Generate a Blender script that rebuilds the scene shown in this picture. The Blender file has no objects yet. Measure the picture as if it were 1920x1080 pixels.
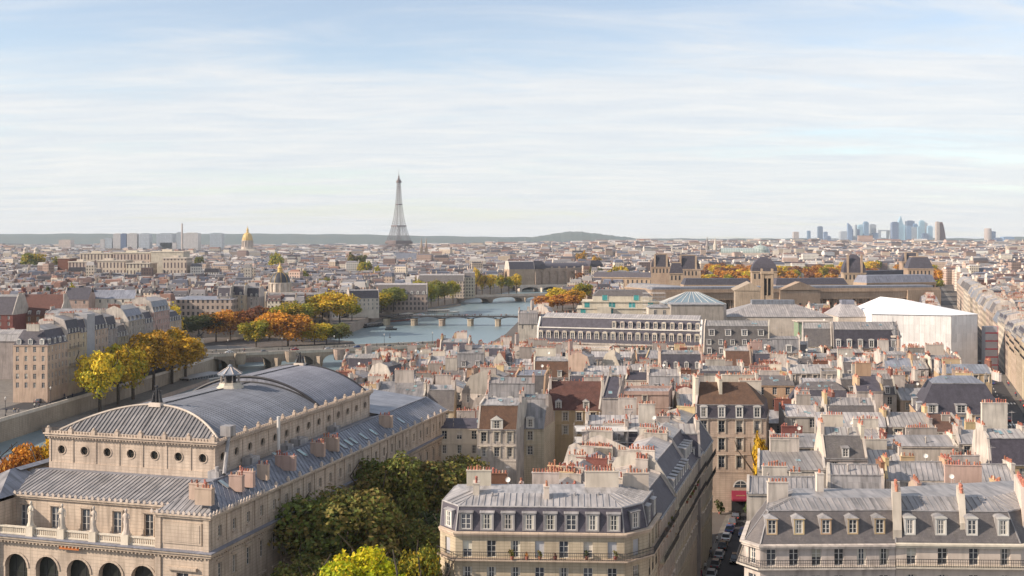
import bpy, math, random
import numpy as np
from mathutils import Vector, Matrix
R = math.radians
random.seed(7)
S = bpy.context.scene
COL = S.collection
# ---------------------------------------------------------------- camera, sky, sun, exposure
H, F, CY = 60.0, 2030.0, 452.0          # eye height, focal length in photo pixels, eye-level row
cam = bpy.data.objects.new('camera', bpy.data.cameras.new('camera')); COL.objects.link(cam)
cam.location = (0, 0, H); cam.rotation_euler = (R(90), 0, 0)
cam.data.sensor_width = 36; cam.data.lens = 36 * F / 1920
cam.data.shift_y = -(540 - CY) / 1920
cam.data.clip_start = 1; cam.data.clip_end = 60000
S.camera = cam
SUN_AZ, SUN_EL = -106.0, 30.0           # azimuth from the view axis (left is negative), elevation
w = bpy.data.worlds.new('World'); S.world = w; w.use_nodes = True
nt = w.node_tree; nt.nodes.clear()
def wn(t, **k):
    n = nt.nodes.new(t)
    for a, b in k.items(): setattr(n, a, b)
    return n
def wmath(op, a, b=None):
    n = wn('ShaderNodeMath', operation=op)
    for i, v in enumerate((a, b)):
        if v is None: continue
        if isinstance(v, (int, float)): n.inputs[i].default_value = v
        else: nt.links.new(v, n.inputs[i])
    return n.outputs[0]
out = wn('ShaderNodeOutputWorld'); bg = wn('ShaderNodeBackground')
sky = wn('ShaderNodeTexSky', sky_type='NISHITA'); sky.sun_disc = False
sky.sun_elevation = R(SUN_EL); sky.sun_rotation = R(SUN_AZ)
sky.air_density = 1.0; sky.dust_density = 0.6; sky.ozone_density = 1.6; sky.altitude = 100
tc = wn('ShaderNodeTexCoord'); sep = wn('ShaderNodeSeparateXYZ'); nt.links.new(tc.outputs['Generated'], sep.inputs[0])
den = wmath('ADD', wmath('MAXIMUM', sep.outputs[2], 0.0), 0.085)
cmb = wn('ShaderNodeCombineXYZ')
nt.links.new(wmath('DIVIDE', sep.outputs[0], den), cmb.inputs[0]); nt.links.new(wmath('DIVIDE', sep.outputs[1], den), cmb.inputs[1])
def cloud(scale, rot, sx, sy, off, detail=9, rough=0.56, dist=0.6):
    mp = wn('ShaderNodeMapping'); nt.links.new(cmb.outputs[0], mp.inputs[0])
    mp.inputs['Location'].default_value = off; mp.inputs['Rotation'].default_value = (0, 0, R(rot)); mp.inputs['Scale'].default_value = (sx, sy, 1)
    n = wn('ShaderNodeTexNoise'); nt.links.new(mp.outputs[0], n.inputs['Vector'])
    n.inputs['Scale'].default_value = scale; n.inputs['Detail'].default_value = detail
    n.inputs['Roughness'].default_value = rough; n.inputs['Distortion'].default_value = dist
    return n.outputs['Fac']
c1 = cloud(0.6, 12, 0.6, 1.2, (5.3, 2.2, 0), dist=0.4); c2 = cloud(1.7, -14, 0.6, 1.4, (9.2, 4.4, 2), rough=0.62, dist=0.7)
cc = wmath('ADD', wmath('MULTIPLY', c1, 0.64), wmath('MULTIPLY', c2, 0.36))
elev = wn('ShaderNodeMapRange'); nt.links.new(sep.outputs[2], elev.inputs[0])
elev.inputs[1].default_value = 0.08; elev.inputs[2].default_value = 0.24; elev.inputs[3].default_value = 0.10; elev.inputs[4].default_value = 0.0
rmp = wn('ShaderNodeMapRange', interpolation_type='SMOOTHSTEP'); nt.links.new(wmath('ADD', cc, elev.outputs[0]), rmp.inputs[0])
rmp.inputs[1].default_value = 0.41; rmp.inputs[2].default_value = 0.61
mx = wn('ShaderNodeMix', data_type='RGBA'); nt.links.new(wmath('MULTIPLY', rmp.outputs[0], 0.84), mx.inputs['Factor'])
c3 = cloud(2.6, -8, 0.5, 1.5, (1.2, 7.7, 5), rough=0.66, dist=0.5); ct = wn('ShaderNodeMapRange'); nt.links.new(c3, ct.inputs[0]); ct.inputs[1].default_value = 0.35; ct.inputs[2].default_value = 0.65
cm_ = wn('ShaderNodeMix', data_type='RGBA'); nt.links.new(ct.outputs[0], cm_.inputs['Factor']); cm_.inputs['A'].default_value = (7.5, 7.95, 8.5, 1); cm_.inputs['B'].default_value = (9.3, 9.2, 9.05, 1)
hsv = wn('ShaderNodeHueSaturation'); hsv.inputs['Saturation'].default_value = 0.74; hsv.inputs['Hue'].default_value = 0.502; hsv.inputs['Value'].default_value = 1.72
nt.links.new(sky.outputs[0], hsv.inputs['Color'])
nt.links.new(hsv.outputs[0], mx.inputs['A']); nt.links.new(cm_.outputs['Result'], mx.inputs['B'])
nt.links.new(mx.outputs['Result'], bg.inputs[0]); bg.inputs[1].default_value = 0.072
nt.links.new(bg.outputs[0], out.inputs[0])
sl = bpy.data.lights.new('sun', 'SUN'); sl.energy = 5.0; sl.angle = R(0.5); sl.color = (1.0, 0.84, 0.675)
sun = bpy.data.objects.new('sun', sl); COL.objects.link(sun)
SDIR = Vector((math.sin(R(SUN_AZ)) * math.cos(R(SUN_EL)), math.cos(R(SUN_AZ)) * math.cos(R(SUN_EL)), math.sin(R(SUN_EL))))
sun.rotation_euler = SDIR.to_track_quat('Z', 'Y').to_euler()
S.view_settings.view_transform = 'Standard'; S.view_settings.look = 'None'
S.view_settings.exposure = 0.52; S.view_settings.gamma = 1
S.render.engine = 'CYCLES'; S.cycles.use_denoising = True
S.cycles.max_bounces = 6; S.cycles.diffuse_bounces = 4; S.cycles.glossy_bounces = 2; S.cycles.transparent_max_bounces = 6
S.cycles.volume_bounces = 0

def at(px, py, z=0.0):
    "world point at height z seen at a pixel of the 1920 photograph"
    y = (H - z) * F / (py - CY); return Vector(((px - 960) / F * y, y, z))
def atd(px, y, z=0.0): return Vector(((px - 960) / F * y, y, z))
def zat(py, y): return H - (py - CY) * y / F

# ---------------------------------------------------------------- materials
MATS = {}
def mat(name, col, col2=None, rough=0.8, nscale=0.25, metal=0.0, pattern=None, pu=1.0, pv=1.0, pcol=None, var=0.12, bump=0.0, spec=0.3, hvar=0.02, pw=0.12, stain=0.0, vcol=False):
    """procedural surface: noise between two colours, optional UV pattern in metres, per-object variation"""
    if name in MATS: return MATS[name]
    m = bpy.data.materials.new(name); m.use_nodes = True; t = m.node_tree; N = t.nodes; L = t.links
    b = N['Principled BSDF']; b.inputs['Roughness'].default_value = rough; b.inputs['Metallic'].default_value = metal
    b.inputs['Specular IOR Level'].default_value = spec
    c4 = lambda c: (c[0], c[1], c[2], 1)
    col2 = col2 or tuple(x * 0.82 for x in col)
    g = N.new('ShaderNodeNewGeometry'); no = N.new('ShaderNodeTexNoise'); no.inputs['Scale'].default_value = nscale; no.inputs['Detail'].default_value = 6
    L.new(g.outputs['Position'], no.inputs['Vector'])
    rp = N.new('ShaderNodeMapRange'); L.new(no.outputs['Fac'], rp.inputs[0]); rp.inputs[1].default_value = 0.35; rp.inputs[2].default_value = 0.68
    mx = N.new('ShaderNodeMix'); mx.data_type = 'RGBA'; L.new(rp.outputs[0], mx.inputs['Factor']); mx.inputs['A'].default_value = c4(col); mx.inputs['B'].default_value = c4(col2)
    cur = mx.outputs['Result']
    if vcol:
        a = N.new('ShaderNodeVertexColor'); a.layer_name = 'Col'; mm = N.new('ShaderNodeMix'); mm.data_type = 'RGBA'; mm.blend_type = 'MULTIPLY'; mm.inputs['Factor'].default_value = 1
        L.new(cur, mm.inputs['A']); L.new(a.outputs[0], mm.inputs['B']); cur = mm.outputs['Result']
    hs = None
    if stain:
        uv0 = N.new('ShaderNodeUVMap'); mp0 = N.new('ShaderNodeMapping'); L.new(uv0.outputs[0], mp0.inputs[0]); mp0.inputs['Scale'].default_value = (1.1, 0.12, 1)
        n2 = N.new('ShaderNodeTexNoise'); n2.inputs['Scale'].default_value = 1.4; n2.inputs['Detail'].default_value = 5; L.new(mp0.outputs[0], n2.inputs['Vector'])
        r2 = N.new('ShaderNodeMapRange'); L.new(n2.outputs['Fac'], r2.inputs[0]); r2.inputs[1].default_value = 0.45; r2.inputs[2].default_value = 0.75; r2.inputs[3].default_value = 1.0; r2.inputs[4].default_value = 1 - stain
        mm = N.new('ShaderNodeMix'); mm.data_type = 'RGBA'; mm.blend_type = 'MULTIPLY'; mm.inputs['Factor'].default_value = 1
        L.new(cur, mm.inputs['A']); L.new(r2.outputs[0], mm.inputs['B']); cur = mm.outputs['Result']
    if pattern:
        uv = N.new('ShaderNodeUVMap'); br = N.new('ShaderNodeTexBrick'); L.new(uv.outputs[0], br.inputs['Vector'])
        br.inputs['Scale'].default_value = 1.0; br.inputs['Brick Width'].default_value = pu; br.inputs['Row Height'].default_value = pv
        br.inputs['Mortar Size'].default_value = pw; br.inputs['Mortar Smooth'].default_value = 0.1
        br.offset = 0.5 if pattern in ('brick', 'slate') else 0.0; br.inputs['Color1'].default_value = (1, 1, 1, 1)
        br.inputs['Color2'].default_value = (0.8, 0.8, 0.8, 1) if pattern != 'window' else (1, 1, 1, 1); br.inputs['Mortar'].default_value = (0, 0, 0, 1)
        if pattern == 'window':   # openings inside, wall as wide mortar
            ms = N.new('ShaderNodeMix'); ms.data_type = 'RGBA'; L.new(br.outputs['Fac'], ms.inputs['Factor']); ms.inputs['A'].default_value = c4(pcol or (0.05, 0.055, 0.065)); L.new(cur, ms.inputs['B']); cur = ms.outputs['Result']
        else:
            mm = N.new('ShaderNodeMix'); mm.data_type = 'RGBA'; mm.blend_type = 'MULTIPLY'; mm.inputs['Factor'].default_value = 1 if pattern != 'stone' else 0.4
            L.new(cur, mm.inputs['A']); L.new(br.outputs['Color'], mm.inputs['B'])
            ms = N.new('ShaderNodeMix'); ms.data_type = 'RGBA'; L.new(br.outputs['Fac'], ms.inputs['Factor']); L.new(mm.outputs['Result'], ms.inputs['A'])
            ms.inputs['B'].default_value = c4(pcol or tuple(x * 0.5 for x in col)); cur = ms.outputs['Result']
    if var or hvar:
        oi = N.new('ShaderNodeObjectInfo'); hs = N.new('ShaderNodeHueSaturation'); L.new(cur, hs.inputs['Color'])
        r1 = N.new('ShaderNodeMapRange'); L.new(oi.outputs['Random'], r1.inputs[0]); r1.inputs[3].default_value = 1 - var; r1.inputs[4].default_value = 1 + var
        L.new(r1.outputs[0], hs.inputs['Value'])
        wn_ = N.new('ShaderNodeTexWhiteNoise'); wn_.noise_dimensions = '1D'; L.new(oi.outputs['Random'], wn_.inputs['W'])
        r3 = N.new('ShaderNodeMapRange'); L.new(wn_.outputs['Value'], r3.inputs[0]); r3.inputs[3].default_value = 0.5 - hvar; r3.inputs[4].default_value = 0.5 + hvar
        L.new(r3.outputs[0], hs.inputs['Hue']); cur = hs.outputs[0]
    L.new(cur, b.inputs['Base Color'])
    if bump:
        bp = N.new('ShaderNodeBump'); bp.inputs['Strength'].default_value = bump; bp.inputs['Distance'].default_value = 0.1
        n3 = N.new('ShaderNodeTexNoise'); n3.inputs['Scale'].default_value = 3.0; n3.inputs['Detail'].default_value = 4; L.new(g.outputs['Position'], n3.inputs['Vector'])
        L.new(n3.outputs['Fac'], bp.inputs['Height']); L.new(bp.outputs[0], b.inputs['Normal'])
    MATS[name] = m; return m
M = {}
M['stone'] = mat('stone', (0.54, 0.445, 0.335), (0.43, 0.35, 0.265), 0.9, 0.3, pattern='stone', pu=1.1, pv=0.42, pw=0.02, stain=0.25, var=0.10)
M['stone2'] = mat('pale_stone', (0.60, 0.53, 0.45), (0.48, 0.42, 0.355), 0.9, 0.3, stain=0.22, var=0.12)
M['theatre'] = mat('theatre_stone', (0.56, 0.46, 0.37), (0.43, 0.35, 0.285), 0.9, 0.25, pattern='stone', pu=1.2, pv=0.5, pw=0.02, stain=0.42, var=0.03, hvar=0.003)
M['oldstone'] = mat('old_stone', (0.42, 0.34, 0.27), (0.31, 0.25, 0.20), 0.9, 0.12, pattern='stone', pu=1.2, pv=0.6, pw=0.03, stain=0.35, var=0.06)
M['ochre'] = mat('ochre_render', (0.52, 0.38, 0.235), (0.45, 0.32, 0.20), 0.9, 0.4, stain=0.2, var=0.12)
M['white'] = mat('white_render', (0.56, 0.50, 0.445), (0.40, 0.355, 0.32), 0.9, 0.35, stain=0.42, var=0.14)
M['pink'] = mat('pinkish_render', (0.46, 0.34, 0.28), (0.38, 0.28, 0.23), 0.9, 0.35, stain=0.3, var=0.12)
M['grey'] = mat('grey_render', (0.36, 0.32, 0.29), (0.28, 0.25, 0.23), 0.9, 0.35, stain=0.35, var=0.15)
M['wstone'] = mat('windowed_stone', (0.56, 0.465, 0.37), (0.45, 0.37, 0.295), 0.9, 0.2, pattern='window', pu=2.9, pv=3.5, pw=0.85, pcol=(0.07, 0.065, 0.075), stain=0.2, var=0.10)
M['wpale'] = mat('windowed_pale_stone', (0.64, 0.56, 0.46), (0.54, 0.47, 0.385), 0.9, 0.2, pattern='window', pu=2.5, pv=3.3, pw=0.75, pcol=(0.08, 0.07, 0.08), stain=0.25, var=0.10)
M['wold'] = mat('windowed_old_stone', (0.42, 0.345, 0.285), (0.33, 0.27, 0.22), 0.9, 0.15, pattern='window', pu=3.4, pv=4.2, pw=1.0, pcol=(0.06, 0.055, 0.06), stain=0.3, var=0.08)
M['tan'] = mat('tan_render', (0.50, 0.385, 0.285), (0.42, 0.32, 0.24), 0.9, 0.35, stain=0.3, var=0.08)
M['brick'] = mat('brown_brick', (0.24, 0.11, 0.08), (0.18, 0.08, 0.06), 0.9, 0.5, pattern='brick', pu=0.3, pv=0.1, pw=0.01, var=0.15)
M['zinc'] = mat('zinc', (0.36, 0.34, 0.335), (0.255, 0.248, 0.255), 0.48, 0.5, var=0.25, spec=0.5, stain=0.6, pattern='panel', pu=0.8, pv=2.6, pw=0.03, pcol=(0.24, 0.23, 0.235))
M['zincs'] = mat('seamed_zinc', (0.43, 0.40, 0.38), (0.28, 0.268, 0.268), 0.5, 0.4, pattern='seam', pu=0.95, pv=40, pw=0.10, pcol=(0.20, 0.18, 0.185), var=0.32, spec=0.5, stain=0.45)
M['zincb'] = mat('blue_zinc', (0.25, 0.265, 0.315), (0.185, 0.195, 0.235), 0.5, 0.25, var=0.10, spec=0.5, stain=0.45, pattern='panel', pu=0.9, pv=2.2, pw=0.03)
M['slate'] = mat('slate', (0.095, 0.088, 0.11), (0.065, 0.06, 0.075), 0.6, 0.8, pattern='slate', pu=0.25, pv=0.2, pw=0.012, var=0.2, stain=0.2)
M['lslate'] = mat('worn_slate', (0.17, 0.155, 0.15), (0.12, 0.11, 0.115), 0.65, 0.8, pattern='slate', pu=0.25, pv=0.2, pw=0.012, var=0.2, stain=0.2)
M['tile'] = mat('brown_tile', (0.155, 0.08, 0.062), (0.10, 0.055, 0.045), 0.85, 0.9, pattern='brick', pu=0.2, pv=0.3, pw=0.02, var=0.15)
M['pot'] = mat('terracotta', (0.38, 0.155, 0.105), (0.27, 0.11, 0.08), 0.85, 1.0, var=0.35, hvar=0.015)
M['potw'] = mat('pale_pot', (0.62, 0.46, 0.36), None, 0.85, 1.0, var=0.2)
M['frame'] = mat('white_paint', (0.64, 0.615, 0.575), None, 0.6, 0.5, var=0.10)
M['iron'] = mat('black_iron', (0.035, 0.035, 0.04), None, 0.5, 0.5, var=0.1)
M['glass'] = mat('window_glass', (0.035, 0.045, 0.06), (0.07, 0.075, 0.085), 0.12, 0.35, var=0.5, spec=0.8)
M['dglass'] = mat('dark_glass', (0.018, 0.022, 0.018), (0.03, 0.03, 0.028), 0.4, 0.5, var=0.2, spec=0.25)
M['skyg'] = mat('skylight_glass', (0.12, 0.2, 0.23), (0.18, 0.28, 0.30), 0.1, 0.6, var=0.4, spec=1.0)
M['curtain'] = mat('curtain', (0.55, 0.52, 0.45), (0.40, 0.37, 0.32), 0.9, 0.6, var=0.3)
M['bluesh'] = mat('blue_shutter', (0.20, 0.30, 0.42), None, 0.7, 0.6, var=0.1)
M['greysh'] = mat('grey_shutter', (0.42, 0.42, 0.44), (0.36, 0.36, 0.38), 0.7, 0.6, var=0.1)
M['bark'] = mat('bark', (0.09, 0.07, 0.055), (0.05, 0.04, 0.03), 0.95, 2.0, var=0.2)
M['asphalt'] = mat('asphalt', (0.05, 0.048, 0.052), (0.038, 0.037, 0.04), 0.85, 0.4, var=0, hvar=0)
M['pave'] = mat('pavement', (0.20, 0.18, 0.16), (0.14, 0.13, 0.12), 0.85, 0.4, pattern='brick', pu=1.2, pv=0.8, pw=0.03, var=0, hvar=0)
M['paint'] = mat('road_paint', (0.75, 0.74, 0.7), (0.55, 0.54, 0.5), 0.8, 2.0, var=0, hvar=0)

# ---------------------------------------------------------------- mesh helper
class MB:
    def __init__(s): s.v = []; s.f = []; s.m = []; s.c = None; s.sm = []
    def add(s, pts, faces, m=0):
        o = len(s.v); s.v.extend([tuple(p) for p in pts])
        for f in faces: s.f.append([i + o for i in f]); s.m.append(m)
    def quad(s, a, b, c, d, m=0): s.add((a, b, c, d), ((0, 1, 2, 3),), m)
    def poly(s, pts, m=0): s.add(pts, (tuple(range(len(pts))),), m)
    def box(s, x0, x1, y0, y1, z0, z1, m=0, bottom=False):
        p = [(x0, y0, z0), (x1, y0, z0), (x1, y1, z0), (x0, y1, z0), (x0, y0, z1), (x1, y0, z1), (x1, y1, z1), (x0, y1, z1)]
        f = [(0, 1, 5, 4), (1, 2, 6, 5), (2, 3, 7, 6), (3, 0, 4, 7), (4, 5, 6, 7)]
        if bottom: f.append((3, 2, 1, 0))
        s.add(p, f, m)
    def obox(s, c, ux, half, m=0):
        "box with centre c, x axis direction angle ux (deg), half sizes"
        ca, sa = math.cos(R(ux)), math.sin(R(ux)); a, b, h = half
        p = [(c[0] + ca * x * a - sa * y * b, c[1] + sa * x * a + ca * y * b, c[2] + z * h) for z in (-1, 1) for x, y in ((-1, -1), (1, -1), (1, 1), (-1, 1))]
        s.add(p, [(0, 1, 5, 4), (1, 2, 6, 5), (2, 3, 7, 6), (3, 0, 4, 7), (4, 5, 6, 7), (3, 2, 1, 0)], m)
    def prism(s, pts, z0, z1, m=0, mt=None, bottom=False):
        n = len(pts); p = [(x, y, z0) for x, y in pts] + [(x, y, z1) for x, y in pts]
        s.add(p, [(i, (i + 1) % n, n + (i + 1) % n, n + i) for i in range(n)], m)
        s.poly([(x, y, z1) for x, y in pts], m if mt is None else mt)
        if bottom: s.poly([(x, y, z0) for x, y in reversed(pts)], m)
    def rings(s, rs, m=0, cap=True, close=True, mcap=None):
        "loft a list of rings (equal point counts)"
        n = len(rs[0]); o = len(s.v)
        for r in rs: s.v.extend([tuple(p) for p in r])
        for k in range(len(rs) - 1):
            for i in range(n if close else n - 1):
                j = (i + 1) % n; s.f.append([o + k * n + i, o + k * n + j, o + (k + 1) * n + j, o + (k + 1) * n + i]); s.m.append(m)
        if cap: s.poly(rs[-1], m if mcap is None else mcap)
    def lathe(s, prof, n=16, c=(0, 0, 0), m=0, a0=0.0):
        rs = [[(c[0] + r * math.cos(a0 + 2 * math.pi * i / n), c[1] + r * math.sin(a0 + 2 * math.pi * i / n), c[2] + z) for i in range(n)] for r, z in prof]
        s.rings(rs, m)
    def bar(s, a, b, r, n=4, m=0, r2=None):
        a = Vector(a); b = Vector(b); d = b - a
        if d.length < 1e-6: return
        q = d.to_track_quat('Z', 'Y'); r2 = r if r2 is None else r2
        rs = [[p + q @ Vector((rr * math.cos(2 * math.pi * (i + .5) / n), rr * math.sin(2 * math.pi * (i + .5) / n), 0)) for i in range(n)] for p, rr in ((a, r), (b, r2))]
        s.rings(rs, m)
    def sphere(s, c, r, n=10, k=6, m=0, sz=1.0):
        s.lathe([(max(1e-3, r * math.sin(math.pi * i / k)), -r * sz * math.cos(math.pi * i / k)) for i in range(k + 1)], n, c, m)
    def mesh(s, name, mats, smooth=False, colors=None):
        me = bpy.data.meshes.new(name); me.from_pydata(s.v, [], s.f)
        for k in mats: me.materials.append(M[k] if isinstance(k, str) else k)
        nf = len(me.polygons)
        if len(mats) > 1: me.polygons.foreach_set('material_index', np.array(s.m, np.int32))
        if smooth: me.polygons.foreach_set('use_smooth', np.ones(nf, bool))
        auto_uv(me)
        if colors is not None:
            ca = me.color_attributes.new('Col', 'FLOAT_COLOR', 'CORNER')
            lt = np.empty(nf, np.int32); me.polygons.foreach_get('loop_total', lt)
            ca.data.foreach_set('color', np.repeat(np.asarray(colors, np.float32), lt, axis=0).ravel())
        me.update(); return me
    def build(s, name, mats, parent=None, loc=None, rz=0.0, smooth=False, colors=None):
        if isinstance(mats, str): mats = [mats]
        return link(name, s.mesh(name, mats, smooth, colors), parent, loc, rz)
def auto_uv(me):
    nf = len(me.polygons); nl = len(me.loops); nv = len(me.vertices)
    if nf == 0: return
    no = np.empty(nf * 3, np.float32); me.polygons.foreach_get('normal', no); no = no.reshape(-1, 3)
    lt = np.empty(nf, np.int32); me.polygons.foreach_get('loop_total', lt)
    vi = np.empty(nl, np.int32); me.loops.foreach_get('vertex_index', vi)
    co = np.empty(nv * 3, np.float32); me.vertices.foreach_get('co', co); co = co.reshape(-1, 3)
    t = np.stack([-no[:, 1], no[:, 0], np.zeros(nf)], 1); ln = np.linalg.norm(t, axis=1); flat = ln < 1e-3
    t[flat] = (1, 0, 0); ln[flat] = 1; t /= ln[:, None]; b = np.cross(no, t)
    T = np.repeat(t, lt, 0); B = np.repeat(b, lt, 0); P = co[vi]
    uv = np.stack([(P * T).sum(1), (P * B).sum(1)], 1).astype(np.float32)
    me.uv_layers.new(name='UVMap').data.foreach_set('uv', uv.ravel())
def link(name, data, parent=None, loc=None, rz=0.0, scale=None):
    o = bpy.data.objects.new(name, data); COL.objects.link(o)
    if parent is not None: o.parent = parent
    if loc is not None: o.location = loc
    if rz: o.rotation_euler = (0, 0, R(rz))
    if scale is not None: o.scale = scale
    return o
def thing(name, label, cat, loc=(0, 0, 0), rz=0.0, group=None):
    o = link(name, None, None, loc, rz); tag(o, label, cat, group); return o
def tag(o, label, cat, group=None):
    o['label'] = label; o['category'] = cat
    if group: o['group'] = group
    return o
def struct(o, kind='structure'): o['kind'] = kind; return o
def sub(o, label): o['label'] = label; return o
CACHE = {}
def cached(key, fn):
    if key not in CACHE: CACHE[key] = fn()
    return CACHE[key]
# ---------------------------------------------------------------- kit of building parts
def wall_holes(mb, a, b, z0, z1, wins, depth=0.25, m=0, mr=0):
    """vertical wall from a to b (outside on the right hand of a->b), with recessed openings wins = [(u0,u1,w0,w1)]"""
    a = Vector((a[0], a[1])); b = Vector((b[0], b[1])); L = (b - a).length; d = (b - a) / L; n = Vector((d.y, -d.x))
    us = sorted({0.0, L} | {x for w_ in wins for x in w_[:2]}); zs = sorted({z0, z1} | {x for w_ in wins for x in w_[2:]})
    P = lambda u, z, k=0.0: (a.x + d.x * u - n.x * k, a.y + d.y * u - n.y * k, z)
    W = {(round(w_[0], 3), round(w_[2], 3)): w_ for w_ in wins}
    def inside(uc, zc): return any(w_[0] < uc < w_[1] and w_[2] < zc < w_[3] for w_ in wins)
    for j in range(len(zs) - 1):      # merge solid runs
        i = 0
        while i < len(us) - 1:
            if inside((us[i] + us[i + 1]) / 2, (zs[j] + zs[j + 1]) / 2): i += 1; continue
            k = i
            while k + 1 < len(us) - 1 and not inside((us[k + 1] + us[k + 2]) / 2, (zs[j] + zs[j + 1]) / 2): k += 1
            mb.quad(P(us[i], zs[j]), P(us[k + 1], zs[j]), P(us[k + 1], zs[j + 1]), P(us[i], zs[j + 1]), m); i = k + 1
    for u0, u1, w0, w1 in wins:
        q = depth
        mb.quad(P(u0, w0), P(u0, w0, q), P(u0, w1, q), P(u0, w1), mr); mb.quad(P(u1, w0, q), P(u1, w0), P(u1, w1), P(u1, w1, q), mr)
        mb.quad(P(u0, w0), P(u1, w0), P(u1, w0, q), P(u0, w0, q), mr); mb.quad(P(u0, w1, q), P(u1, w1, q), P(u1, w1), P(u0, w1), mr)
        mb.quad(P(u0, w0, q), P(u1, w0, q), P(u1, w1, q), P(u0, w1, q), mr)
def win_mesh(w, h, style=0):
    "casement window, outside towards -y, base centre at the origin; frame and panes"
    def f():
        mb = MB(); t = 0.07; x = w / 2
        mb.box(-x, -x + t, -.06, 0.0, 0, h, 0); mb.box(x - t, x, -.06, 0.0, 0, h, 0); mb.box(-x + t, x - t, -.06, 0.0, h - t, h, 0); mb.box(-x + t, x - t, -.06, 0.0, 0, t, 0, True)
        mb.box(-.05, .05, -.06, 0, t, h - t, 0)
        for k in (1, 2): 
            z = h * k / 3; mb.box(-x + t, -.05, -.045, 0, z - .025, z + .025, 0); mb.box(.05, x - t, -.045, 0, z - .025, z + .025, 0)
        pane = 1
        mb.quad((-x + t, -.02, t), (x - t, -.02, t), (x - t, -.02, h - t), (-x + t, -.02, h - t), 1)
        if style == 1:      # curtains half drawn
            for s_ in (-1, 1):
                a, b = (-x + t, -x + t + w * .2) if s_ < 0 else (x - t - w * .2, x - t)
                mb.quad((a, -.026, t), (b, -.026, t), (b, -.026, h - t), (a, -.026, h - t), 2)
        if style == 2: mb.box(-x + .02, x - .02, -.09, -.065, .05, h - .05, 3)
        if style == 3: mb.box(-x + .02, x - .02, -.09, -.065, .05, h - .05, 4)
        if style == 4: mb.quad((-x + t, -.026, h * .45), (x - t, -.026, h * .45), (x - t, -.026, h - t), (-x + t, -.026, h - t), 2)
        return mb.mesh('window', ['frame', 'glass', 'curtain', 'greysh', 'bluesh'])
    return cached(('win', round(w, 2), round(h, 2), style), f)
def place_win(parent, p, ang, w, h, style=0, rail=False, inset=0.25):
    "p on the wall face (local to parent), ang = rotation so that -y looks outwards"
    ca, sa = math.cos(R(ang)), math.sin(R(ang))
    o = link('window', win_mesh(w, h, style), parent, (p[0] - sa * (inset - .02), p[1] + ca * (inset - .02), p[2]), ang)
    if rail: link('window_rail', rail_mesh(w), o, (0, -inset + .06, 0))
    return o
def rail_mesh(w):
    def f():
        mb = MB(); mb.box(-w / 2, w / 2, -.02, .02, .95, 1.0, 0, True); mb.box(-w / 2, w / 2, -.02, .02, .08, .12, 0, True)
        k = int(w / .22)
        for i in range(k + 1): x = -w / 2 + w * i / k; mb.box(x - .015, x + .015, -.015, .015, 0, .95)
        return mb.mesh('window_rail', ['iron'])
    return cached(('rail', round(w, 2)), f)
def dormer_mesh(w, h, d, style, wallm='frame', roofm='zinc'):
    "box dormer: front face at y=0 looking -y, body runs back d"
    def f():
        mb = MB(); x = w / 2; e = .1
        ww, wh = w * .36, h * .84
        # front with hole
        wall_holes(mb, (-x, 0), (x, 0), 0, h, [(x - ww, x + ww, h * .08, h * .08 + wh)], .12, 0, 0)
        mb.quad((-x, d, 0), (-x, 0, 0), (-x, 0, h), (-x, d, h), 2); mb.quad((x, 0, 0), (x, d, 0), (x, d, h), (x, 0, h), 2)
        if style == 'ped':
            t = h + w * .34
            mb.poly([(-x - e, -e, h), (x + e, -e, h), (0, -e, t)], 0)
            mb.quad((-x - e, -e, h), (0, -e, t), (0, d, t), (-x - e, d, h), 1); mb.quad((0, -e, t), (x + e, -e, h), (x + e, d, h), (0, d, t), 1)
            mb.quad((-x - e, -e, h - .001), (-x - e, d, h - .001), (x + e, d, h - .001), (x + e, -e, h - .001), 0)
        elif style == 'arch':
            n = 7; P = [((x + e) * -math.cos(math.pi * i / n), h + w * .26 * math.sin(math.pi * i / n)) for i in range(n + 1)]
            mb.poly([(p[0], -e, p[1]) for p in reversed(P)][::-1], 0)
            for i in range(n): a, b = P[i], P[i + 1]; mb.quad((a[0], -e, a[1]), (b[0], -e, b[1]), (b[0], d, b[1]), (a[0], d, a[1]), 1)
            mb.quad((-x - e, -e, h - .001), (-x - e, d, h - .001), (x + e, d, h - .001), (x + e, -e, h - .001), 0)
        elif style == 'hip':
            t = h + w * .25
            mb.poly([(-x - e, -e, h), (x + e, -e, h), (0, w * .5, t)], 1); mb.poly([(-x - e, d, h), (-x - e, -e, h), (0, w * .5, t), (0, d, t)], 1); mb.poly([(x + e, -e, h), (x + e, d, h), (0, d, t), (0, w * .5, t)], 1)
            mb.box(-x - e, x + e, -e, .0, h - .1, h - .004, 0, True)
        else:
            mb.add([(-x - e, -e, h), (x + e, -e, h), (x + e, d, h + .22), (-x - e, d, h + .22), (-x - e, -e, h - .08), (x + e, -e, h - .08), (x + e, d, h + .1), (-x - e, d, h + .1)],
                   [(0, 1, 2, 3), (4, 5, 1, 0), (5, 6, 2, 1), (7, 4, 0, 3), (7, 6, 5, 4)], 1)
        return mb.mesh('dormer', [wallm, roofm, 'zinc'])
    return cached(('dorm', w, h, d, style, wallm, roofm), f)
def place_dormer(parent, p, ang, w=1.35, h=1.9, d=1.6, style='arch', wallm='frame', roofm='zinc', wins=True, wst=0):
    o = link('dormer', dormer_mesh(w, h, d, style, wallm, roofm), parent, p, ang)
    if wins: link('window', win_mesh(round(w * .72, 2), round(h * .84, 2), wst), o, (0, .1, h * .08))
    return o
POTS = []
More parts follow.
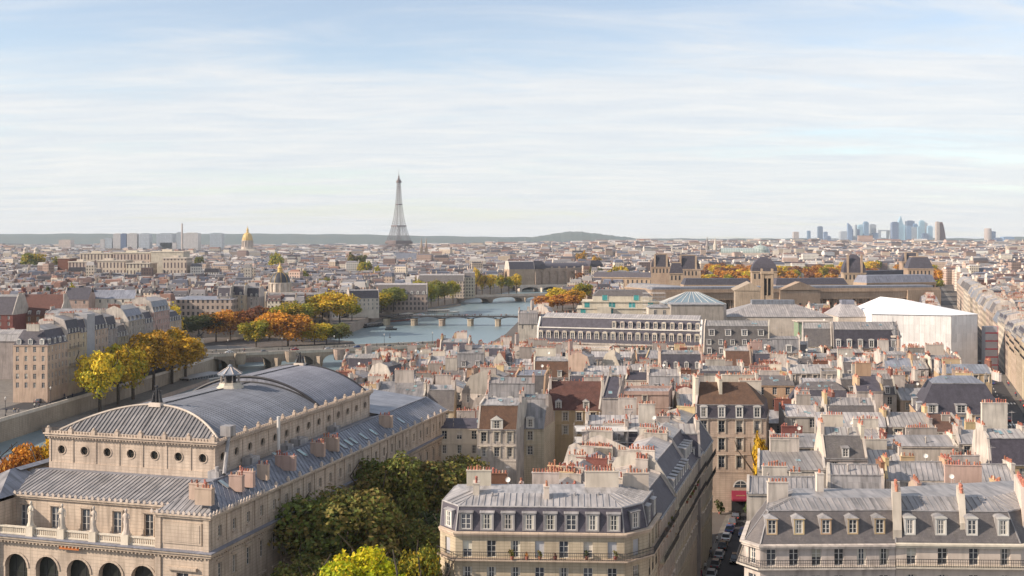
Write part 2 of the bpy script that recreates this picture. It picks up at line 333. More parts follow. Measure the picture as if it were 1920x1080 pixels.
def pot_meshes():
    for k, (r, h, mt, capd) in enumerate(((.17, .5, 'pot', 0), (.16, .62, 'pot', 0), (.17, .4, 'pot', 1), (.15, .5, 'potw', 0), (.16, .6, 'pot', 2), (.18, .45, 'pot', 0))):
        mb = MB(); mb.lathe([(r * 1.15, 0), (r * 1.1, .08), (r, .12), (r * .86, h * .9), (r * 1.02, h * .92), (r * 1.0, h), (r * .6, h), (r * .6, h - .1)], 7)
        if capd == 1: mb.lathe([(r * 1.4, h + .1), (.02, h + .28)], 7); mb.bar((0, 0, h - .05), (0, 0, h + .12), .05)
        if capd == 2: mb.lathe([(r * 1.3, h - .02), (r * 1.35, h + .2), (r * .5, h + .3)], 7)
        POTS.append(mb.mesh('chimney_pot', [mt]))
pot_meshes()
def place_chimney(parent, x, y, z0, z1, lx, ly, wallm='white', npots=None, pots=True, rz=0):
    "stack with cap course and a row of pots"
    def f():
        mb = MB(); mb.box(-lx / 2, lx / 2, -ly / 2, ly / 2, 0, z1 - z0 - .15); e = .07
        mb.box(-lx / 2 - e, lx / 2 + e, -ly / 2 - e, ly / 2 + e, z1 - z0 - .15, z1 - z0, 0, True); return mb.mesh('chimney', [wallm])
    o = link('chimney', cached(('chim', round(lx, 1), round(ly, 1), round(z1 - z0, 1), wallm), f), parent, (x, y, z0), rz)
    if pots:
        L = max(lx, ly); n = npots or max(1, int((L - .2) / .38)); hh = z1 - z0
        for i in range(n):
            if n > 2 and random.random() < .12: continue
            t = (i + .5) / n - .5; sc = random.uniform(.7, .95)
            q = (t * lx, random.uniform(-.03, .03)) if lx >= ly else (random.uniform(-.03, .03), t * ly)
            link('chimney_pot', random.choice(POTS), o, (q[0], q[1], hh), 0, (sc, sc, sc * random.uniform(.9, 1.2)))
    return o
def dish_mesh():
    def f():
        mb = MB(); mb.bar((0, 0, 0), (0, 0, 1.1), .03)
        q = Vector((-.3, -1, .45)).to_track_quat('Z', 'Y')
        rs = [[Vector((0, -.1, 1.1)) + q @ Vector((r * math.cos(a), r * math.sin(a), z)) for a in [2 * math.pi * i / 14 for i in range(14)]] for r, z in ((.38, .14), (.28, .06), (.14, .015), (.02, 0))]
        mb.rings(rs, 0); mb.bar(rs[0][3], Vector((0, -.1, 1.1)) + q @ Vector((0, 0, .45)), .015)
        return mb.mesh('satellite_dish', ['frame'])
    return cached('dish', f)
def antenna_mesh():
    def f():
        mb = MB(); mb.bar((0, 0, 0), (0, 0, 3.2), .03); mb.bar((-.6, 0, 2.9), (.6, 0, 2.9), .02)
        for k in range(6): x = -.5 + k * .2; mb.bar((x, -.35, 2.9), (x, .35, 2.9), .015)
        return mb.mesh('antenna', ['zinc'])
    return cached('ant', f)
def skylight_mesh(w, l):
    def f():
        mb = MB(); mb.box(-w / 2, w / 2, 0, l, 0, .1, 0); mb.quad((-w / 2 + .07, .07, .104), (w / 2 - .07, .07, .104), (w / 2 - .07, l - .07, .104), (-w / 2 + .07, l - .07, .104), 1)
        return mb.mesh('skylight', ['zinc', 'skyg'])
    return cached(('sky', w, l), f)
def place_skylight(parent, p, slope, ang=0, w=.8, l=1.2):
    o = link('skylight', skylight_mesh(w, l), parent, p); o.rotation_euler = (math.atan(slope), 0, R(ang)); return o

def house(name, label, loc, rz, w, d, h, roof='mansard', wall='stone', rm1='slate', rm2='zincs', mh=3.0, mi=1.0, rh=1.6,
          hipL=False, hipR=False, nf=3, win=(1.15, 1.9), bay=2.6, fh=3.2, sides='', dorm=None, chim='LR', pots=True, detail=2,
          chw='white', balc=(), group=None, cat='building', party=True, sk=0.0, ribs=False, shut=None, chn=1.0, z0=-1.0, extras=True, ridge=0.5, courses=True):
    """one house: local x along the front, y to the back, front face at y=0"""
    o = thing(name, label, cat, (loc[0], loc[1], 0), rz, group)
    rnd = random.Random(hash((round(loc[0]), round(loc[1]), round(w))) & 0xffff)
    # ---- walls with recessed windows
    mb = MB()
    faces = [((0, 0), (w, 0), 0, True)]
    faces += [((w, 0), (w, d), 90, 'R' in sides), ((w, d), (0, d), 180, 'B' in sides), ((0, d), (0, 0), 270, 'L' in sides)]
    SA = math.degrees(math.atan(sk)); KP = lambda p: (p[0] + sk * p[1], p[1]) + tuple(p[2:])
    faces = [(KP(a), KP(b), {0: 0, 90: 90 - SA, 180: 180, 270: 270 - SA}[g_], hs_) for a, b, g_, hs_ in faces]
    wl = []
    for a, b, ang, has in faces:
        wins = []
        if has and detail > 0:
            L = math.hypot(b[0] - a[0], b[1] - a[1]); n = max(1, int((L - .8) / bay)); st = L / n
            dx, dy = (b[0] - a[0]) / L, (b[1] - a[1]) / L
            for k in range(nf):
                wz = h - .55 - k * fh - win[1]
                if wz < .3: break
                for i in range(n):
                    u = st * (i + .5); wins.append((u - win[0] / 2, u + win[0] / 2, wz, wz + win[1]))
                    wl.append(((a[0] + dx * u, a[1] + dy * u, wz), ang, k))
        wall_holes(mb, a, b, z0, h, wins, .25)
    cm = mb; mb = MB()
    if courses:
        e = .18
        mb.box(-e * hipL, w + e * hipR, -e, 0, h - .3, h + .02, 0, True)
        if hipL: mb.box(-e, 0, 0, d, h - .3, h + .02, 0, True)
        if hipR: mb.box(w, w + e, 0, d, h - .3, h + .02, 0, True)
        for k in range(nf):
            z = h - .55 - (k + 1) * fh + .35
            if z > 1: mb.box(0, w, -.07, 0, z - .08, z + .08, 0, True)
    mb.v = [(p[0] + sk * p[1], p[1], p[2]) for p in mb.v]; cm.add(mb.v, mb.f); mb = cm
    mb.build('wall', [wall], o)
    def SH(m_):
        if sk: m_.v = [(p[0] + sk * p[1], p[1], p[2]) for p in m_.v]
        return m_
    for p, ang, k in wl:
        st = rnd.choice((0, 0, 0, 1, 1, 4)) if not shut else rnd.choice(shut)
        place_win(o, p, ang, win[0], win[1], st, rail=detail > 2)
    if detail > 1:
        mb = MB()
        for p, ang, k in wl:
            if ang == 0:
                for s_ in (-1, 1): x = p[0] + s_ * (win[0] / 2 + .14); mb.box(x - .12, x + .12, -.14, -.001, p[2] - .2, p[2] + win[1] + .2)
                mb.box(p[0] - win[0] / 2 - .3, p[0] + win[0] / 2 + .3, -.24, -.001, p[2] + win[1] + .2, p[2] + win[1] + .36, 0, True)
        mb.build('window_surrounds', ['stone2'], o)['kind'] = 'stuff'
    for k in balc:                        # running balcony at floor k from the top
        z = h - .55 - k * fh - win[1] - .05
        bb = MB(); bb.box(0, w, -.75, 0, z - .18, z, 1, True); bb.box(0, w, -.74, -.7, z + .92, z + .97, 0, True); bb.box(0, w, -.73, -.71, z + .1, z + .14, 0, True)
        for i in range(int(w / .3) + 1): bb.box(i * .3 - .02, i * .3 + .02, -.74, -.71, z, z + .92, 0)
        bb.build('balcony', ['iron', wall], o)
    # ---- roof
    if roof == 'flat':
        mb = MB(); mb.box(0, w, 0, d, h, h + .05, 0); t = .25
        for x0, x1, y0, y1 in ((0, w, 0, t), (0, w, d - t, d), (0, t, t, d - t), (w - t, w, t, d - t)): mb.box(x0, x1, y0, y1, h + .05, h + .6, 1)
        SH(mb).build('roof', [rm2, wall], o); prof = [(0, h + .1), (d, h + .1)]; top = h + .5
    else:
        if roof == 'mansard': ys = [(0, h), (mi, h + mh), (d * ridge, h + mh + rh), (d - mi, h + mh), (d, h)]; rmat = [0, 1, 1, 0]
        elif roof == 'gable': ys = [(0, h), (d * ridge, h + rh), (d, h)]; rmat = [0, 0]
        elif roof == 'shed': ys = [(0, h), (d - .01, h + rh), (d, h)]; rmat = [0, 1]
        top = max(y[1] for y in ys); prof = ys
        ov = .25 if roof != 'mansard' else .1
        mb = MB(); n = len(ys)
        def ex(k):      # inset in x of profile point k for hips
            if ys[k][0] <= 0 or ys[k][0] >= d: return 0
            return mi if roof == 'mansard' and k in (1, 3) else min(w * .45, d * .4)
        q0 = [Vector((ex(k) if hipL else 0, ys[k][0], ys[k][1])) for k in range(n)]; q1 = [Vector((w - (ex(k) if hipR else 0), ys[k][0], ys[k][1])) for k in range(n)]
        q0[0].y -= ov; q1[0].y -= ov
        for k in range(n - 1): mb.quad(q0[k], q1[k], q1[k + 1], q0[k + 1], rmat[k])
        for hip, q in ((hipL, q0), (hipR, q1)):
            mh_ = rmat[0] if hip else 2
            if not hip: mb.poly([(p.x, p.y, p.z) for p in (q if q is q1 else q[::-1])], 2)
            elif roof == 'mansard':
                s_ = (lambda *a: a) if q is q1 else (lambda *a: tuple(reversed(a)))
                mb.quad(*s_(q[0], q[4], q[3], q[1]), 0); mb.poly(s_(q[1], q[3], q[2]), 1)
            else: mb.poly([(p.x, p.y, p.z) for p in (q if q is q1 else q[::-1])], 0)
        if ribs:
            for k in range(n - 1):
                if rmat[k] == 0 and roof == 'mansard': continue
                if k >= 2 and roof == 'mansard' and detail < 3: continue
                a0, a1, b0, b1 = q0[k], q1[k], q0[k + 1], q1[k + 1]
                m_ = max(2, int((a1 - a0).length / .8))
                for i in range(m_ + 1):
                    x = a0.x + (a1.x - a0.x) * i / m_; t0 = 0; t1 = 1
                    if b0.x > a0.x and x < b0.x: t1 = (x - a0.x) / (b0.x - a0.x)
                    if b1.x < a1.x and x > b1.x: t1 = (a1.x - x) / (a1.x - b1.x)
                    if t1 < .1: continue
                    A = Vector((x, a0.y, a0.z)); B = Vector((x, a0.y + (b0.y - a0.y) * t1, a0.z + (b0.z - a0.z) * t1))
                    e = .045; up = Vector((0, 0, .09))
                    mb.add([A + Vector((-e, 0, 0)), A + Vector((e, 0, 0)), B + Vector((e, 0, 0)), B + Vector((-e, 0, 0))] + [q + up for q in (A + Vector((-e, 0, 0)), A + Vector((e, 0, 0)), B + Vector((e, 0, 0)), B + Vector((-e, 0, 0)))],
                           [(4, 5, 6, 7), (0, 1, 5, 4), (1, 2, 6, 5), (3, 0, 4, 7)], 3)
            mb.box(q0[n // 2].x, q1[n // 2].x, q0[n // 2].y - .15, q0[n // 2].y + .15, q0[n // 2].z - .05, q0[n // 2].z + .12, 3)
        if roof == 'mansard':     # break line moulding and gutter
            mb.box(q0[1].x - .05, q1[1].x + .05, q0[1].y - .12, q0[1].y + .05, q0[1].z - .08, q0[1].z + .1, 3)
            mb.box(-.1 * hipL, w + .1 * hipR, -.3, -.1, h - .02, h + .12, 3)
        SH(mb).build('roof', [rm1, rm2, wall, 'zinc'], o)
    zr = lambda y: np.interp(y, [p[0] for p in prof], [p[1] for p in prof])
    # ---- party walls and chimneys
    if roof != 'flat' and party:
        for s_, xx in (('L', -.02), ('R', w - .38)):
            if (s_ == 'L' and hipL) or (s_ == 'R' and hipR): continue
            if rnd.random() < .8 or detail > 2:
                mb = MB(); P = [(p[0], p[1] + .35) for p in prof]; n = len(P)
                A = [(xx, y, z) for y, z in P]; B = [(xx + .4, y, z) for y, z in P]; A0 = [(xx, y, h - .2) for y, z in P]; B0 = [(xx + .4, y, h - .2) for y, z in P]
                for i in range(n - 1):
                    mb.quad(A[i], B[i], B[i + 1], A[i + 1]); mb.quad(A0[i + 1], A0[i], A[i], A[i + 1]); mb.quad(B0[i], B0[i + 1], B[i + 1], B[i])
                mb.quad((xx, 0, h - .2), (xx + .4, 0, h - .2), B[0], A[0]); SH(mb).build('party_wall', [chw], o)
    for c in chim:
        if isinstance(c, tuple): cx, cy, lx, ly, ch = c
        elif c in 'LR':
            cx = .3 if c == 'L' else w - .3; lx = .6; ly = min(d * .35, rnd.uniform(1.8, 4.2)) * chn
            cy = rnd.uniform(.4, .6) * d; ly = min(ly, d * .42); ch = rnd.uniform(.6, 1.4)
        elif c == 'M': cx = rnd.uniform(.35, .65) * w; lx = rnd.uniform(1.2, 2.6); ly = .6; cy = rnd.uniform(.45, .7) * d; ch = rnd.uniform(.9, 1.6)
        elif c == 'B': cx = rnd.uniform(.3, .7) * w; lx = min(w * .6, rnd.uniform(3, 6)); ly = .6; cy = d - .4; ch = max(.8, top - h) + rnd.uniform(.3, 1)
        zb = max(min(zr(cy - ly / 2), zr(cy + ly / 2)), zr(cy) - 2.2 if c in ('L', 'R', 'M') else 0) - .4; zt = max(zr(cy), zr(cy - ly / 2), zr(cy + ly / 2)) + ch
        place_chimney(o, cx + sk * cy, cy, zb, zt, lx, ly, chw if rnd.random() < .75 else rnd.choice(('brick', 'grey', 'ochre')), pots=pots)
    # ---- dormers on the front (and optionally the left / right) steep slope
    if dorm and roof in ('mansard', 'gable'):
        st, dw, dh, dsp, dside = dorm[:5]; dz = dorm[5] if len(dorm) > 5 else .25
        sl = mi / mh if roof == 'mansard' else d * ridge / rh
        for a, L, ang in (((0, 0), w, 0), ((w, 0), d, 90), ((0, d), d, 270)):
            if ang == 90 and 'R' not in dside or ang == 270 and 'L' not in dside: continue
            n = max(1, int((L - 1.2) / dsp)); ds = L / n
            for i in range(n):
                u = ds * (i + .5)
                if ang == 0: p = (u, sl * dz - .1, h + dz)
                elif ang == 90: p = (w - sl * dz + .1, u, h + dz)
                else: p = (sl * dz - .1, d - u, h + dz)
                place_dormer(o, KP(p), ang - (SA if ang else 0), dw, dh, min(dh * sl + .6, d * .4), st, dorm[6] if len(dorm) > 6 else 'frame', dorm[7] if len(dorm) > 7 else 'zinc', wst=rnd.choice((0, 0, 1)))
    if extras and roof != 'flat':
        k = {'mansard': 1, 'gable': 0, 'shed': 0}[roof]
        (ya, za), (yb, zb_) = prof[k], prof[k + 1]; slp = (zb_ - za) / max(.1, yb - ya)
        for i in range(rnd.choice((0, 1, 1, 2, 3))):
            t = rnd.uniform(.15, .6); y = ya + (yb - ya) * t; place_skylight(o, (rnd.uniform(.25, .8) * w + sk * y, y, za + (zb_ - za) * t + .03), slp, w=rnd.choice((.7, .9)), l=rnd.choice((.9, 1.2)))
        vm = cached('rvt', lambda: (lambda m: (m.lathe([(.09, -.3), (.09, .7), (.16, .72), (.16, .8), (.02, .95)], 7), m.mesh('roof_vent', ['grey']))[1])(MB()))
        for i in range(rnd.choice((0, 1, 2, 3, 4))):
            t = rnd.uniform(.1, .9); kk = rnd.choice(range(k, len(prof) - 1)); y = prof[kk][0] + (prof[kk + 1][0] - prof[kk][0]) * t; s_ = rnd.uniform(.7, 1.5)
            link('roof_vent', vm, o, (rnd.uniform(.1, .9) * w + sk * y, y, prof[kk][1] + (prof[kk + 1][1] - prof[kk][1]) * t), 0, (s_, s_, s_))
        if rnd.random() < .35: link('satellite_dish', dish_mesh(), o, KP((rnd.uniform(.2, .8) * w, prof[len(prof) // 2][0], top - .1)))
        if rnd.random() < .4: link('antenna', antenna_mesh(), o, KP((rnd.uniform(.1, .9) * w, prof[len(prof) // 2][0], top - .1)), rnd.uniform(0, 90))
    return o
# ---------------------------------------------------------------- trees
PAL = {
 'green': [(.14, .17, .04), (.18, .19, .045), (.20, .17, .045), (.11, .135, .035), (.21, .155, .05)],
 'olive': [(.20, .22, .04), (.28, .26, .05), (.36, .28, .05), (.15, .18, .04), (.24, .25, .06)],
 'lime': [(.50, .50, .02), (.62, .54, .02), (.38, .44, .02), (.66, .50, .03), (.30, .36, .02)],
 'mix': [(.24, .26, .03), (.38, .32, .03), (.17, .2, .03), (.48, .34, .03)],
 'yellow': [(.66, .46, .04), (.72, .50, .05), (.52, .40, .04), (.60, .36, .03), (.36, .33, .04)],
 'gold': [(.60, .33, .03), (.70, .42, .04), (.42, .25, .03), (.30, .22, .03), (.55, .32, .03)],
 'orange': [(.50, .19, .03), (.58, .26, .04), (.38, .14, .03), (.62, .33, .05), (.28, .12, .03)],
 'rust': [(.24, .10, .05), (.30, .13, .06), (.18, .08, .045), (.34, .17, .06)],
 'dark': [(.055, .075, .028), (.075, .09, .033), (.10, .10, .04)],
}
def leaf_mat():
    m = bpy.data.materials.new('leaves'); m.use_nodes = True; t = m.node_tree; N = t.nodes; L = t.links
    b = N['Principled BSDF']; b.inputs['Roughness'].default_value = 0.7; b.inputs['Specular IOR Level'].default_value = 0.2
    a = N.new('ShaderNodeVertexColor'); a.layer_name = 'Col'; oi = N.new('ShaderNodeObjectInfo'); hs = N.new('ShaderNodeHueSaturation')
    r = N.new('ShaderNodeMapRange'); L.new(oi.outputs['Random'], r.inputs[0]); r.inputs[3].default_value = .85; r.inputs[4].default_value = 1.15
    r2 = N.new('ShaderNodeMapRange'); L.new(oi.outputs['Random'], r2.inputs[0]); r2.inputs[3].default_value = .492; r2.inputs[4].default_value = .51
    L.new(a.outputs[0], hs.inputs['Color']); L.new(r.outputs[0], hs.inputs['Value']); L.new(r2.outputs[0], hs.inputs['Hue']); L.new(hs.outputs[0], b.inputs['Base Color'])
    tr = N.new('ShaderNodeBsdfTranslucent'); L.new(hs.outputs[0], tr.inputs[0]); ms = N.new('ShaderNodeMixShader'); ms.inputs[0].default_value = 0.3
    L.new(b.outputs[0], ms.inputs[1]); L.new(tr.outputs[0], ms.inputs[2]); L.new(ms.outputs[0], N['Material Output'].inputs[0]); return m
M['leaf'] = leaf_mat()
def crown_mesh(pal, seed, n, leaf, tall=1.0, lobes=22):
    "unit crown: radius about 1, centred at z=0, clumps of leaf faces"
    def f():
        g = np.random.default_rng(seed)
        u = g.normal(size=(lobes, 3)); u /= np.linalg.norm(u, axis=1)[:, None]
        c = u * (g.uniform(.38, .74, (lobes, 1))); c[:, 2] = c[:, 2] * tall * .95 + .02; c[0] = (0, 0, 0)
        rr = g.uniform(.24, .44, lobes); rr[0] = .55
        k = g.choice(lobes, n, p=rr ** 2 / (rr ** 2).sum()); d = g.normal(size=(n, 3)); d /= np.linalg.norm(d, axis=1)[:, None]
        d[:, 2] = np.where((d[:, 2] < -.3) & (g.random(n) < .6), -d[:, 2], d[:, 2])
        wob = 1 + .22 * np.sin(d[:, 0] * 7 + k * 1.7) * np.sin(d[:, 1] * 6 + k) + .12 * np.sin(d[:, 2] * 11 + k * .6)
        P = c[k] + d * (rr[k] * wob * g.uniform(.55, 1.04, n) ** .5)[:, None] * np.array([1, 1, tall ** .5])
        keep = g.random(n) > .10; P, d, k = P[keep], d[keep], k[keep]; m = len(P)
        nn = d + g.normal(size=(m, 3)) * .55; nn /= np.linalg.norm(nn, axis=1)[:, None]
        a = np.cross(nn, g.normal(size=(m, 3))); a /= np.linalg.norm(a, axis=1)[:, None]; b = np.cross(nn, a)
        s = leaf * g.uniform(.55, 1.35, (m, 1)); V = np.stack([P - a * s, P - b * s * .8, P + a * s, P + b * s * .8 + nn * s * .4], 1).reshape(-1, 3)
        me = bpy.data.meshes.new('crown'); me.from_pydata(V, [], np.arange(m * 4).reshape(-1, 4).tolist()); me.materials.append(M['leaf'])
        cols = np.array(PAL[pal]); lobe_c = g.integers(0, len(cols), lobes); pick = np.where(g.random(m) < .5, lobe_c[k], g.integers(0, len(cols), m))
        C = cols[pick] * g.uniform(.75, 1.25, (m, 1)); C = np.concatenate([C, np.ones((m, 1))], 1).astype(np.float32)
        me.color_attributes.new('Col', 'FLOAT_COLOR', 'CORNER').data.foreach_set('color', np.repeat(C, 4, axis=0).ravel()); me.update(); return me
    return cached(('crown', pal, seed, n, leaf, tall), f)
def trunk_mesh(seed=0):
    def f():
        g = random.Random(seed); mb = MB(); mb.bar((0, 0, -.02), (.01, 0, .45), .027, 7, r2=.02); 
        for i in range(7):
            a = 2 * math.pi * i / 7 + g.uniform(-.3, .3); z = g.uniform(.32, .45); e = Vector((math.cos(a) * g.uniform(.2, .34), math.sin(a) * g.uniform(.2, .34), g.uniform(.62, .86)))
            mb.bar((.01, 0, z), e, .013, 5, r2=.005); mb.bar(e, e + Vector((g.uniform(-.1, .1), g.uniform(-.1, .1), .12)), .007, 4, r2=.003)
        mb.bar((.01, 0, .44), (0, .02, .85), .02, 6, r2=.006); return mb.mesh('trunk', ['bark'])
    return cached(('trunk', seed), f)
def tree(name, label, x, y, z0, hgt, r, pal='green', n=2500, leaf=.06, tall=1.0, group=None, seed=None, base=0.25):
    seed = random.randrange(4) if seed is None else seed
    o = thing(name, label, 'tree', (x, y, z0), 0, group)
    link('trunk', trunk_mesh(seed % 3), o, (0, 0, 0), random.uniform(0, 360), (hgt, hgt, hgt))
    hz = hgt * (1 - base) / 2
    link('crown', crown_mesh(pal, seed, n, leaf, tall), o, (0, 0, hgt * base + hz), random.uniform(0, 360), (r, r, hz / max(.01, (.97 if tall == 1 else .9 * tall))))
    return o
# ---------------------------------------------------------------- the theatre at lower left
TH = (-42.0, 151.0, 0.0); TR = -16.0
_c, _s = math.cos(R(TR)), math.sin(R(TR))
def thloc(p):      # world -> theatre local
    dx, dy = p[0] - TH[0], p[1] - TH[1]; return (_c * dx + _s * dy, -_s * dx + _c * dy)
th = thing('theatre', 'long cream stone theatre with a vaulted blue-grey zinc roof, round windows and an arcaded front', 'theatre', TH, TR)
def arch_bays(mb, x0, x1, y, zb, zt, cents, hw, zs, m=0, n=10, depth=.8):
    edges = [x0] + [v for c in cents for v in (c - hw, c + hw)] + [x1]
    for i in range(0, len(edges), 2): mb.quad((edges[i], y, zb), (edges[i + 1], y, zb), (edges[i + 1], y, zt), (edges[i], y, zt), m)
    for c in cents:
        P = [(c - hw * math.cos(math.pi * i / n), zs + hw * math.sin(math.pi * i / n)) for i in range(n + 1)]
        for i in range(n):
            a, b = P[i], P[i + 1]; mb.quad((a[0], y, a[1]), (b[0], y, b[1]), (b[0], y, zt), (a[0], y, zt), m)
            mb.quad((a[0], y, a[1]), (a[0], y + depth, a[1]), (b[0], y + depth, b[1]), (b[0], y, b[1]), m)
            e = 1.16; A = (c + (a[0] - c) * e, zs + (a[1] - zs) * e); B = (c + (b[0] - c) * e, zs + (b[1] - zs) * e)      # archivolt
            mb.quad((a[0], y - .12, a[1]), (b[0], y - .12, b[1]), (B[0], y - .12, B[1]), (A[0], y - .12, A[1]), m); mb.quad((A[0], y - .12, A[1]), (B[0], y - .12, B[1]), (B[0], y, B[1]), (A[0], y, A[1]), m)
            mb.quad((b[0], y - .12, b[1]), (a[0], y - .12, a[1]), (a[0], y, a[1]), (b[0], y, b[1]), m)
        for s_ in (-1, 1): x = c + s_ * hw; mb.quad(*[(x, y, zb), (x, y + depth, zb), (x, y + depth, zs), (x, y, zs)][::s_], m)
mb = MB()
# lower front: arcade wall, pavilions
AC = [-10.9 - 5.4 * i for i in range(5)][::-1]
arch_bays(mb, -35.6, -8.6, 0, -1, 16.6, AC, 1.95, 11.9)
for x0, x1 in ((-8.6, 0), (-44.2, -35.6)):
    wall_holes(mb, (x0, -.35), (x1, -.35), -1, 21.2, [((x1 - x0) / 2 - .95, (x1 - x0) / 2 + .95, 9.2, 13.4)], .5)
    mb.box(x0 + 1.2, x1 - 1.2, -.47, -.35, 17.5, 20.6); mb.box(x0 + 1.5, x1 - 1.5, -.53, -.47, 17.8, 20.3)      # framed blind panel
    for x in (x0, x1 - .9): mb.box(x, x + .9, -.55, -.35, 0, 21.2)
    mb.box(x0 + 1.9, x1 - 1.9, -.8, -.35, 13.9, 14.3, 0, True)
mb.quad((-8.6, -.35, -1), (-8.6, 3.6, -1), (-8.6, 3.6, 21.2), (-8.6, -.35, 21.2)); mb.quad((-35.6, 3.6, -1), (-35.6, -.35, -1), (-35.6, -.35, 21.2), (-35.6, 3.6, 21.2))
# loggia back wall with tall doors
DC = [-12.4 - 5.4 * i for i in range(5)]
wall_holes(mb, (-35.6, 3.6), (-8.6, 3.6), 16.6, 21.2, [(x + 35.6 - .75, x + 35.6 + .75, 16.9, 20.1) for x in DC[::-1]], .3)
for x in DC: mb.box(x - .95, x - .76, 3.5, 3.6, 16.9, 20.3); mb.box(x + .76, x + .95, 3.5, 3.6, 16.9, 20.3); mb.box(x - 1.1, x + 1.1, 3.4, 3.6, 20.3, 20.5)
mb.box(-35.6, -8.6, 0, 3.6, 16.2, 16.62)
# right flank with attic and tall windows
BY = [2.4 + 3.98 * i for i in range(24)]; fl = []
for i, u in enumerate(BY): fl += [(u - .45, u + .45, 18.2, 19.8), (u - .55, u + .55, 11.9, 14.5), (u - .7, u + .7, 4.6, 8.8)]
wall_holes(mb, (0, -.35), (0, 98), -1, 21.2, [(a + .35, b + .35, c, d) for a, b, c, d in fl], .4)
for i in range(25):
    y = .4 + 3.98 * i; mb.box(0, .16, y - .32, y + .32, 17.3, 21.2)
for u in BY: mb.box(0, .22, u - 1.0, u + 1.0, 14.9, 15.15, 0, True); mb.box(0, .3, u - 1.1, u + 1.1, 9.4, 9.7, 0, True); mb.box(0, .16, u - .65, u + .65, 17.85, 18.05, 0, True)
mb.quad((0, 98, -1), (-44.2, 98, -1), (-44.2, 98, 21.2), (0, 98, 21.2)); mb.quad((-44.2, 98, -1), (-44.2, 0, -1), (-44.2, 0, 21.2), (-44.2, 98, 21.2))
mb.box(-44.2, .0, 4.4, 97.9, 20.9, 21.22)
mb.build('wall', ['theatre'], th)
# cornices: parts in stone with zinc ledge
mb = MB()
for z0, z1, e in ((15.9, 16.3, .45), (16.3, 16.6, .7), (21.2, 21.5, .35), (21.5, 21.75, .55)):
    if z0 < 20: mb.box(-44.2, e, -.35 - e, -.35 + .0, z0, z1, 0, True); mb.box(0, e, -.35, 98, z0, z1, 0, True)
    else:
        for x0, x1 in ((-8.6, e), (-44.2, -35.6)): mb.box(x0 - .0, x1, -.35 - e, -.35, z0, z1, 0, True)
        mb.box(0, e, -.35, 98 + e, z0, z1, 0, True); mb.box(-35.6, -8.6, 3.6 - e, 3.6, z0, z1, 0, True)
mb.box(-44.2, .85, -1.2, -.35, 16.6, 16.72, 1); mb.box(0, .85, -.35, 98, 16.6, 16.72, 1)
k = -44.0      # small brackets under the ledge
while k < 0: mb.box(k, k + .22, -.7, -.35, 15.62, 15.88, 0, True); k += .62
k = 0
while k < 97: mb.box(0, .36, k, k + .22, 15.62, 15.88, 0, True); k += .62
mb.build('cornice', ['theatre', 'zincb'], th)
for x0, x1 in ((-8.6, -.2), (-44.2, -36.0)): link('window', win_mesh(1.9, 4.2, 0), th, ((x0 + x1) / 2, .1, 9.2))
def pane(w, h):
    def f():
        mb = MB(); mb.box(-w / 2, w / 2, 0, .05, 0, h, 1)
        for i in range(4): x = -w / 2 + w * i / 3; mb.box(x - .04, x + .04, -.05, 0, 0, h)
        for i in range(4): z = h * i / 4; mb.box(-w / 2, w / 2, -.04, 0, z - .04, z + .04, 0, True)
        return mb.mesh('arch_window', ['iron', 'dglass'])
    return cached(('pane', w, h), f)
for c in AC: link('arch_window', pane(4.1, 16), th, (c, .85, -1))
for x in DC:
    link('terrace_door', win_mesh(1.5, 3.2, 0), th, (x, 3.86, 16.9))
for i, u in enumerate(BY):
    st = 1 if i % 5 == 1 else 0
    link('window', win_mesh(.9, 1.6, 0), th, (-.37, u, 18.2), 90); link('window', win_mesh(1.1, 2.6, st), th, (-.37, u, 11.9), 90)
    if i > 3: link('window', win_mesh(1.4, 4.2, 0), th, (-.37, u, 4.6), 90)
# balustrade of the loggia terrace
mb = MB(); mb.box(-35.6, -8.7, -.25, .15, 16.72, 16.95); mb.box(-35.6, -8.7, -.28, .18, 17.75, 17.95, 0, True)
k = -35.4
while k < -8.8: mb.box(k, k + .17, -.12, .03, 16.95, 17.75); k += .36
for i in range(4): x = -13.6 - 5.4 * i; mb.box(x - .6, x + .6, -.6, .35, 16.72, 18.15)
mb.build('balustrade', ['stone2'], th)
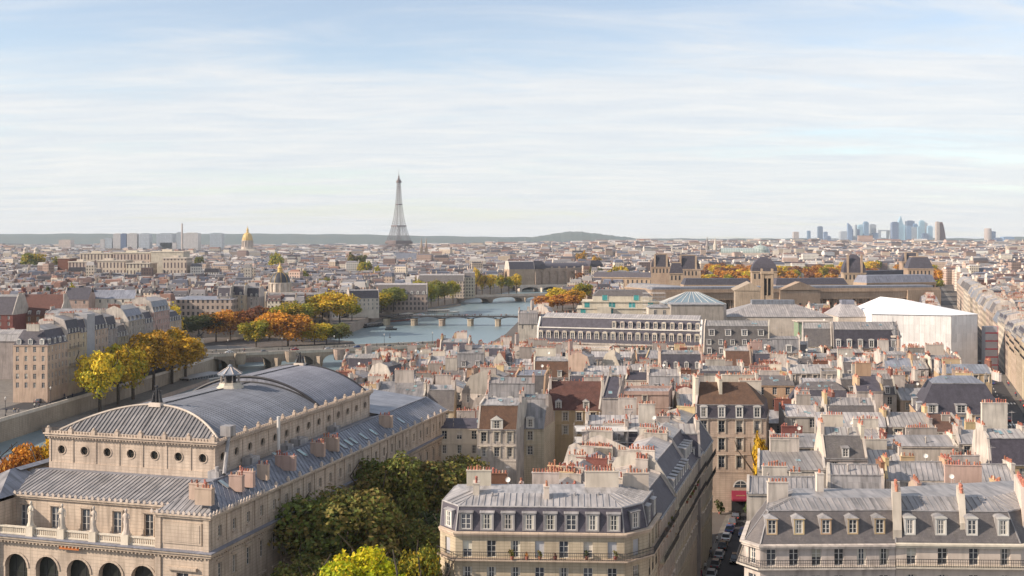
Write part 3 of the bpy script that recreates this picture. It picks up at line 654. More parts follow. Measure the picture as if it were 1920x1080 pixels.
# statues on the balustrade piers: top-level things
def statue(x, lean, arm):
    mb = MB(); ring = lambda cx, cy, z, rx, ry: [(cx + rx * math.cos(2 * math.pi * i / 12), cy + ry * math.sin(2 * math.pi * i / 12), z) for i in range(12)]
    mb.rings([ring(0, 0, 0, .62, .5), ring(0, 0, .12, .6, .48), ring(.03 * lean, 0, .5, .42, .36), ring(.05 * lean, -.03, 1.1, .36, .32), ring(.02 * lean, 0, 1.7, .40, .33), ring(0, 0, 1.95, .32, .27),
              ring(-.02 * lean, 0, 2.35, .38, .28), ring(-.03 * lean, 0, 2.62, .40, .26), ring(-.03 * lean, 0, 2.78, .15, .14), ring(-.02 * lean, 0, 2.86, .12, .12), ring(0, -.02, 2.95, .17, .18), ring(0, -.03, 3.12, .19, .21), ring(0, 0, 3.3, .15, .16), ring(0, 0, 3.38, .04, .05)], 0)
    for s_ in (-1, 1):
        sh = Vector((s_ * .36, 0, 2.58)); el = sh + Vector((s_ * .16, -.12 if s_ == arm else -.05, -.5)); ha = el + (Vector((-s_ * .3, -.3, .18)) if s_ == arm else Vector((-s_ * .05, -.12, -.45)))
        mb.bar(sh, el, .11, 7, r2=.09); mb.bar(el, ha, .09, 7, r2=.06); mb.sphere(ha, .08, 6, 4)
    mb.bar((.2 * arm, -.3, .1), (.25 * arm, -.25, 1.5), .14, 6, r2=.1)
    o = mb.build('statue', ['stone2'], None, smooth=True)
    p = Matrix.Rotation(R(TR), 3, 'Z') @ Vector((x, -.12, 18.15)); o.location = Vector(TH) + p; o.rotation_euler = (0, 0, R(TR + 8 * lean)); o.scale = (1.05, 1.05, 1.08)
    return o
for i, (l_, a_, d_) in enumerate(((1, 1, 'robed stone statue on the theatre terrace nearest the blank corner pavilion'), (-1, -1, 'slim stone statue second from the right on the theatre terrace'),
                               (1, -1, 'draped stone statue third from the right on the theatre terrace'), (-1, 1, 'leftmost stone statue on the theatre terrace'))):
    tag(statue(-13.6 - 5.4 * i, l_, a_), d_, 'statue', 'statues along the theatre terrace')
# pleated zinc roofs: front, flank, pavilion hips
mb = MB(); E = 21.75; T = 24.2
def zr_(a, b, c, d, m=0, step=.72, rib=True):
    "roof quad a,b (eave) c,d (top) with standing ribs running from eave to top"
    a, b, c, d = map(Vector, (a, b, c, d)); mb.quad(a, b, c, d, m)
    if not rib: return
    n = max(1, int((b - a).length / step)); nn = (b - a).cross(d - a).normalized() * .1; t = (b - a).normalized() * .05
    for i in range(n + 1):
        p = a.lerp(b, i / n); q = d.lerp(c, i / n)
        if (q - p).length < .3: continue
        mb.add([p - t, p + t, q + t, q - t, p - t + nn, p + t + nn, q + t + nn, q - t + nn], [(4, 5, 6, 7), (0, 1, 5, 4), (1, 2, 6, 5), (3, 0, 4, 7)], m)
zr_((-38.6, 3.2, E), (-6.4, 3.2, E), (-6.4, 11, T - .4), (-38.6, 11, T - .4), 0)
zr_((-7.5, 11, T - .4), (-38.5, 11, T - .4), (-38.5, 13.4, T - .6), (-7.5, 13.4, T - .6), 1, rib=False)
zr_((.3, 2, E), (.3, 98, E), (-4.6, 98, T + .3), (-4.6, 8, T + .3), 1, 1.1); mb.poly([(.3, 2, E), (-4.6, 8, T + .3), (.3, -.6, E)], 1)
zr_((-8.9, -.6, E), (.3, -.6, E), (-4.6, 7, T + .3), (-4.6, 7, T + .3), 0, .72, False); zr_((.3, -.6, E), (.3, 2, E), (-4.6, 8, T + .3), (-4.6, 7, T + .3), 1, rib=False)
for i in range(13):
    x = -8.9 + 9.2 * i / 12; t = min(1, (x + 8.9) / 4.3) if x < -4.6 else min(1, (.3 - x) / 4.9)
    if t > .08:
        A = Vector((x, -.6, E + .0)); B = Vector((x, -.6 + 7.6 * t, E + (T + .3 - E) * t)); mb.bar(A + Vector((0, 0, .03)), B + Vector((0, 0, .03)), .06, 4, 2)
zr_((-8.9, 11, E), (-8.9, -.6, E), (-4.6, 7, T + .3), (-4.6, 9, T + .3), 1, rib=False)
mb.quad((-4.6, 8, T + .3), (-4.6, 98, T + .3), (-7.5, 98, T - .2), (-7.5, 8, T - .2), 1)
# left wing roof mirrored
mb.quad((-44.5, 98, E), (-44.5, -.6, E), (-39.6, 7, T + .3), (-39.6, 98, T + .3), 1); mb.poly([(-44.5, -.6, E), (-35.3, -.6, E), (-39.6, 7, T + .3)], 0)
mb.quad((-35.3, -.6, E), (-35.3, 11, E), (-39.6, 9, T + .3), (-39.6, 7, T + .3), 1); mb.quad((-39.6, 98, T + .3), (-39.6, 8, T + .3), (-38.5, 8, T), (-38.5, 98, T), 1)
# rear roof behind the hall
mb.quad((-4.6, 72, T + .3), (-22, 72, T + 2.2), (-22, 97, T + 2.2), (-4.6, 97, T + .3), 1); mb.quad((-22, 72, T + 2.2), (-39.6, 72, T + .3), (-39.6, 97, T + .3), (-22, 97, T + 2.2), 1); mb.poly([(-4.6, 97, T + .3), (-22, 97, T + 2.2), (-39.6, 97, T + .3)], 1)
mb.box(-4.75, -4.45, 8, 97.5, T + .28, T + .48, 1)
mb.build('lower_roof', ['zincs0' if 'zincs0' in M else 'zinc', 'zincb', 'zinc'], th)
# crest of leaf-shaped antefixes on the eaves
mb = MB()
def crest(a, b, step, s=.26):
    a, b = Vector(a), Vector(b); n = int((b - a).length / step); d = (b - a).normalized()
    for i in range(n + 1):
        p = a.lerp(b, i / n); q = [p - d * s * .6, p - d * s, p, p + d * s, p + d * s * .6]; z = (0, .3, .62, .3, 0); w_ = Vector((d.y, -d.x, 0)) * .07
        F_ = [v + Vector((0, 0, h)) + w_ for v, h in zip(q, z)]; K_ = [v + Vector((0, 0, h)) - w_ for v, h in zip(q, z)]
        mb.poly(F_); mb.poly(K_[::-1])
        for j in range(4): mb.quad(F_[j], K_[j], K_[j + 1], F_[j + 1])
crest((-35.4, 3.1, E), (-8.9, 3.1, E), .95); crest((-8.9, -.85, E), (.5, -.85, E), .8); crest((-44.2, -.85, E), (-35.4, -.85, E), .8); crest((.5, -.85, E), (.5, 14, E), .8)
for i in range(20): y = 18 + 3.98 * i; mb.box(.1, .5, y, y + .4, E, E + .55); mb.sphere((.3, y + .2, E + .68), .2, 6, 4)
mb.build('roof_crest', ['stone2'], th)['kind'] = 'stuff'
# ---- the vaulted hall
HX0, HX1, HY0, HY1, HZ = -37.4, -7.5, 13.4, 72.0, 28.9
mb = MB()
def oculus_wall(a, b, z0, z1, cents, r, zc):
    a = Vector((a[0], a[1])); b = Vector((b[0], b[1])); L = (b - a).length; d = (b - a) / L; nrm = Vector((d.y, -d.x)); P = lambda u, z, k=0.: (a.x + d.x * u - nrm.x * k, a.y + d.y * u - nrm.y * k, z); n = 16
    ed = [0] + [v for c in cents for v in (c - r * 1.3, c + r * 1.3)] + [L]
    for i in range(0, len(ed), 2): mb.quad(P(ed[i], z0), P(ed[i + 1], z0), P(ed[i + 1], z1), P(ed[i], z1))
    for c in cents:
        R_ = r * 1.3; mb.quad(P(c - R_, z0), P(c + R_, z0), P(c + R_, zc - R_), P(c - R_, zc - R_)); mb.quad(P(c - R_, zc + R_), P(c + R_, zc + R_), P(c + R_, z1), P(c - R_, z1))
        for i in range(n):
            a0, a1 = 2 * math.pi * i / n, 2 * math.pi * (i + 1) / n
            sq = lambda t: (c + R_ * max(-1, min(1, 1.414 * math.cos(t))), zc + R_ * max(-1, min(1, 1.414 * math.sin(t)))); ci = lambda t, q=1.: (c + r * q * math.cos(t), zc + r * q * math.sin(t))
            s0, s1, c0, c1_ = sq(a0), sq(a1), ci(a0), ci(a1)
            mb.quad(P(*c1_), P(*c0), P(*s0), P(*s1)); mb.quad(P(*c0), P(*c1_), P(*c1_, .35), P(*c0, .35))
            o0, o1 = ci(a0, 1.24), ci(a1, 1.24); mb.quad(P(*c1_, -.09), P(*c0, -.09), P(*o0, -.09), P(*o1, -.09)); mb.quad(P(*o1, -.09), P(*o0, -.09), P(*o0), P(*o1)); mb.quad(P(*c0, -.09), P(*c1_, -.09), P(*c1_), P(*c0))
    return [P(c, zc, .3) for c in cents]
W7 = (HX1 - HX0) / 7; fr = [W7 * (i + .5) for i in range(7)]; W14 = (HY1 - HY0) / 14; sd = [W14 * (i + .5) for i in range(14)]
oc1 = oculus_wall((HX0, HY0), (HX1, HY0), 22.8, HZ, fr, .68, 26.6); oc2 = oculus_wall((HX1, HY0), (HX1, HY1), 22.8, HZ, sd, .68, 26.6)
mb.quad((HX1, HY1, 22.8), (HX0, HY1, 22.8), (HX0, HY1, HZ), (HX1, HY1, HZ)); mb.quad((HX0, HY1, 22.8), (HX0, HY0, 22.8), (HX0, HY0, HZ), (HX0, HY1, HZ))
for i in range(8): x = HX0 + W7 * i; mb.box(x - .16, x + .16, HY0 - .1, HY0, 24, HZ); 
for i in range(15): y = HY0 + W14 * i; mb.box(HX1, HX1 + .1, y - .16, y + .16, 24, HZ)
mb.box(HX0 - .15, HX1 + .15, HY0 - .15, HY0 - .001, 23, 24.6); mb.box(HX1, HX1 + .15, HY0, HY1, 23, 24.6)
for z0, z1, e in ((HZ - .5, HZ - .15, .3), (HZ - .15, HZ + .2, .6), (HZ + .2, HZ + .4, .8)):
    mb.box(HX0 - e, HX1 + e, HY0 - e, HY0, z0, z1, 0, True); mb.box(HX1, HX1 + e, HY0, HY1 + e, z0, z1, 0, True)
mb.box(HX0, HX1, HY0, HY1, HZ - .1, HZ + .38)
k = HX0
while k < HX1: mb.box(k, k + .2, HY0 - .5, HY0 - .3, HZ - .4, HZ - .16, 0, True); mb.box(k, k + .3, HY0 - .62, HY0 - .34, HZ + .4, HZ + .74); k += .55
k = HY0
while k < HY1: mb.box(HX1 + .3, HX1 + .5, k, k + .2, HZ - .4, HZ - .16, 0, True); mb.box(HX1 + .34, HX1 + .62, k, k + .3, HZ + .4, HZ + .7); k += .55
for i in range(8): x = HX0 + W7 * i; mb.box(x - .35, x + .35, HY0 - .75, HY0 - .15, HZ + .4, HZ + 1.15); mb.sphere((x, HY0 - .45, HZ + 1.3), .25, 7, 5)
for i in range(1, 15): y = HY0 + W14 * i; mb.box(HX1 + .15, HX1 + .7, y - .25, y + .25, HZ + .4, HZ + 1.1); mb.sphere((HX1 + .42, y, HZ + 1.25), .22, 7, 5)
mb.build('hall_wall', ['theatre'], th)
def ocm():
    mb = MB(); n = 16; mb.poly([(.7 * math.cos(2 * math.pi * i / n), 0, .7 * math.sin(2 * math.pi * i / n)) for i in range(n)], 0)
    mb.box(-.03, .03, -.05, 0, -.66, .66, 1); mb.box(-.66, .66, -.05, 0, -.03, .03, 1); return mb.mesh('round_window', ['dglass', 'bark'])
om = ocm()
for p in oc1: link('round_window', om, th, p)
for p in oc2: link('round_window', om, th, p, 90)
def vault(y_front, y_back, rise, name, front):
    mb = MB(); n = 26; cx = (HX0 + HX1) / 2; hw = (HX1 - HX0) / 2 - .5; rad = (hw * hw + rise * rise) / (2 * rise); z0 = HZ + .38
    P = []
    for i in range(n + 1):
        a = math.asin(hw / rad) * (2 * i / n - 1); P.append((cx + rad * math.sin(a), z0 + rad * math.cos(a) - (rad - rise)))
    ys = [y_front + (z - z0) * 1.35 if front else y_front for x, z in P]
    for i in range(n):
        (xa, za), (xb, zb_) = P[i], P[i + 1]; seg = 1
        mb.quad((xa, ys[i], za), (xb, ys[i + 1], zb_), (xb, y_back, zb_), (xa, y_back, za), 0)
    # ribs down the curve
    y = y_front + .9
    while y < y_back:
        for i in range(n):
            (xa, za), (xb, zb_) = P[i], P[i + 1]
            if ys[i] < y and ys[i + 1] < y: mb.add([(xa, y - .05, za), (xa, y + .05, za), (xb, y + .05, zb_), (xb, y - .05, zb_), (xa, y - .05, za + .08), (xa, y + .05, za + .08), (xb, y + .05, zb_ + .08), (xb, y - .05, zb_ + .08)], [(4, 7, 6, 5), (0, 4, 5, 1), (0, 3, 7, 4), (2, 1, 5, 6)], 0)
        y += .9
    if front:      # inclined pleated face
        for i in range(n):
            (xa, za), (xb, zb_) = P[i], P[i + 1]; mb.quad((xa, y_front, z0 + .0), (xb, y_front, z0), (xb, ys[i + 1], zb_), (xa, ys[i], za), 1)
        for i in range(40):
            x = HX0 + 1 + (HX1 - HX0 - 2) * i / 39; z = np.interp(x, [p[0] for p in P], [p[1] for p in P]); mb.bar((x, y_front - .02, z0 + .06), (x, y_front + (z - z0) * 1.35 - .02, z + .06), .13, 4, 1)
        for i in range(n):
            (xa, za), (xb, zb_) = P[i], P[i + 1]; mb.bar((xa, ys[i], za + .12), (xb, ys[i + 1], zb_ + .12), .22, 5, 2)
    else: mb.poly([(x, y_front, z) for x, z in P], 0)
    if not front:
        for i in range(n): (xa, za), (xb, zb_) = P[i], P[i + 1]; mb.bar((xa, y_front, za + .1), (xb, y_front, zb_ + .1), .25, 5, 3)
    mb.poly([(x, y_back, z) for x, z in reversed(P)], 0)
    for i in range(n): (xa, za), (xb, zb_) = P[i], P[i + 1]; mb.bar((xa, y_back, za + .1), (xb, y_back, zb_ + .1), .2, 5, 3)
    mb.bar((cx, y_front + rise * 1.35 * front, z0 + rise + .05), (cx, y_back, z0 + rise + .05), .16, 4, 3)
    mb.build(name, ['zincb', 'zinc', 'stone2', 'iron'], th)
    return cx, z0 + rise
vault(HY0 + 1.6, 50, 3.9, 'vault_roof', True); cx_, zt_ = vault(50, HY1 - .5, 4.9, 'rear_vault_roof', False)
def th_world(x, y, z): p = Matrix.Rotation(R(TR), 3, 'Z') @ Vector((x, y, z)); return Vector(TH) + p
# lantern kiosk on the ridge
lan = link('roof_lantern', None, th, (-22.4, 43, 32.9), 0, (.85, .85, .8))
mb = MB(); mb.lathe([(3.4, -.6), (3.0, .4), (2.4, 1.0), (2.3, 1.5)], 8); mb.build('lantern_base', ['stone2'], lan)
mb = MB()
for i in range(8): a = 2 * math.pi * i / 8; mb.bar((1.95 * math.cos(a), 1.95 * math.sin(a), 1.4), (1.95 * math.cos(a), 1.95 * math.sin(a), 3.3), .14, 5)
mb.lathe([(1.3, 1.5), (1.3, 3.3)], 8, m=1); mb.build('lantern_posts', ['grey', 'iron'], lan)
mb = MB(); mb.lathe([(2.7, 3.3), (2.75, 3.55), (2.2, 3.75), (1.1, 4.6), (.5, 5.0), (.45, 5.4), (.05, 5.7)], 8)
for i in range(8): a = 2 * math.pi * i / 8; mb.bar((2.7 * math.cos(a), 2.7 * math.sin(a), 3.6), (.5 * math.cos(a), .5 * math.sin(a), 5.05), .09, 4, 1)
mb.build('lantern_roof', ['zincb', 'stone2'], lan)
# bronze group on the crown of the vault and bust at the far end
def group_statue(h, nm, lab, p):
    mb = MB(); mb.box(-1.1, 1.1, -.7, .7, -.4, .25, 1)
    for x, s, l in ((-.7, .8, .3), (0, 1.15, 0), (.75, .85, -.3)):
        b = h * s; mb.bar((x, 0, .2), (x + l * .4, 0, b * .5), .34, 7, r2=.24); mb.bar((x + l * .4, 0, b * .5), (x + l, 0, b * .82), .28, 7, r2=.2); mb.sphere((x + l, 0, b * .92), b * .075, 8, 6)
        mb.bar((x + l, 0, b * .78), (x + l + (1 if x > 0 else -1) * .55, 0, b * 1.02), .09, 5, r2=.06)
    o = mb.build(nm, ['iron', 'stone2'], None); o.location = th_world(*p); o.rotation_euler = (0, 0, R(TR)); tag(o, lab, 'statue'); return o
group_statue(2.7, 'bronze_statue_group', 'dark bronze figures standing on the front crest of the vaulted theatre roof', (-22.5, HY0 + 1.6 + 5.4, 33.4))
group_statue(2.2, 'bronze_statue_group', 'dark bronze figures at the far end of the vaulted theatre roof', (-22.5, HY1 - 1.2, 34.4))
# chimneys, skylights and ducts on the flank roof
for px, py, ly, lx in ((372, 915, 2.2, 1.1), (404, 925, 2.3, 1.0), (457, 900, 1.9, .9), (484, 893, 2.2, .9), (511, 880, 1.6, .8), (541, 862, 3.0, .9), (612, 838, 2.2, .9), (634, 828, 2.6, .9), (740, 786, 2.4, .9)):
    q = thloc(at(px, py, 24.6)); x = max(-6.5, min(-1.6, q[0])); place_chimney(th, x, q[1], 22.9, 25.3, ly * 1.15, lx * .85, 'pink')
for px, py in ((745 - 70, 827), (760, 785), (737, 793), (717, 807), (700, 815), (682, 823), (668, 832), (650, 838), (520, 868), (470, 905), (575, 855), (430, 915)):
    q = thloc(at(px, py, 23.4)); y = q[1]; x = max(-3.6, min(-.8, q[0])); o = link('skylight', skylight_mesh(1.0, 2.0), th, (x, y, 21.85 + (-x + .3) * .5625)); o.rotation_euler = (math.atan(.56), 0, R(90))
mb = MB(); mb.bar((-5.6, 30, 24), (-5.6, 30, 30.6), .28, 8); mb.bar((-5.6, 30, 24.4), (-4.2, 27.5, 24.2), .28, 8); mb.build('vent_pipe', ['frame'], th)
mb = MB(); mb.bar((-4.5, 11, 24.9), (-7.0, 16.5, 29.6), .3, 7); mb.box(-8.2, -6.4, 16, 17.6, 29.6, 31.2); mb.build('roof_duct', ['zinc'], th)
mb = MB()
for y, l in ((11, 1.6), (21, 2.4), (33, 2.0), (37.5, 3), (52, 2)): mb.box(-7.3, -5.4, y, y + l, 24.0, 25.2 + .2 * (l > 2)); mb.bar((-6, y + .5, 25), (-6, y + .5, 25.9), .3, 7)
mb.build('roof_plant', ['zinc'], th)
mb = MB(); mb.box(-23.6, -20.2, -.58, -.5, 0, .5); o = mb.build('banner', [mat('red_banner', (.5, .12, .05), var=0)], th, (-1, 0, 15.3))
SK = math.tan(R(17.2)); US = Vector((math.sin(R(17.2)), math.cos(R(17.2))))
def RIVP(y): return (220 + (y - 482) * .368, y)
RBL = [(-108, 120), (-104, 200), (-92, 300), (-74, 380), (-57, 440), (-36, 520), (-18, 600), (-4, 700), (8, 850), (26, 1000), (36, 1090), (50, 1200)]
# ---------------------------------------------------------------- ground, river, streets
def water_mat():
    m = bpy.data.materials.new('river_water'); m.use_nodes = True; t = m.node_tree; N = t.nodes; L = t.links; b = N['Principled BSDF']
    b.inputs['Base Color'].default_value = (.15, .21, .235, 1); b.inputs['Roughness'].default_value = .33; b.inputs['Specular IOR Level'].default_value = .5
    g = N.new('ShaderNodeNewGeometry'); mp = N.new('ShaderNodeMapping'); L.new(g.outputs['Position'], mp.inputs[0]); mp.inputs['Scale'].default_value = (.30, .16, 1)
    n1 = N.new('ShaderNodeTexNoise'); n1.inputs['Scale'].default_value = 1.0; n1.inputs['Detail'].default_value = 6; n1.inputs['Roughness'].default_value = .6; L.new(mp.outputs[0], n1.inputs['Vector'])
    bp = N.new('ShaderNodeBump'); bp.inputs['Strength'].default_value = .55; bp.inputs['Distance'].default_value = .5; L.new(n1.outputs['Fac'], bp.inputs['Height']); L.new(bp.outputs[0], b.inputs['Normal']); return m
M['water'] = water_mat()
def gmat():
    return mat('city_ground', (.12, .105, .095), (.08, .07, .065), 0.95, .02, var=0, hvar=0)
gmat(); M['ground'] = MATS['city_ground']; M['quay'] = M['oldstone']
mb = MB(); mb.quad((-3000, -100, -7), (3000, -100, -7), (3000, 2200, -7), (-3000, 2200, -7)); struct(mb.build('water', 'water'))
mb = MB(); mb.quad((-9000, -300, -9), (9000, -300, -9), (9000, 11200, -9), (-9000, 11200, -9)); struct(mb.build('river_bed', 'ground'))
LB = [(-60, 1133), (-106, 970), (-114, 850), (-118, 780), (-126, 748), (-210, 738), (-310, 640), (-420, 480), (-540, 300)]
rbp = RBL
# right bank, left bank, island as raised slabs with quay walls
right = [(-108, -50)] + [(2500, -50), (2500, 1500), (120, 1500)] + [(70, 1300)] + rbp[::-1]
mb = MB(); mb.prism(right, -8, 0, 1, 0); struct(mb.build('right_bank_ground', ['ground', 'quay']))
left = [(-60, 1133), (-52, 1240), (10, 1500), (-2500, 1500), (-2500, 100), (-600, 100)] + LB[::-1][:-1]
mb = MB(); mb.prism(left, -8, 0.02, 1, 0); struct(mb.build('left_bank_ground', ['ground', 'quay']))
isl = [(-186, 250), (-170, 360), (-155, 512), (-152, 560), (-162, 600), (-215, 575), (-300, 470), (-400, 250)]
mb = MB(); mb.prism(isl, -8, .04, 1, 0); struct(mb.build('island_ground', ['pave', 'quay']))
tip = [(-162, 590), (-128, 605), (-106, 645), (-98, 676), (-102, 694), (-130, 712), (-200, 722), (-232, 690), (-215, 585)]
mb = MB(); mb.prism(tip, -8, -4.2, 1, 0); struct(mb.build('island_garden_ground', ['ground', 'quay']))
# lower quay ledges along the left bank and island
mb = MB(); q = [(-150, 515), (-136, 515), (-142, 380), (-156, 330), (-172, 330), (-165, 380)]; mb.prism([(-155, 512), (-165, 380), (-156, 380), (-143, 512)][::-1][::-1], -8, -5.2, 1, 0); struct(mb.build('lower_quay', ['pave', 'quay']))
mb = MB(); mb.prism([(-60, 1133), (-106, 970), (-114, 850), (-106, 850), (-98, 968), (-53, 1128)][::1], -8, -5.4, 1, 0); struct(mb.build('left_lower_quay', ['pave', 'quay']))
mb = MB(); mb.prism([(x, y) for x, y in RBL[:5]] + [(x - 50, y) for x, y in RBL[:5]][::-1], -8, -5.3, 1, 0); struct(mb.build('right_lower_quay', ['ground', 'quay']))  # quay widened over the river; its dark top also stands in for shade
# far terrain
def ground_h(x, y):
    rgt = 1 / (1 + math.exp(-(x / max(1, y) + .02) * 18)); t = min(1, max(0, (y - 2300) / 2600)); return t * t * (3 - 2 * t) * (6 + 26 * rgt) + 3.0 * math.sin(x / 700) * t
mb = MB(); ys = [1490, 1800, 2200, 2700, 3200, 3800, 4500, 5300, 6200, 7200, 8400, 10000, 11100]; G_ = []
for y in ys: G_.append([(y * k / 14.0, y, ground_h(y * k / 14.0, y) - .3) for k in range(-12, 13)])
for i in range(len(ys) - 1):
    for j in range(24): mb.quad(G_[i][j], G_[i][j + 1], G_[i + 1][j + 1], G_[i + 1][j])
struct(mb.build('terrain', 'ground'))
# hills on the horizon
M['hill'] = mat('wooded_hill', (.045, .075, .07), (.07, .085, .07), 1, .006, var=0, hvar=0)
def hill(name, prof, dist, depth=450, seed=1):
    g = random.Random(seed); mb = MB(); n = 90; px0, px1 = prof[0][0], prof[-1][0]; R0, R1, R2 = [], [], []
    for i in range(n + 1):
        px = px0 + (px1 - px0) * i / n; py = np.interp(px, [p[0] for p in prof], [p[1] for p in prof]); y = dist; z = H + (CY - py) * y / F + 4 * math.sin(i * .9) * math.sin(i * .37)
        x = (px - 960) / F * y; R0.append((x * .93, y * .93, 18)); R1.append((x * .965, y * .965, z * .72)); R2.append((x, y, z))
    R3 = [(p[0], p[1] + depth, 10) for p in R2]
    mb.rings([R0, R1, R2, R3], 0, cap=False, close=False); struct(mb.build(name, 'hill', smooth=True))
hill('hills', [(-200, 439), (0, 438.5), (300, 438), (560, 438.5), (700, 440), (800, 442.5), (900, 443.5), (1000, 445), (1100, 446)], 10500, seed=2)
hill('hill', [(985, 446), (1010, 443), (1040, 438), (1062, 434.5), (1085, 434), (1100, 436), (1125, 438.5), (1150, 442), (1190, 446)], 9800, 450, 3)
hill('far_hills', [(1150, 447), (1400, 447.5), (1500, 446.5), (1700, 446.5), (1840, 447), (1870, 445.5), (1900, 444.5), (1960, 443.5), (2100, 444)], 10650, seed=4)
# streets: asphalt 4 mm above, pavements with kerbs
def strip(name, m, pts, z):
    mb = MB(); mb.poly([(x, y, z) for x, y in pts]); return struct(mb.build(name, m))
def off(p, d, v): return (p[0] + d[0] * v, p[1] + d[1] * v)
st0, st1 = Vector((13.2, 128)), Vector((13.2 + 112 * SK, 240)); V_ = Vector((US.y, -US.x))
strip('street', 'asphalt', [tuple(st0 + V_ * 1.1), tuple(st0 + V_ * 9.6), tuple(st1 + V_ * 9.6), tuple(st1 + V_ * 1.1)], .008)
for a, b, nm in ((0, 1.1, 'pavement'), (9.7, 12.2, 'pavement')):
    mb = MB(); mb.prism([tuple(st0 + V_ * a), tuple(st0 + V_ * b), tuple(st1 + V_ * b), tuple(st1 + V_ * a)], -.2, .13); struct(mb.build(nm, 'pave'))
rv = [(-21.0, -2.5)]
A0, A1 = RIVP(150), RIVP(1500)
strip('avenue', 'asphalt', [off(A0, (1, 0), -20), off(A0, (1, 0), -3.5), off(A1, (1, 0), -3.5), off(A1, (1, 0), -20)], .008)
mb = MB(); mb.prism([off(A0, (1, 0), -3.3), off(A0, (1, 0), 0.2), off(A1, (1, 0), .2), off(A1, (1, 0), -3.3)], -.2, .13); struct(mb.build('pavement', 'pave'))
mb = MB(); mb.prism([off(A0, (1, 0), -24), off(A0, (1, 0), -20.2), off(A1, (1, 0), -20.2), off(A1, (1, 0), -24)], -.2, .13); struct(mb.build('pavement', 'pave'))
mb = MB()
for k in range(18):
    for lane in (-14.5, -9): p = RIVP(330 + k * 9); mb.add([(p[0] + lane, p[1], .016), (p[0] + lane + .25, p[1], .016), (p[0] + lane + .25 + 1.2, p[1] + 3, .016), (p[0] + lane + 1.2, p[1] + 3, .016)], [(0, 1, 2, 3)])
for yy in (352, 398):
    p = RIVP(yy)
    for k in range(14): x = p[0] - 19.3 + k * 1.15; mb.quad((x, yy, .02), (x + .55, yy, .02), (x + 1.7, yy + 3.6, .02), (x + 1.15, yy + 3.6, .02))
struct(mb.build('road_markings', 'paint'))
strip('square_paving', 'pave', [(-235, 250), (-172, 330), (-168, 390), (-190, 405), (-260, 400)], .048)
strip('quay_road', 'asphalt', [(-172, 385), (-183, 385), (-172, 512), (-160, 512)], .052)
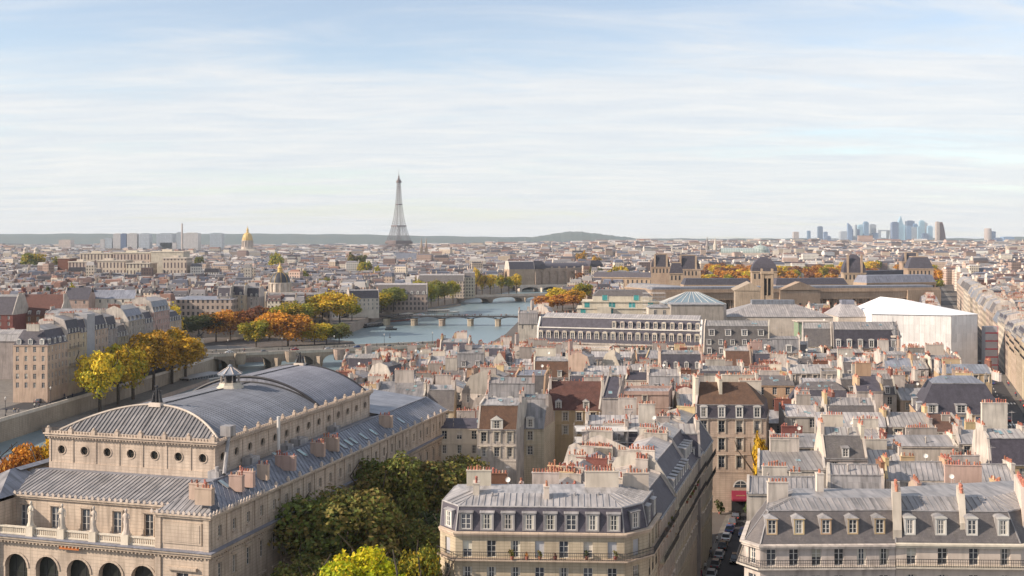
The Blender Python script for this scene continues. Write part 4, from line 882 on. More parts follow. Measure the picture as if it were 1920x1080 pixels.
# ---------------------------------------------------------------- polygonal corner houses
def inset(pts, d):
    n = len(pts); out = []; dd = d if isinstance(d, (list, tuple)) else [d] * n
    for i in range(n):
        p0, p1, p2 = Vector(pts[i - 1][:2]), Vector(pts[i][:2]), Vector(pts[(i + 1) % n][:2]); a = (p1 - p0).normalized(); b = (p2 - p1).normalized()
        n1 = Vector((-a.y, a.x)) * dd[i - 1]; n2 = Vector((-b.y, b.x)) * dd[i]; cr = a.x * b.y - a.y * b.x
        if abs(cr) < 1e-4: out.append(tuple(p1 + n1)); continue
        q0 = p1 + n1; q1 = p1 + n2; t = ((q1.x - q0.x) * b.y - (q1.y - q0.y) * b.x) / cr; out.append(tuple(q0 + a * t))
    return out
def poly_house(name, label, pts, h, mh, mi, i2, rh, edges, wall='stone', rm1='slate', rm2='zinc', nf=3, fh=3.45, win=(1.2, 2.2), balc=(1,), dorm=None, shut=None, topset=0.0, group=None, wst=None, ribs=True, party_edges=(), dfh=.55):
    """pts counter-clockwise; edges = {index: bays}; mansard rings with inset polygons"""
    c = Vector((sum(p[0] for p in pts) / len(pts), sum(p[1] for p in pts) / len(pts))); L0 = [(p[0] - c.x, p[1] - c.y) for p in pts]; n = len(L0)
    o = thing(name, label, 'building', (c.x, c.y, 0), 0, group); rnd = random.Random(len(label))
    mb = MB(); place = []
    for i in range(n):
        a, b = Vector(L0[i]), Vector(L0[(i + 1) % n]); L = (b - a).length; d = (b - a) / L; wins = []; ang = math.degrees(math.atan2(d.y, d.x))
        nb = edges.get(i, 0)
        for k in range(nf if nb else 0):
            wz = h - dfh - k * fh - win[1]
            if wz < 0: break
            for j in range(nb): u = L * (j + .5) / nb; wins.append((u - win[0] / 2, u + win[0] / 2, wz, wz + win[1])); place.append((a + d * u, wz, ang, k, i))
        wall_holes(mb, L0[i], L0[(i + 1) % n], -1, h, wins, .3)
        if nb:
            nn = Vector((d.y, -d.x))
            for k in range(nf + 1):
                z = h - dfh - k * fh + .75; e = .12
                if k and z > 1: mb.add([(p.x, p.y, zz) for zz in (z - .12, z + .1) for p in (a - d * .05, b + d * .05, b + d * .05 + nn * e, a - d * .05 + nn * e)], [(3, 2, 6, 7), (4, 7, 6, 5), (3, 0, 1, 2), (0, 3, 7, 4), (2, 1, 5, 6)])
    mb.build('wall', [wall], o)
    for p, wz, ang, k, i in place:
        st = rnd.choice(wst or (0, 0, 1, 1, 4)) if not (shut and k in shut and rnd.random() < .5) else 2
        place_win(o, (p.x, p.y, wz), ang, win[0], win[1], st, rail=(k not in balc), inset=.3)
    mb = MB(); e1 = inset(L0, [-.35 if i in edges else 0 for i in range(n)]); e2 = inset(L0, [-.55 if i in edges else 0 for i in range(n)]); up = lambda P, z: [(x, y, z) for x, y in P]
    mb.rings([up(L0, h - .45), up(e1, h - .4), up(e1, h - .15), up(e2, h - .1), up(e2, h + .12), up(L0, h + .16)], 0, cap=False)
    mb.build('cornice', [wall], o)
    for k in balc:
        z = h - dfh - k * fh - win[1] - .05; mb = MB(); oo = inset(L0, [-.95 if i in edges else .0 for i in range(n)]); q = inset(L0, [-.9 if i in edges else 0 for i in range(n)])
        mb.rings([up(L0, z - .5), up(inset(L0, [-.3 if i in edges else 0 for i in range(n)]), z - .35), up(oo, z - .2), up(oo, z), up(L0, z)], 1, cap=False)
        for i in range(n):
            if i not in edges: continue
            a, b = Vector(q[i]), Vector(q[(i + 1) % n]); Lq = (b - a).length; ang = math.degrees(math.atan2((b - a).y, (b - a).x)); m_ = (a + b) / 2
            for zz, hh in ((z + .97, .03), (z + .12, .02), (z + .6, .015)): mb.obox((m_.x, m_.y, zz), ang, (Lq / 2, .03, hh), 0)
            for j in range(int(Lq / .28) + 1): p = a.lerp(b, j * .28 / Lq); mb.box(p.x - .018, p.x + .018, p.y - .018, p.y + .018, z, z + .96, 0)
        mb.build('balcony', ['iron', wall], o)
    def safe(L_, d):
        d = list(d)
        for _ in range(60):
            r = inset(L_, d); bad = [i for i in range(n) if i in edges and (Vector(r[(i + 1) % n]) - Vector(r[i])).dot(Vector(L_[(i + 1) % n]) - Vector(L_[i])) < .02]
            if not bad: break
            for i in bad: d[i] += .25
        return r
    r0 = inset(L0, [.1 if i in edges else 0 for i in range(n)]); r1 = safe(L0, [mi if i in edges else 0 for i in range(n)]); r2 = safe(L0, [i2 if i in edges else .01 for i in range(n)])
    z1 = h + .16 + mh; z2 = z1 + rh; mb = MB()
    mb.rings([up(r0, h + .14), up(r1, z1)], 0, cap=False); mb.rings([up(r1, z1), up(r2, z2)], 1, cap=True)
    for i in range(n):
        j = (i + 1) % n; A, B, C, D = Vector(up(r1, z1)[i]), Vector(up(r1, z1)[j]), Vector(up(r2, z2)[j]), Vector(up(r2, z2)[i])
        if i in edges: mb.bar(A, B, .13, 5, 2)
        mb.bar(A, D, .07, 4, 2)
        a_, b_ = Vector(up(r0, h + .14)[i]), Vector(up(r1, z1)[i])
        if i in edges or (i - 1) % n in edges: mb.bar(a_, b_, .1, 4, 2)
        if i in edges and ribs:
            m_ = max(1, int((B - A).length / .8)); nn = (B - A).cross(D - A).normalized() * .09; t = (B - A).normalized() * .045; Lb = (B - A).length; tl = (D - A).dot(t.normalized()); tr = Lb - (C - B).dot(-t.normalized()); hv = ((D - A) - t.normalized() * tl)
            for k in range(1, m_):
                u = Lb * k / m_; f = 1.0
                if u < tl: f = u / tl
                if u > tr: f = max(0, (Lb - u) / (Lb - tr + 1e-6))
                if f < .05: continue
                p = A + t.normalized() * u; q = p + hv * f
                mb.add([p - t, p + t, q + t, q - t, p - t + nn, p + t + nn, q + t + nn, q - t + nn], [(4, 5, 6, 7), (0, 1, 5, 4), (1, 2, 6, 5), (3, 0, 4, 7)], 2)
    mb.build('roof', [rm1, rm2, 'zinc'], o)
    if dorm:
        st, dw, dh, dz, wm, ww = dorm
        for i, nb in edges.items():
            a, b = Vector(L0[i]), Vector(L0[(i + 1) % n]); d = (b - a).normalized(); nn = Vector((-d.y, d.x)); L = (b - a).length; ang = math.degrees(math.atan2(d.y, d.x))
            k = ww.get(i, nb)
            for j in range(k):
                p = a + d * (L * (j + .5) / k) + nn * (.1 + mi / mh * dz - .05)
                place_dormer(o, (p.x, p.y, h + .16 + dz), ang, dw, dh, mi * dh / mh + .5, st, wm, wst=rnd.choice((0, 1, 1)))
    return o, c

# corner house in the lower middle
P0 = [(-9.6, 144.6), (-7.4, 141.6), (14.6, 140.6), (18.0, 143.6), (18 + US.x * 8, 143.6 + US.y * 8), (-9.6 + US.x * 7, 151.2)]
c1, cc1 = poly_house('corner_house', 'cream corner house with slate mansard, angled corners and iron balcony beside the street', P0, 21.9, 3.1, .75, 4.6, .9, {0: 1, 1: 7, 2: 1, 3: 3}, nf=4, balc=(0, 3), shut=(0,), dorm=('flat', 1.75, 2.35, .12, 'zinc', {0: 1, 1: 8, 2: 1, 3: 2}), dfh=1.0)
for x, y, z0, z1, lx, ly in ((-4.8, 146.3, 25.0, 27.5, .8, 2.0), (4.6, 144.6, 25.0, 27.4, .7, 1.4), (12.4, 149.6, 24, 28.3, 4.6, .7), (-4.6, 150.6, 24, 28.2, 3.4, .7), (17.2, 150.8, 24, 27.8, 3.6, .7)):
    place_chimney(c1, x - cc1.x, y - cc1.y, z0, z1, lx, ly, 'stone2')
for x in (-2.6, 8.4, 11.6): link('roof_vent', cached('rv', lambda: (lambda m: (m.lathe([(.12, 0), (.12, .3), (.25, .34), (.03, .5)], 8), m.mesh('roof_vent', ['zinc']))[1])(MB())), c1, (x - cc1.x, 145 - cc1.y, 25.9))
# plants in the balcony and window boxes
def shrub_mesh(seed, pal='green'):
    def f():
        me = crown_mesh(pal, 40 + seed, 160, .16, 1.0, 6); return me
    return f()
def potted(x, y, z, s, pal, lab, rz=0):
    o = thing('potted_plant', lab, 'plant', (x, y, z)); mb = cached('planter', lambda: (lambda m: (m.lathe([(.18, 0), (.26, .35), (.26, .4), (.2, .4)], 8), m.mesh('plant_pot', ['pot']))[1])(MB())); link('plant_pot', mb, o)
    link('foliage', shrub_mesh(int(abs(x * 3)) % 3, pal), o, (0, 0, .4 + s * .6), rz, (s * .7, s * .7, s)); return o
for x, s, pal, lab in ((.0, .8, 'green', 'tall thin potted shrub on the top balcony of the corner house'), (1.9, .45, 'orange', 'red flowering pot on the top balcony of the corner house'), (3.6, .6, 'green', 'round green potted bush mid balcony of the corner house'),
                   (5.6, .35, 'rust', 'small reddish plant on the corner house balcony'), (9.7, .6, 'dark', 'dark potted bush near the right end of the corner house balcony'), (13.4, .6, 'green', 'potted bush by the angled corner of the corner house')):
    potted(x, 140.35, 18.72, s, pal, lab)
# the two front houses at lower right
RD = 11
x0 = 28.9
P1 = [(x0 + .4, 136.6), (x0 + 1.9, 134.4), (x0 + 18.85, 134.8), (x0 + 18.85 + US.x * RD, 134.8 + US.y * RD), (x0 + .4 + US.x * 9.6, 136.6 + US.y * 9.6)]
r1, cr1 = poly_house('white_front_house', 'white-fronted house with a long dark zinc mansard and five hipped dormers at lower right', P1, 22.2, 3.5, 2.6, 5.5, .9, {0: 1, 1: 6, 4: 2}, wall='white', rm1='lslate', nf=3, balc=(0,), dorm=('hip', 1.35, 2.0, .95, 'ochre', {0: 0, 1: 5, 4: 0}), dfh=.35)
P2 = [(x0 + 18.9, 134.8), (x0 + 34.2, 134.2), (x0 + 37.2, 136.0), (x0 + 50, 143.5), (x0 + 50 + US.x * 5, 152), (x0 + 18.9 + US.x * RD, 134.8 + US.y * RD)]
r2, cr2 = poly_house('cream_front_house', 'cream house with arched white dormers and three slanting chimney walls at the lower right edge', P2, 22.3, 3.4, 2.3, 5.6, 1.1, {0: 4, 1: 1, 2: 3}, wall='stone2', rm1='lslate', nf=3, balc=(0,), dorm=('arch', 1.4, 2.1, .8, 'frame', {0: 4, 1: 0, 2: 3}), dfh=.35)
def slant_wall(par, c, x, y, w, ylen, z0, z1, name='chimney_wall', k=SK):
    mb = MB(); A = [(x, y, z0), (x, y + 2.3, z0 + 3.4), (x, y + ylen, z0 + 4.3)]; up_ = z1
    prof = [(y + .6, z0), (y + .6, z0 + 2.1), (y + 2.6, z0 + up_), (y + ylen, z0 + up_ + .5), (y + ylen, z0)]
    L_ = [(x + k * (q[0] - y), q[0], q[1]) for q in prof]; R_ = [(p[0] + w, p[1], p[2]) for p in L_]
    mb.poly([(p[0] - c.x, p[1] - c.y, p[2]) for p in L_[::-1]]); mb.poly([(p[0] - c.x, p[1] - c.y, p[2]) for p in R_])
    for i in range(len(L_)):
        a, b, c_, d = L_[i], R_[i], R_[(i + 1) % 5], L_[(i + 1) % 5]; mb.quad(*[(p[0] - c.x, p[1] - c.y, p[2]) for p in (a, b, c_, d)])
    o = mb.build(name, ['stone2'], par)
    n = int((ylen - 2.6) / .5)
    for i in range(n):
        yy = y + 2.8 + (ylen - 3) * i / n; zz = z0 + up_ + .5 * (yy - y - 2.6) / (ylen - 2.6); link('chimney_pot', random.choice(POTS), o, (x + k * (yy - y) + w / 2 - c.x, yy - c.y, zz), 0, (1.1, 1.1, 1.1))
slant_wall(r2, cr2, x0 + 18.5, 134.6, 1.1, 6.5, 21.8, 6.4); slant_wall(r2, cr2, x0 + 27.0, 134.9, .8, 5.5, 22.6, 5.3); slant_wall(r2, cr2, x0 + 35.2, 135.6, .9, 8, 22.6, 6.0)
place_chimney(r1, x0 + 5.8 - cr1.x, 141.5 - cr1.y, 25, 28.6, 2.6, .8, 'white'); place_chimney(r1, x0 + 12 - cr1.x, 144 - cr1.y, 25, 29.2, .9, .8, 'white', npots=1)

# ---- rows of houses along a street line: party walls across the line
USED = []      # footprints (cx, cy, radius) of everything placed by hand
def mark(x, y, r): USED.append((x, y, r))
def row(p0, p1, widths, d, label, side=1, **kw):
    "houses with their fronts on the line p0->p1 (front on the right-hand side of the direction)"
    p0, p1 = Vector(p0), Vector(p1); dr = (p1 - p0).normalized(); rz = math.degrees(math.atan2(dr.y, dr.x)); t = 0; out_ = []
    for i, spec in enumerate(widths):
        wd = spec['w']; a = dict(kw); a.update({k: v for k, v in spec.items() if k not in ('w', 'lab', 'd')}); p = p0 + dr * t; dd = spec.get('d', d)
        out_.append(house('town_house', (spec.get('lab') or label) , (p.x, p.y), rz, wd - .06, dd, **a)); t += wd
        m_ = p + dr * wd / 2 + Vector((-dr.y, dr.x)) * dd / 2; mark(m_.x, m_.y, max(wd, dd) * .55)
    return out_
# right-hand row of the middle block, facing the shaded street
b0 = Vector((18.2 + US.x * 8.2, 143.6 + US.y * 8.2))
row(b0, b0 + US * 10, [
    dict(w=14, h=21.0, lab='slate-sloped house directly behind the angled corner house on the shaded street', mh=3.4, mi=2.2, rh=1.0),
    dict(w=17, h=21.6, lab='wide house with a tall chimney end wall and slanted rooflights over the shaded street', mh=4.6, mi=3.0, rh=1.0, dorm=('flat', 1.2, 1.5, 2.2, '', .5)),
    dict(w=16, h=21.8, lab='house with a row of white-topped dormers on its dark slate slope above the shaded street', mh=4.8, mi=3.2, rh=1.0, dorm=('flat', 1.3, 1.9, 2.0, '', 1.4)),
    dict(w=15, h=21.3, lab='last slate-sloped house of the shaded street row before the cross street', mh=5.0, mi=3.4, rh=.8)],
    12, '', wall='stone', rm1='slate', nf=4, fh=3.5, balc=(0, 1), detail=2, chw='white', bay=2.3, chim='LRL')
# left-hand row of the same block, facing the trees
l0 = Vector((-6 + US.x * 12, 158)); 
row(l0 + Vector((1.5, 1.2)) + US * 46, l0 + Vector((1.5, 1.2)), [
    dict(w=12, h=20.5, lab='house with a lead-grey roof under scaffolding at the back of the middle block', rh=2.2),
    dict(w=11, h=20.0, lab='house with a blue-grey pyramid roof behind long chimney rows in the middle block', rh=3.4, roof='gable', rm1='zincb', mi=1),
    dict(w=11, h=20.6, lab='house with a broad brown-grey zinc slope in the middle block', rh=3.4, roof='gable', rm1='zinc'),
    dict(w=11, h=20.8, lab='house with a pale zinc roof directly behind the angled corner house', rh=2.6, roof='gable', rm1='zinc')],
    13, '', wall='stone2', nf=2, detail=1, chw='white', chim='LRLR', chn=1.6)
# courtyard houses in the middle
for i, (x, y, w_, d_, h_, rf, lab) in enumerate(((12, 166, 11, 7, 20.5, 'gable', 'low zinc-roofed courtyard house just behind the horizontal chimney walls of the middle block'), (16, 178, 12, 8, 21.5, 'shed', 'courtyard house with a lean-to zinc roof in the middle block'),
        (20, 190, 13, 8, 22, 'mansard', 'courtyard house with a dark slate front and chequered zinc top in the middle block'), (14, 205, 18, 9, 21, 'mansard', 'wide courtyard house with slate front at the rear of the middle block'))):
    house('courtyard_house', lab, (x, y), -3, w_, d_, h_, roof=rf, wall='grey', rm1='slate' if rf == 'mansard' else 'zincs', mh=4, mi=1.4, rh=2.2 if rf == 'gable' else 1.4, nf=1, chim='LRBM', chn=1.4, dorm=('flat', 1.2, 1.5, 2.6, '') if rf == 'mansard' else None)
    mark(x + w_ / 2, y + d_ / 2, 9)
for i, (x, y, w_, d_, h_, rf, r1_, lab) in enumerate(((-6.2, 151.6, 7.5, 8, 22.4, 'gable', 'zincb', 'small house with a shadowed zinc gable behind the left half of the corner house'), (1.6, 151.4, 6.5, 7, 22, 'shed', 'zincs', 'narrow lean-to roofed house wedged behind the middle of the corner house'), (8.4, 151.0, 8, 7.5, 22.6, 'gable', 'zinc', 'small pale-roofed house with two pot rows behind the right of the corner house'))):
    house('rear_house', lab, (x, y), -4, w_, d_, h_, roof=rf, wall='white', rm1=r1_, rh=2.4 - .5 * i, nf=0, chim='LRB', chn=1.3, chw=('stone2', 'white', 'grey')[i])
for x, y in ((4, 150), (-2, 150), (10, 150)): mark(x, y, 9)
# facing house closing the shaded street (arched door with dark red awning)
B1 = (40.5, 239.5)
b1 = house('awning_house', 'tall cream stone house with arched dormers and dark red awning closing the shaded street', B1, -2.0, 15.6, 12, 20.8, wall='stone', rm1='slate', rm2='tile', mh=2.9, mi=.5, rh=4.4, hipR=True, nf=3, fh=3.9, win=(1.35, 2.5), bay=3.4, sides='R', dorm=('arch', 1.6, 2.4, 3.4, '', .15), chim='', detail=3, extras=False, sk=.25)
for x, y, lx, ly, z1 in ((-.5, 5, .7, 5, 29.5), (4.6, 6, .7, 6, 29.0), (8.6, 10.6, 7.5, .8, 29.2), (11.5, 8.5, 5, .7, 28.2)): place_chimney(b1, x + .25 * y, y, 20, z1, lx, ly, 'stone2')
mb = MB(); mb.add([(8.0, -.05, 4.9), (12.0, -.05, 4.9), (12.0, -1.6, 3.3), (8.0, -1.6, 3.3), (8.0, -1.6, 2.9), (12.0, -1.6, 2.9), (8, -.05, 2.9), (12, -.05, 2.9)], [(3, 2, 1, 0), (4, 5, 2, 3), (0, 6, 4, 3), (2, 5, 7, 1)])
aw = mb.build('awning', [mat('dark_red_cloth', (.22, .02, .03), var=0)], b1)
mb = MB(); n = 12; P = [(10 + 1.7 * math.cos(math.pi * i / n), -.08, 5.6 + 1.7 * math.sin(math.pi * i / n)) for i in range(n + 1)]; Q = [(10 + 1.4 * math.cos(math.pi * i / n), -.08, 5.6 + 1.4 * math.sin(math.pi * i / n)) for i in range(n + 1)]
for i in range(n): mb.quad(P[i + 1], P[i], Q[i], Q[i + 1], 0)
mb.poly([(q[0], -.05, q[2]) for q in Q[::-1]][::-1], 1); mb.box(9.95, 10.05, -.1, -.05, 5.6, 7.0); mb.box(8.6, 11.4, -.1, -.05, 6.2, 6.28); mb.build('arch_window', ['frame', 'glass'], b1)
mb = MB(); mb.quad((8, -.04, 0), (12, -.04, 0), (12, -.04, 3.4), (8, -.04, 3.4)); mb.build('shop_front', ['iron'], b1)
mark(48, 246, 12)
mb = MB(); x = 8.9
for k, (w_, h_) in enumerate(((.12, .2), (.3, .14), (.1, .24), (.22, .12), (.16, .2), (.34, .12), (.14, .26), (.2, .14), (.12, .2))):
    mb.box(x, x + w_ * .8, -1.0, -.96, 3.95 - h_ / 2 + .05, 3.95 + h_ / 2 + .05, 0, True); x += w_ + .03
o_ = mb.build('awning_lettering', [mat('gold_paint', (.55, .42, .2), var=0)], aw)
# ---------------------------------------------------------------- roofs of the middle distance, placed one by one
def hp(pxL, pxR, py, z, d, label, rz=-2.0, sk=.2, r=None, **kw):
    y = (H - z) * F / (py - CY); a = Vector(((pxL - 960) / F * y, y)); c = (pxR - 960) / F; ca, sa = math.cos(R(rz)), math.sin(R(rz))
    w_ = (c * a.y - a.x) / (ca - c * sa)
    kw.setdefault('chw', random.choice(('white', 'white', 'stone2', 'grey', 'ochre')))
    o = house(kw.pop('name', 'town_house'), label, (a.x, a.y), rz, w_, d, z, sk=sk, **kw)
    n = max(1, int(w_ / 9)); 
    for i in range(n):
        u = w_ * (i + .5) / n; mark(a.x + ca * u + d / 2 * sk, a.y + sa * u + d / 2, max(d, w_ / n) * .6)
    return o
WH = dict(wall='white', rm2='zincs', rm1='slate')
hp(895, 968, 806, 20, 12, 'white-walled house with a brown mansard and two big pedimented dormers behind the trees', wall='white', rm1='tile', rm2='zinc', mh=5, mi=1.6, rh=1.0, nf=2, win=(1.1, 1.9), bay=2.2, fh=3.2, dorm=('ped', 2.6, 1.9, 4.2, '', .2), chim='LR')
hp(842, 888, 815, 15, 12, 'small old house with a pointed gable and tiny dormer beside the white-walled house', wall='ochre', rm1='tile', roof='gable', rh=5, nf=2, chim='R', hipL=True, dorm=('ped', 1.0, 1.0, 4.5, '', .8))
hp(968, 1020, 804, 19, 12, 'narrow cream house with a bluish slate slope and one white dormer between chimney walls', rm1='zinc', rm2='zinc', mh=6, mi=4, rh=.8, dorm=('arch', 1.8, 2.0, 5, ''), nf=2, wall='stone', chim='LR', bay=3.4)
hp(1021, 1125, 769, 20, 11, 'ochre-walled house with a wide brown tile roof and three pointed dormers', wall='ochre', rm1='tile', roof='gable', rh=6.2, nf=2, chim='LR', chn=1.5, dorm=('ped', 1.5, 1.7, 4.2, '', .3), bay=2.8, extras=False)
hp(962, 1020, 751, 20, 12, 'grey two-tier mansard house with small paired dormers left of the tall white chimney wall', rm1='lslate', rm2='zincb', mh=6, mi=2.2, rh=1, dorm=('ped', 1.1, 1.4, 2.6, ''), nf=2)
hp(1128, 1160, 745, 25, 9, 'tall white blind gable wall with a sloping top', wall='white', roof='shed', rh=3.5, nf=0, chim='R')
hp(1164, 1254, 738, 23.5, 10, 'pinkish blind-walled building with one small window', wall='pink', roof='flat', nf=1, win=(.9, 1.2), bay=9, chim='')
hp(1172, 1215, 712, 23, 9, 'low roof wing wrapped in a white sheet beside chimneys', wall='white', roof='gable', rh=1.5, nf=0, chim='LR')
hp(1092, 1184, 673, 22, 11, 'white building with French windows and a light ribbed zinc roof, right of a white gable', roof='mansard', mh=.5, mi=.5, rh=1.4, nf=1, win=(1.5, 2.6), bay=5, **WH)
hp(1093, 1178, 702, 22, 9, 'white attic storey with paired windows under a chequered zinc roof', roof='gable', rh=2.0, nf=1, win=(1.2, 2.0), bay=4, wall='white', rm1='zincs', chim='LR')
hp(966, 1018, 663, 25, 12, 'plain white cube-like building with a flat top', roof='flat', nf=0, wall='white', chim='')
hp(1060, 1142, 655, 24, 8, 'pale flat-topped parapet building in front of the long arcade-like block', roof='flat', nf=0, wall='stone2', chim='')
hp(1210, 1308, 672, 22, 9, 'light zinc-roofed attic building with a cluttered terrace', roof='shed', rh=1.6, nf=1, win=(1.4, 1.6), bay=3, wall='grey', rm1='zincs', chim='B')
hp(1310, 1392, 700, 23.5, 9, 'cream chimney-topped block with blind white sides in the middle of the roofs', roof='mansard', mh=.6, mi=.5, rh=1, nf=0, wall='white', chim='LRB', chn=1.6)
hp(1418, 1500, 662, 23, 10, 'white attic building with pairs of round-headed dormers', rm1='zinc', rm2='zincs', mh=4.4, mi=2, rh=.8, dorm=('arch', 1.8, 2.2, 4.5, ''), nf=1, wall='white')
hp(1320, 1420, 652, 23, 10, 'light zinc terrace roof with many round vents', roof='shed', rh=1.8, wall='grey', rm1='zincs', nf=1, chim='B')
hp(1440, 1515, 672, 21, 12, 'pale worn-slate house with curved white dormers below the grey roofs', rm1='lslate', rm2='zincs', mh=4.4, mi=2, rh=.8, dorm=('arch', 1.3, 1.9, 3, ''), nf=1, wall='white')
hp(1476, 1560, 700, 22.5, 7, 'building with a striped zinc roof behind a pale parapet', roof='gable', rh=2.2, rm1='zincs', nf=1, wall='grey', chim='LR')
hp(1500, 1606, 724, 21.5, 8, 'attic studio with a long strip of windows under a reddish zinc roof', roof='shed', rh=1.2, rm1='zincs', nf=1, win=(1.0, 2.0), bay=1.25, wall='grey', chim='R')
hp(1478, 1602, 757, 20, 11, 'house with a dark hipped slate roof around a small court', roof='mansard', rm1='slate', rm2='lslate', mh=3.2, mi=2, rh=1.6, nf=0, wall='grey', hipL=True, hipR=True, chim='')
hp(1606, 1656, 733, 24, 10, 'tall light-grey blind wall with chimney rows on top', roof='shed', rh=2.6, nf=0, wall='white', chim='LRB', chn=1.5)
hp(1640, 1722, 702, 22.5, 10, 'ochre five-storey house with tall dark windows and a white-topped zinc roof', wall='ochre', roof='mansard', mh=.8, mi=.7, rh=.8, nf=4, win=(1.3, 2.3), bay=3.6, fh=3.5, balc=(0,), chim='L')
hp(1722, 1884, 777, 21, 15, 'large corner house with a charcoal mansard, glazed attic dormers and blue-shuttered windows', wall='ochre', rm1='slate', rm2='zincb', mh=6.5, mi=3.6, rh=1.4, hipL=True, hipR=True, nf=2, win=(1.3, 2.2), bay=3.6, dorm=('flat', 2.4, 1.9, 5, 'LR', .3), sides='LR', chim='LR', shut=(3, 3, 0))
hp(1540, 1570, 700, 24, 8, 'slim grey stair tower block among the roofs', roof='flat', nf=1, wall='grey', chim='')
hp(1760, 1860, 700, 22, 9, 'yellowish block with a curved zinc top and pots, left of the avenue', wall='ochre', roof='gable', rh=2.2, rm1='zincb', nf=1, chim='LRB', chn=1.4)
hp(1660, 1712, 690, 23, 8, 'blue-grey roofed block behind the ochre house', wall='grey', roof='gable', rh=2.5, rm1='zincb', nf=0, chim='LR')
hp(1530, 1662, 800, 21, 9, 'house with a wide sunlit ribbed zinc roof and two round dormers below', wall='grey', roof='gable', rh=2.4, rm1='zincs', nf=1, win=(1.2, 1.6), bay=2, chim='R')
hp(1664, 1742, 800, 21, 9, 'house with a ribbed zinc roof half in chimney shadow, right of a pale wall', wall='grey', roof='gable', rh=2.4, rm1='zincs', nf=1, win=(1.6, 1.6), bay=3, chim='LR')
hp(1446, 1556, 838, 21, 9, 'weathered grey block with a chimney row along its top edge, behind the white-fronted house', wall='grey', roof='gable', rh=1.8, rm1='zinc', nf=1, win=(1.2, 1.5), bay=4, chim='LRB', chn=1.6)
hp(1572, 1654, 824, 20.5, 8, 'building with a long shaded grey attic wall and dark court below', wall='grey', roof='shed', rh=1, rm1='zincs', nf=1, win=(1.4, 1.5), bay=3, chim='B')
hp(1657, 1792, 836, 22, 8, 'long white rendered wall with a chimney at each end in front of ribbed zinc roofs', wall='white', roof='gable', rh=1.4, rm1='zinc', nf=0, chim='LRB')
hp(1798, 1890, 832, 20.5, 9, 'low house with a row of chimney pots and small dishes near the avenue', wall='grey', roof='gable', rh=2, rm1='zinc', nf=1, chim='LRB', chn=1.5)
hp(1860, 1925, 870, 21, 8, 'brick-chimneyed zinc roof at the right edge', wall='grey', roof='gable', rh=2, rm1='zinc', nf=0, chim='LRB', chn=1.5, )
hp(1420, 1548, 880, 20.5, 9, 'grey-walled house with a pale chimney wall across its whole width', wall='white', roof='shed', rh=1.6, rm1='zincs', nf=0, chim='BB')
hp(1553, 1658, 924, 20.5, 6.5, 'two-tier zinc-clad attic with three small dark windows', wall='zinc', roof='mansard', rm1='zinc', rm2='zincs', mh=2.6, mi=.9, rh=1.2, ribs=True, nf=1, win=(.9, 1.2), bay=3.2, chim='R', chn=1.4)
hp(1661, 1780, 900, 21.6, 7.5, 'white attic storey with shuttered windows and a sunlit ribbed zinc roof', wall='white', roof='gable', rm1='zinc', rh=2.2, ribs=True, nf=1, win=(1.2, 1.8), bay=2.2, shut=(2, 0), chim='LMR')
hp(1782, 1905, 905, 21, 8, 'grey zinc-covered house crossed by long rows of terracotta pots', wall='grey', roof='gable', rm1='zinc', rh=2.2, ribs=True, nf=1, chim='LRB', chn=1.6)
hp(1400, 1545, 925, 21.5, 7, 'sunlit zinc slope with glazed louvres left of the small-windowed attic', wall='white', roof='gable', rm1='zinc', rh=1.8, ribs=True, nf=0, chim='MB')
# scaffold and green net in the middle block
def scaffold(x, y, z0, w_, d_, h_, label, net=None):
    o = thing('scaffold', label, 'scaffold', (x, y, z0)); mb = MB(); nx = max(1, round(w_ / 2)); nz = max(1, round(h_ / 1.9))
    for i in range(nx + 1):
        for yy in (0, d_): mb.bar((i * w_ / nx, yy, 0), (i * w_ / nx, yy, h_ + .6), .045, 5)
    for k in range(nz + 1):
        z = h_ * k / nz
        for yy in (0, d_): mb.bar((0, yy, z), (w_, yy, z), .04, 4); mb.bar((0, yy, z + .9), (w_, yy, z + .9), .03, 4)
        for i in range(nx + 1): mb.bar((i * w_ / nx, 0, z), (i * w_ / nx, d_, z), .04, 4)
    for i in range(nx): mb.bar((i * w_ / nx, 0, 0), ((i + 1) * w_ / nx, 0, h_), .03, 4)
    mb.build('scaffold_frame', ['zinc'], o); mb = MB()
    for k in range(1, nz + 1): mb.box(.1, w_ - .1, .08, d_ - .08, h_ * k / nz - .03, h_ * k / nz + .03, 0, True)
    mb.build('scaffold_deck', ['frame'], o); return o
p = at(1080, 868, 21); scaffold(p.x, p.y, 20.5, 11, 6, 6, 'metal tube scaffold with pale decks rising above the middle block')
# ---- procedural infill between the hand-placed ones
rf_ = random.Random(11)
RB = RBL      # right-bank water edge
def rb_x(y): return float(np.interp(y, [p[1] for p in RB], [p[0] for p in RB]))
RIV0, RIVD = Vector((220, 482)), Vector((.368, 1)).normalized()      # foot of the right-hand row on the avenue
def riv_x(y): return RIV0.x + (y - RIV0.y) * RIVD.x / RIVD.y
HLP = [(-95, 150), (-62, 262), (-53, 300), (-52, 362), (-30, 380), (-26, 421), (-2, 521), (12, 560), (40, 640)]
def hl_x(y): return float(np.interp(y, [p[1] for p in HLP], [p[0] for p in HLP]))
def cap_z(x, y): px = 960 + x / y * F; return H - (float(np.interp(px, [500, 640, 800, 860, 960, 1000, 1320, 1440, 1560, 1640, 1790, 1800, 1870, 1875], [690, 668, 660, 632, 655, 660, 664, 662, 672, 666, 668, 692, 700, 500])) - CY) * y / F
def on_street(x, y):
    t = (y - 141) ; cx = 24.5 + t * SK
    if y < 240 and abs(x - cx) < 8.5: return True
    if 226 < y < 238 and x < 60: return True
    if 440 < y < 452 or 318 < y < 328 and x > 60: return True
    return False
TMP = []
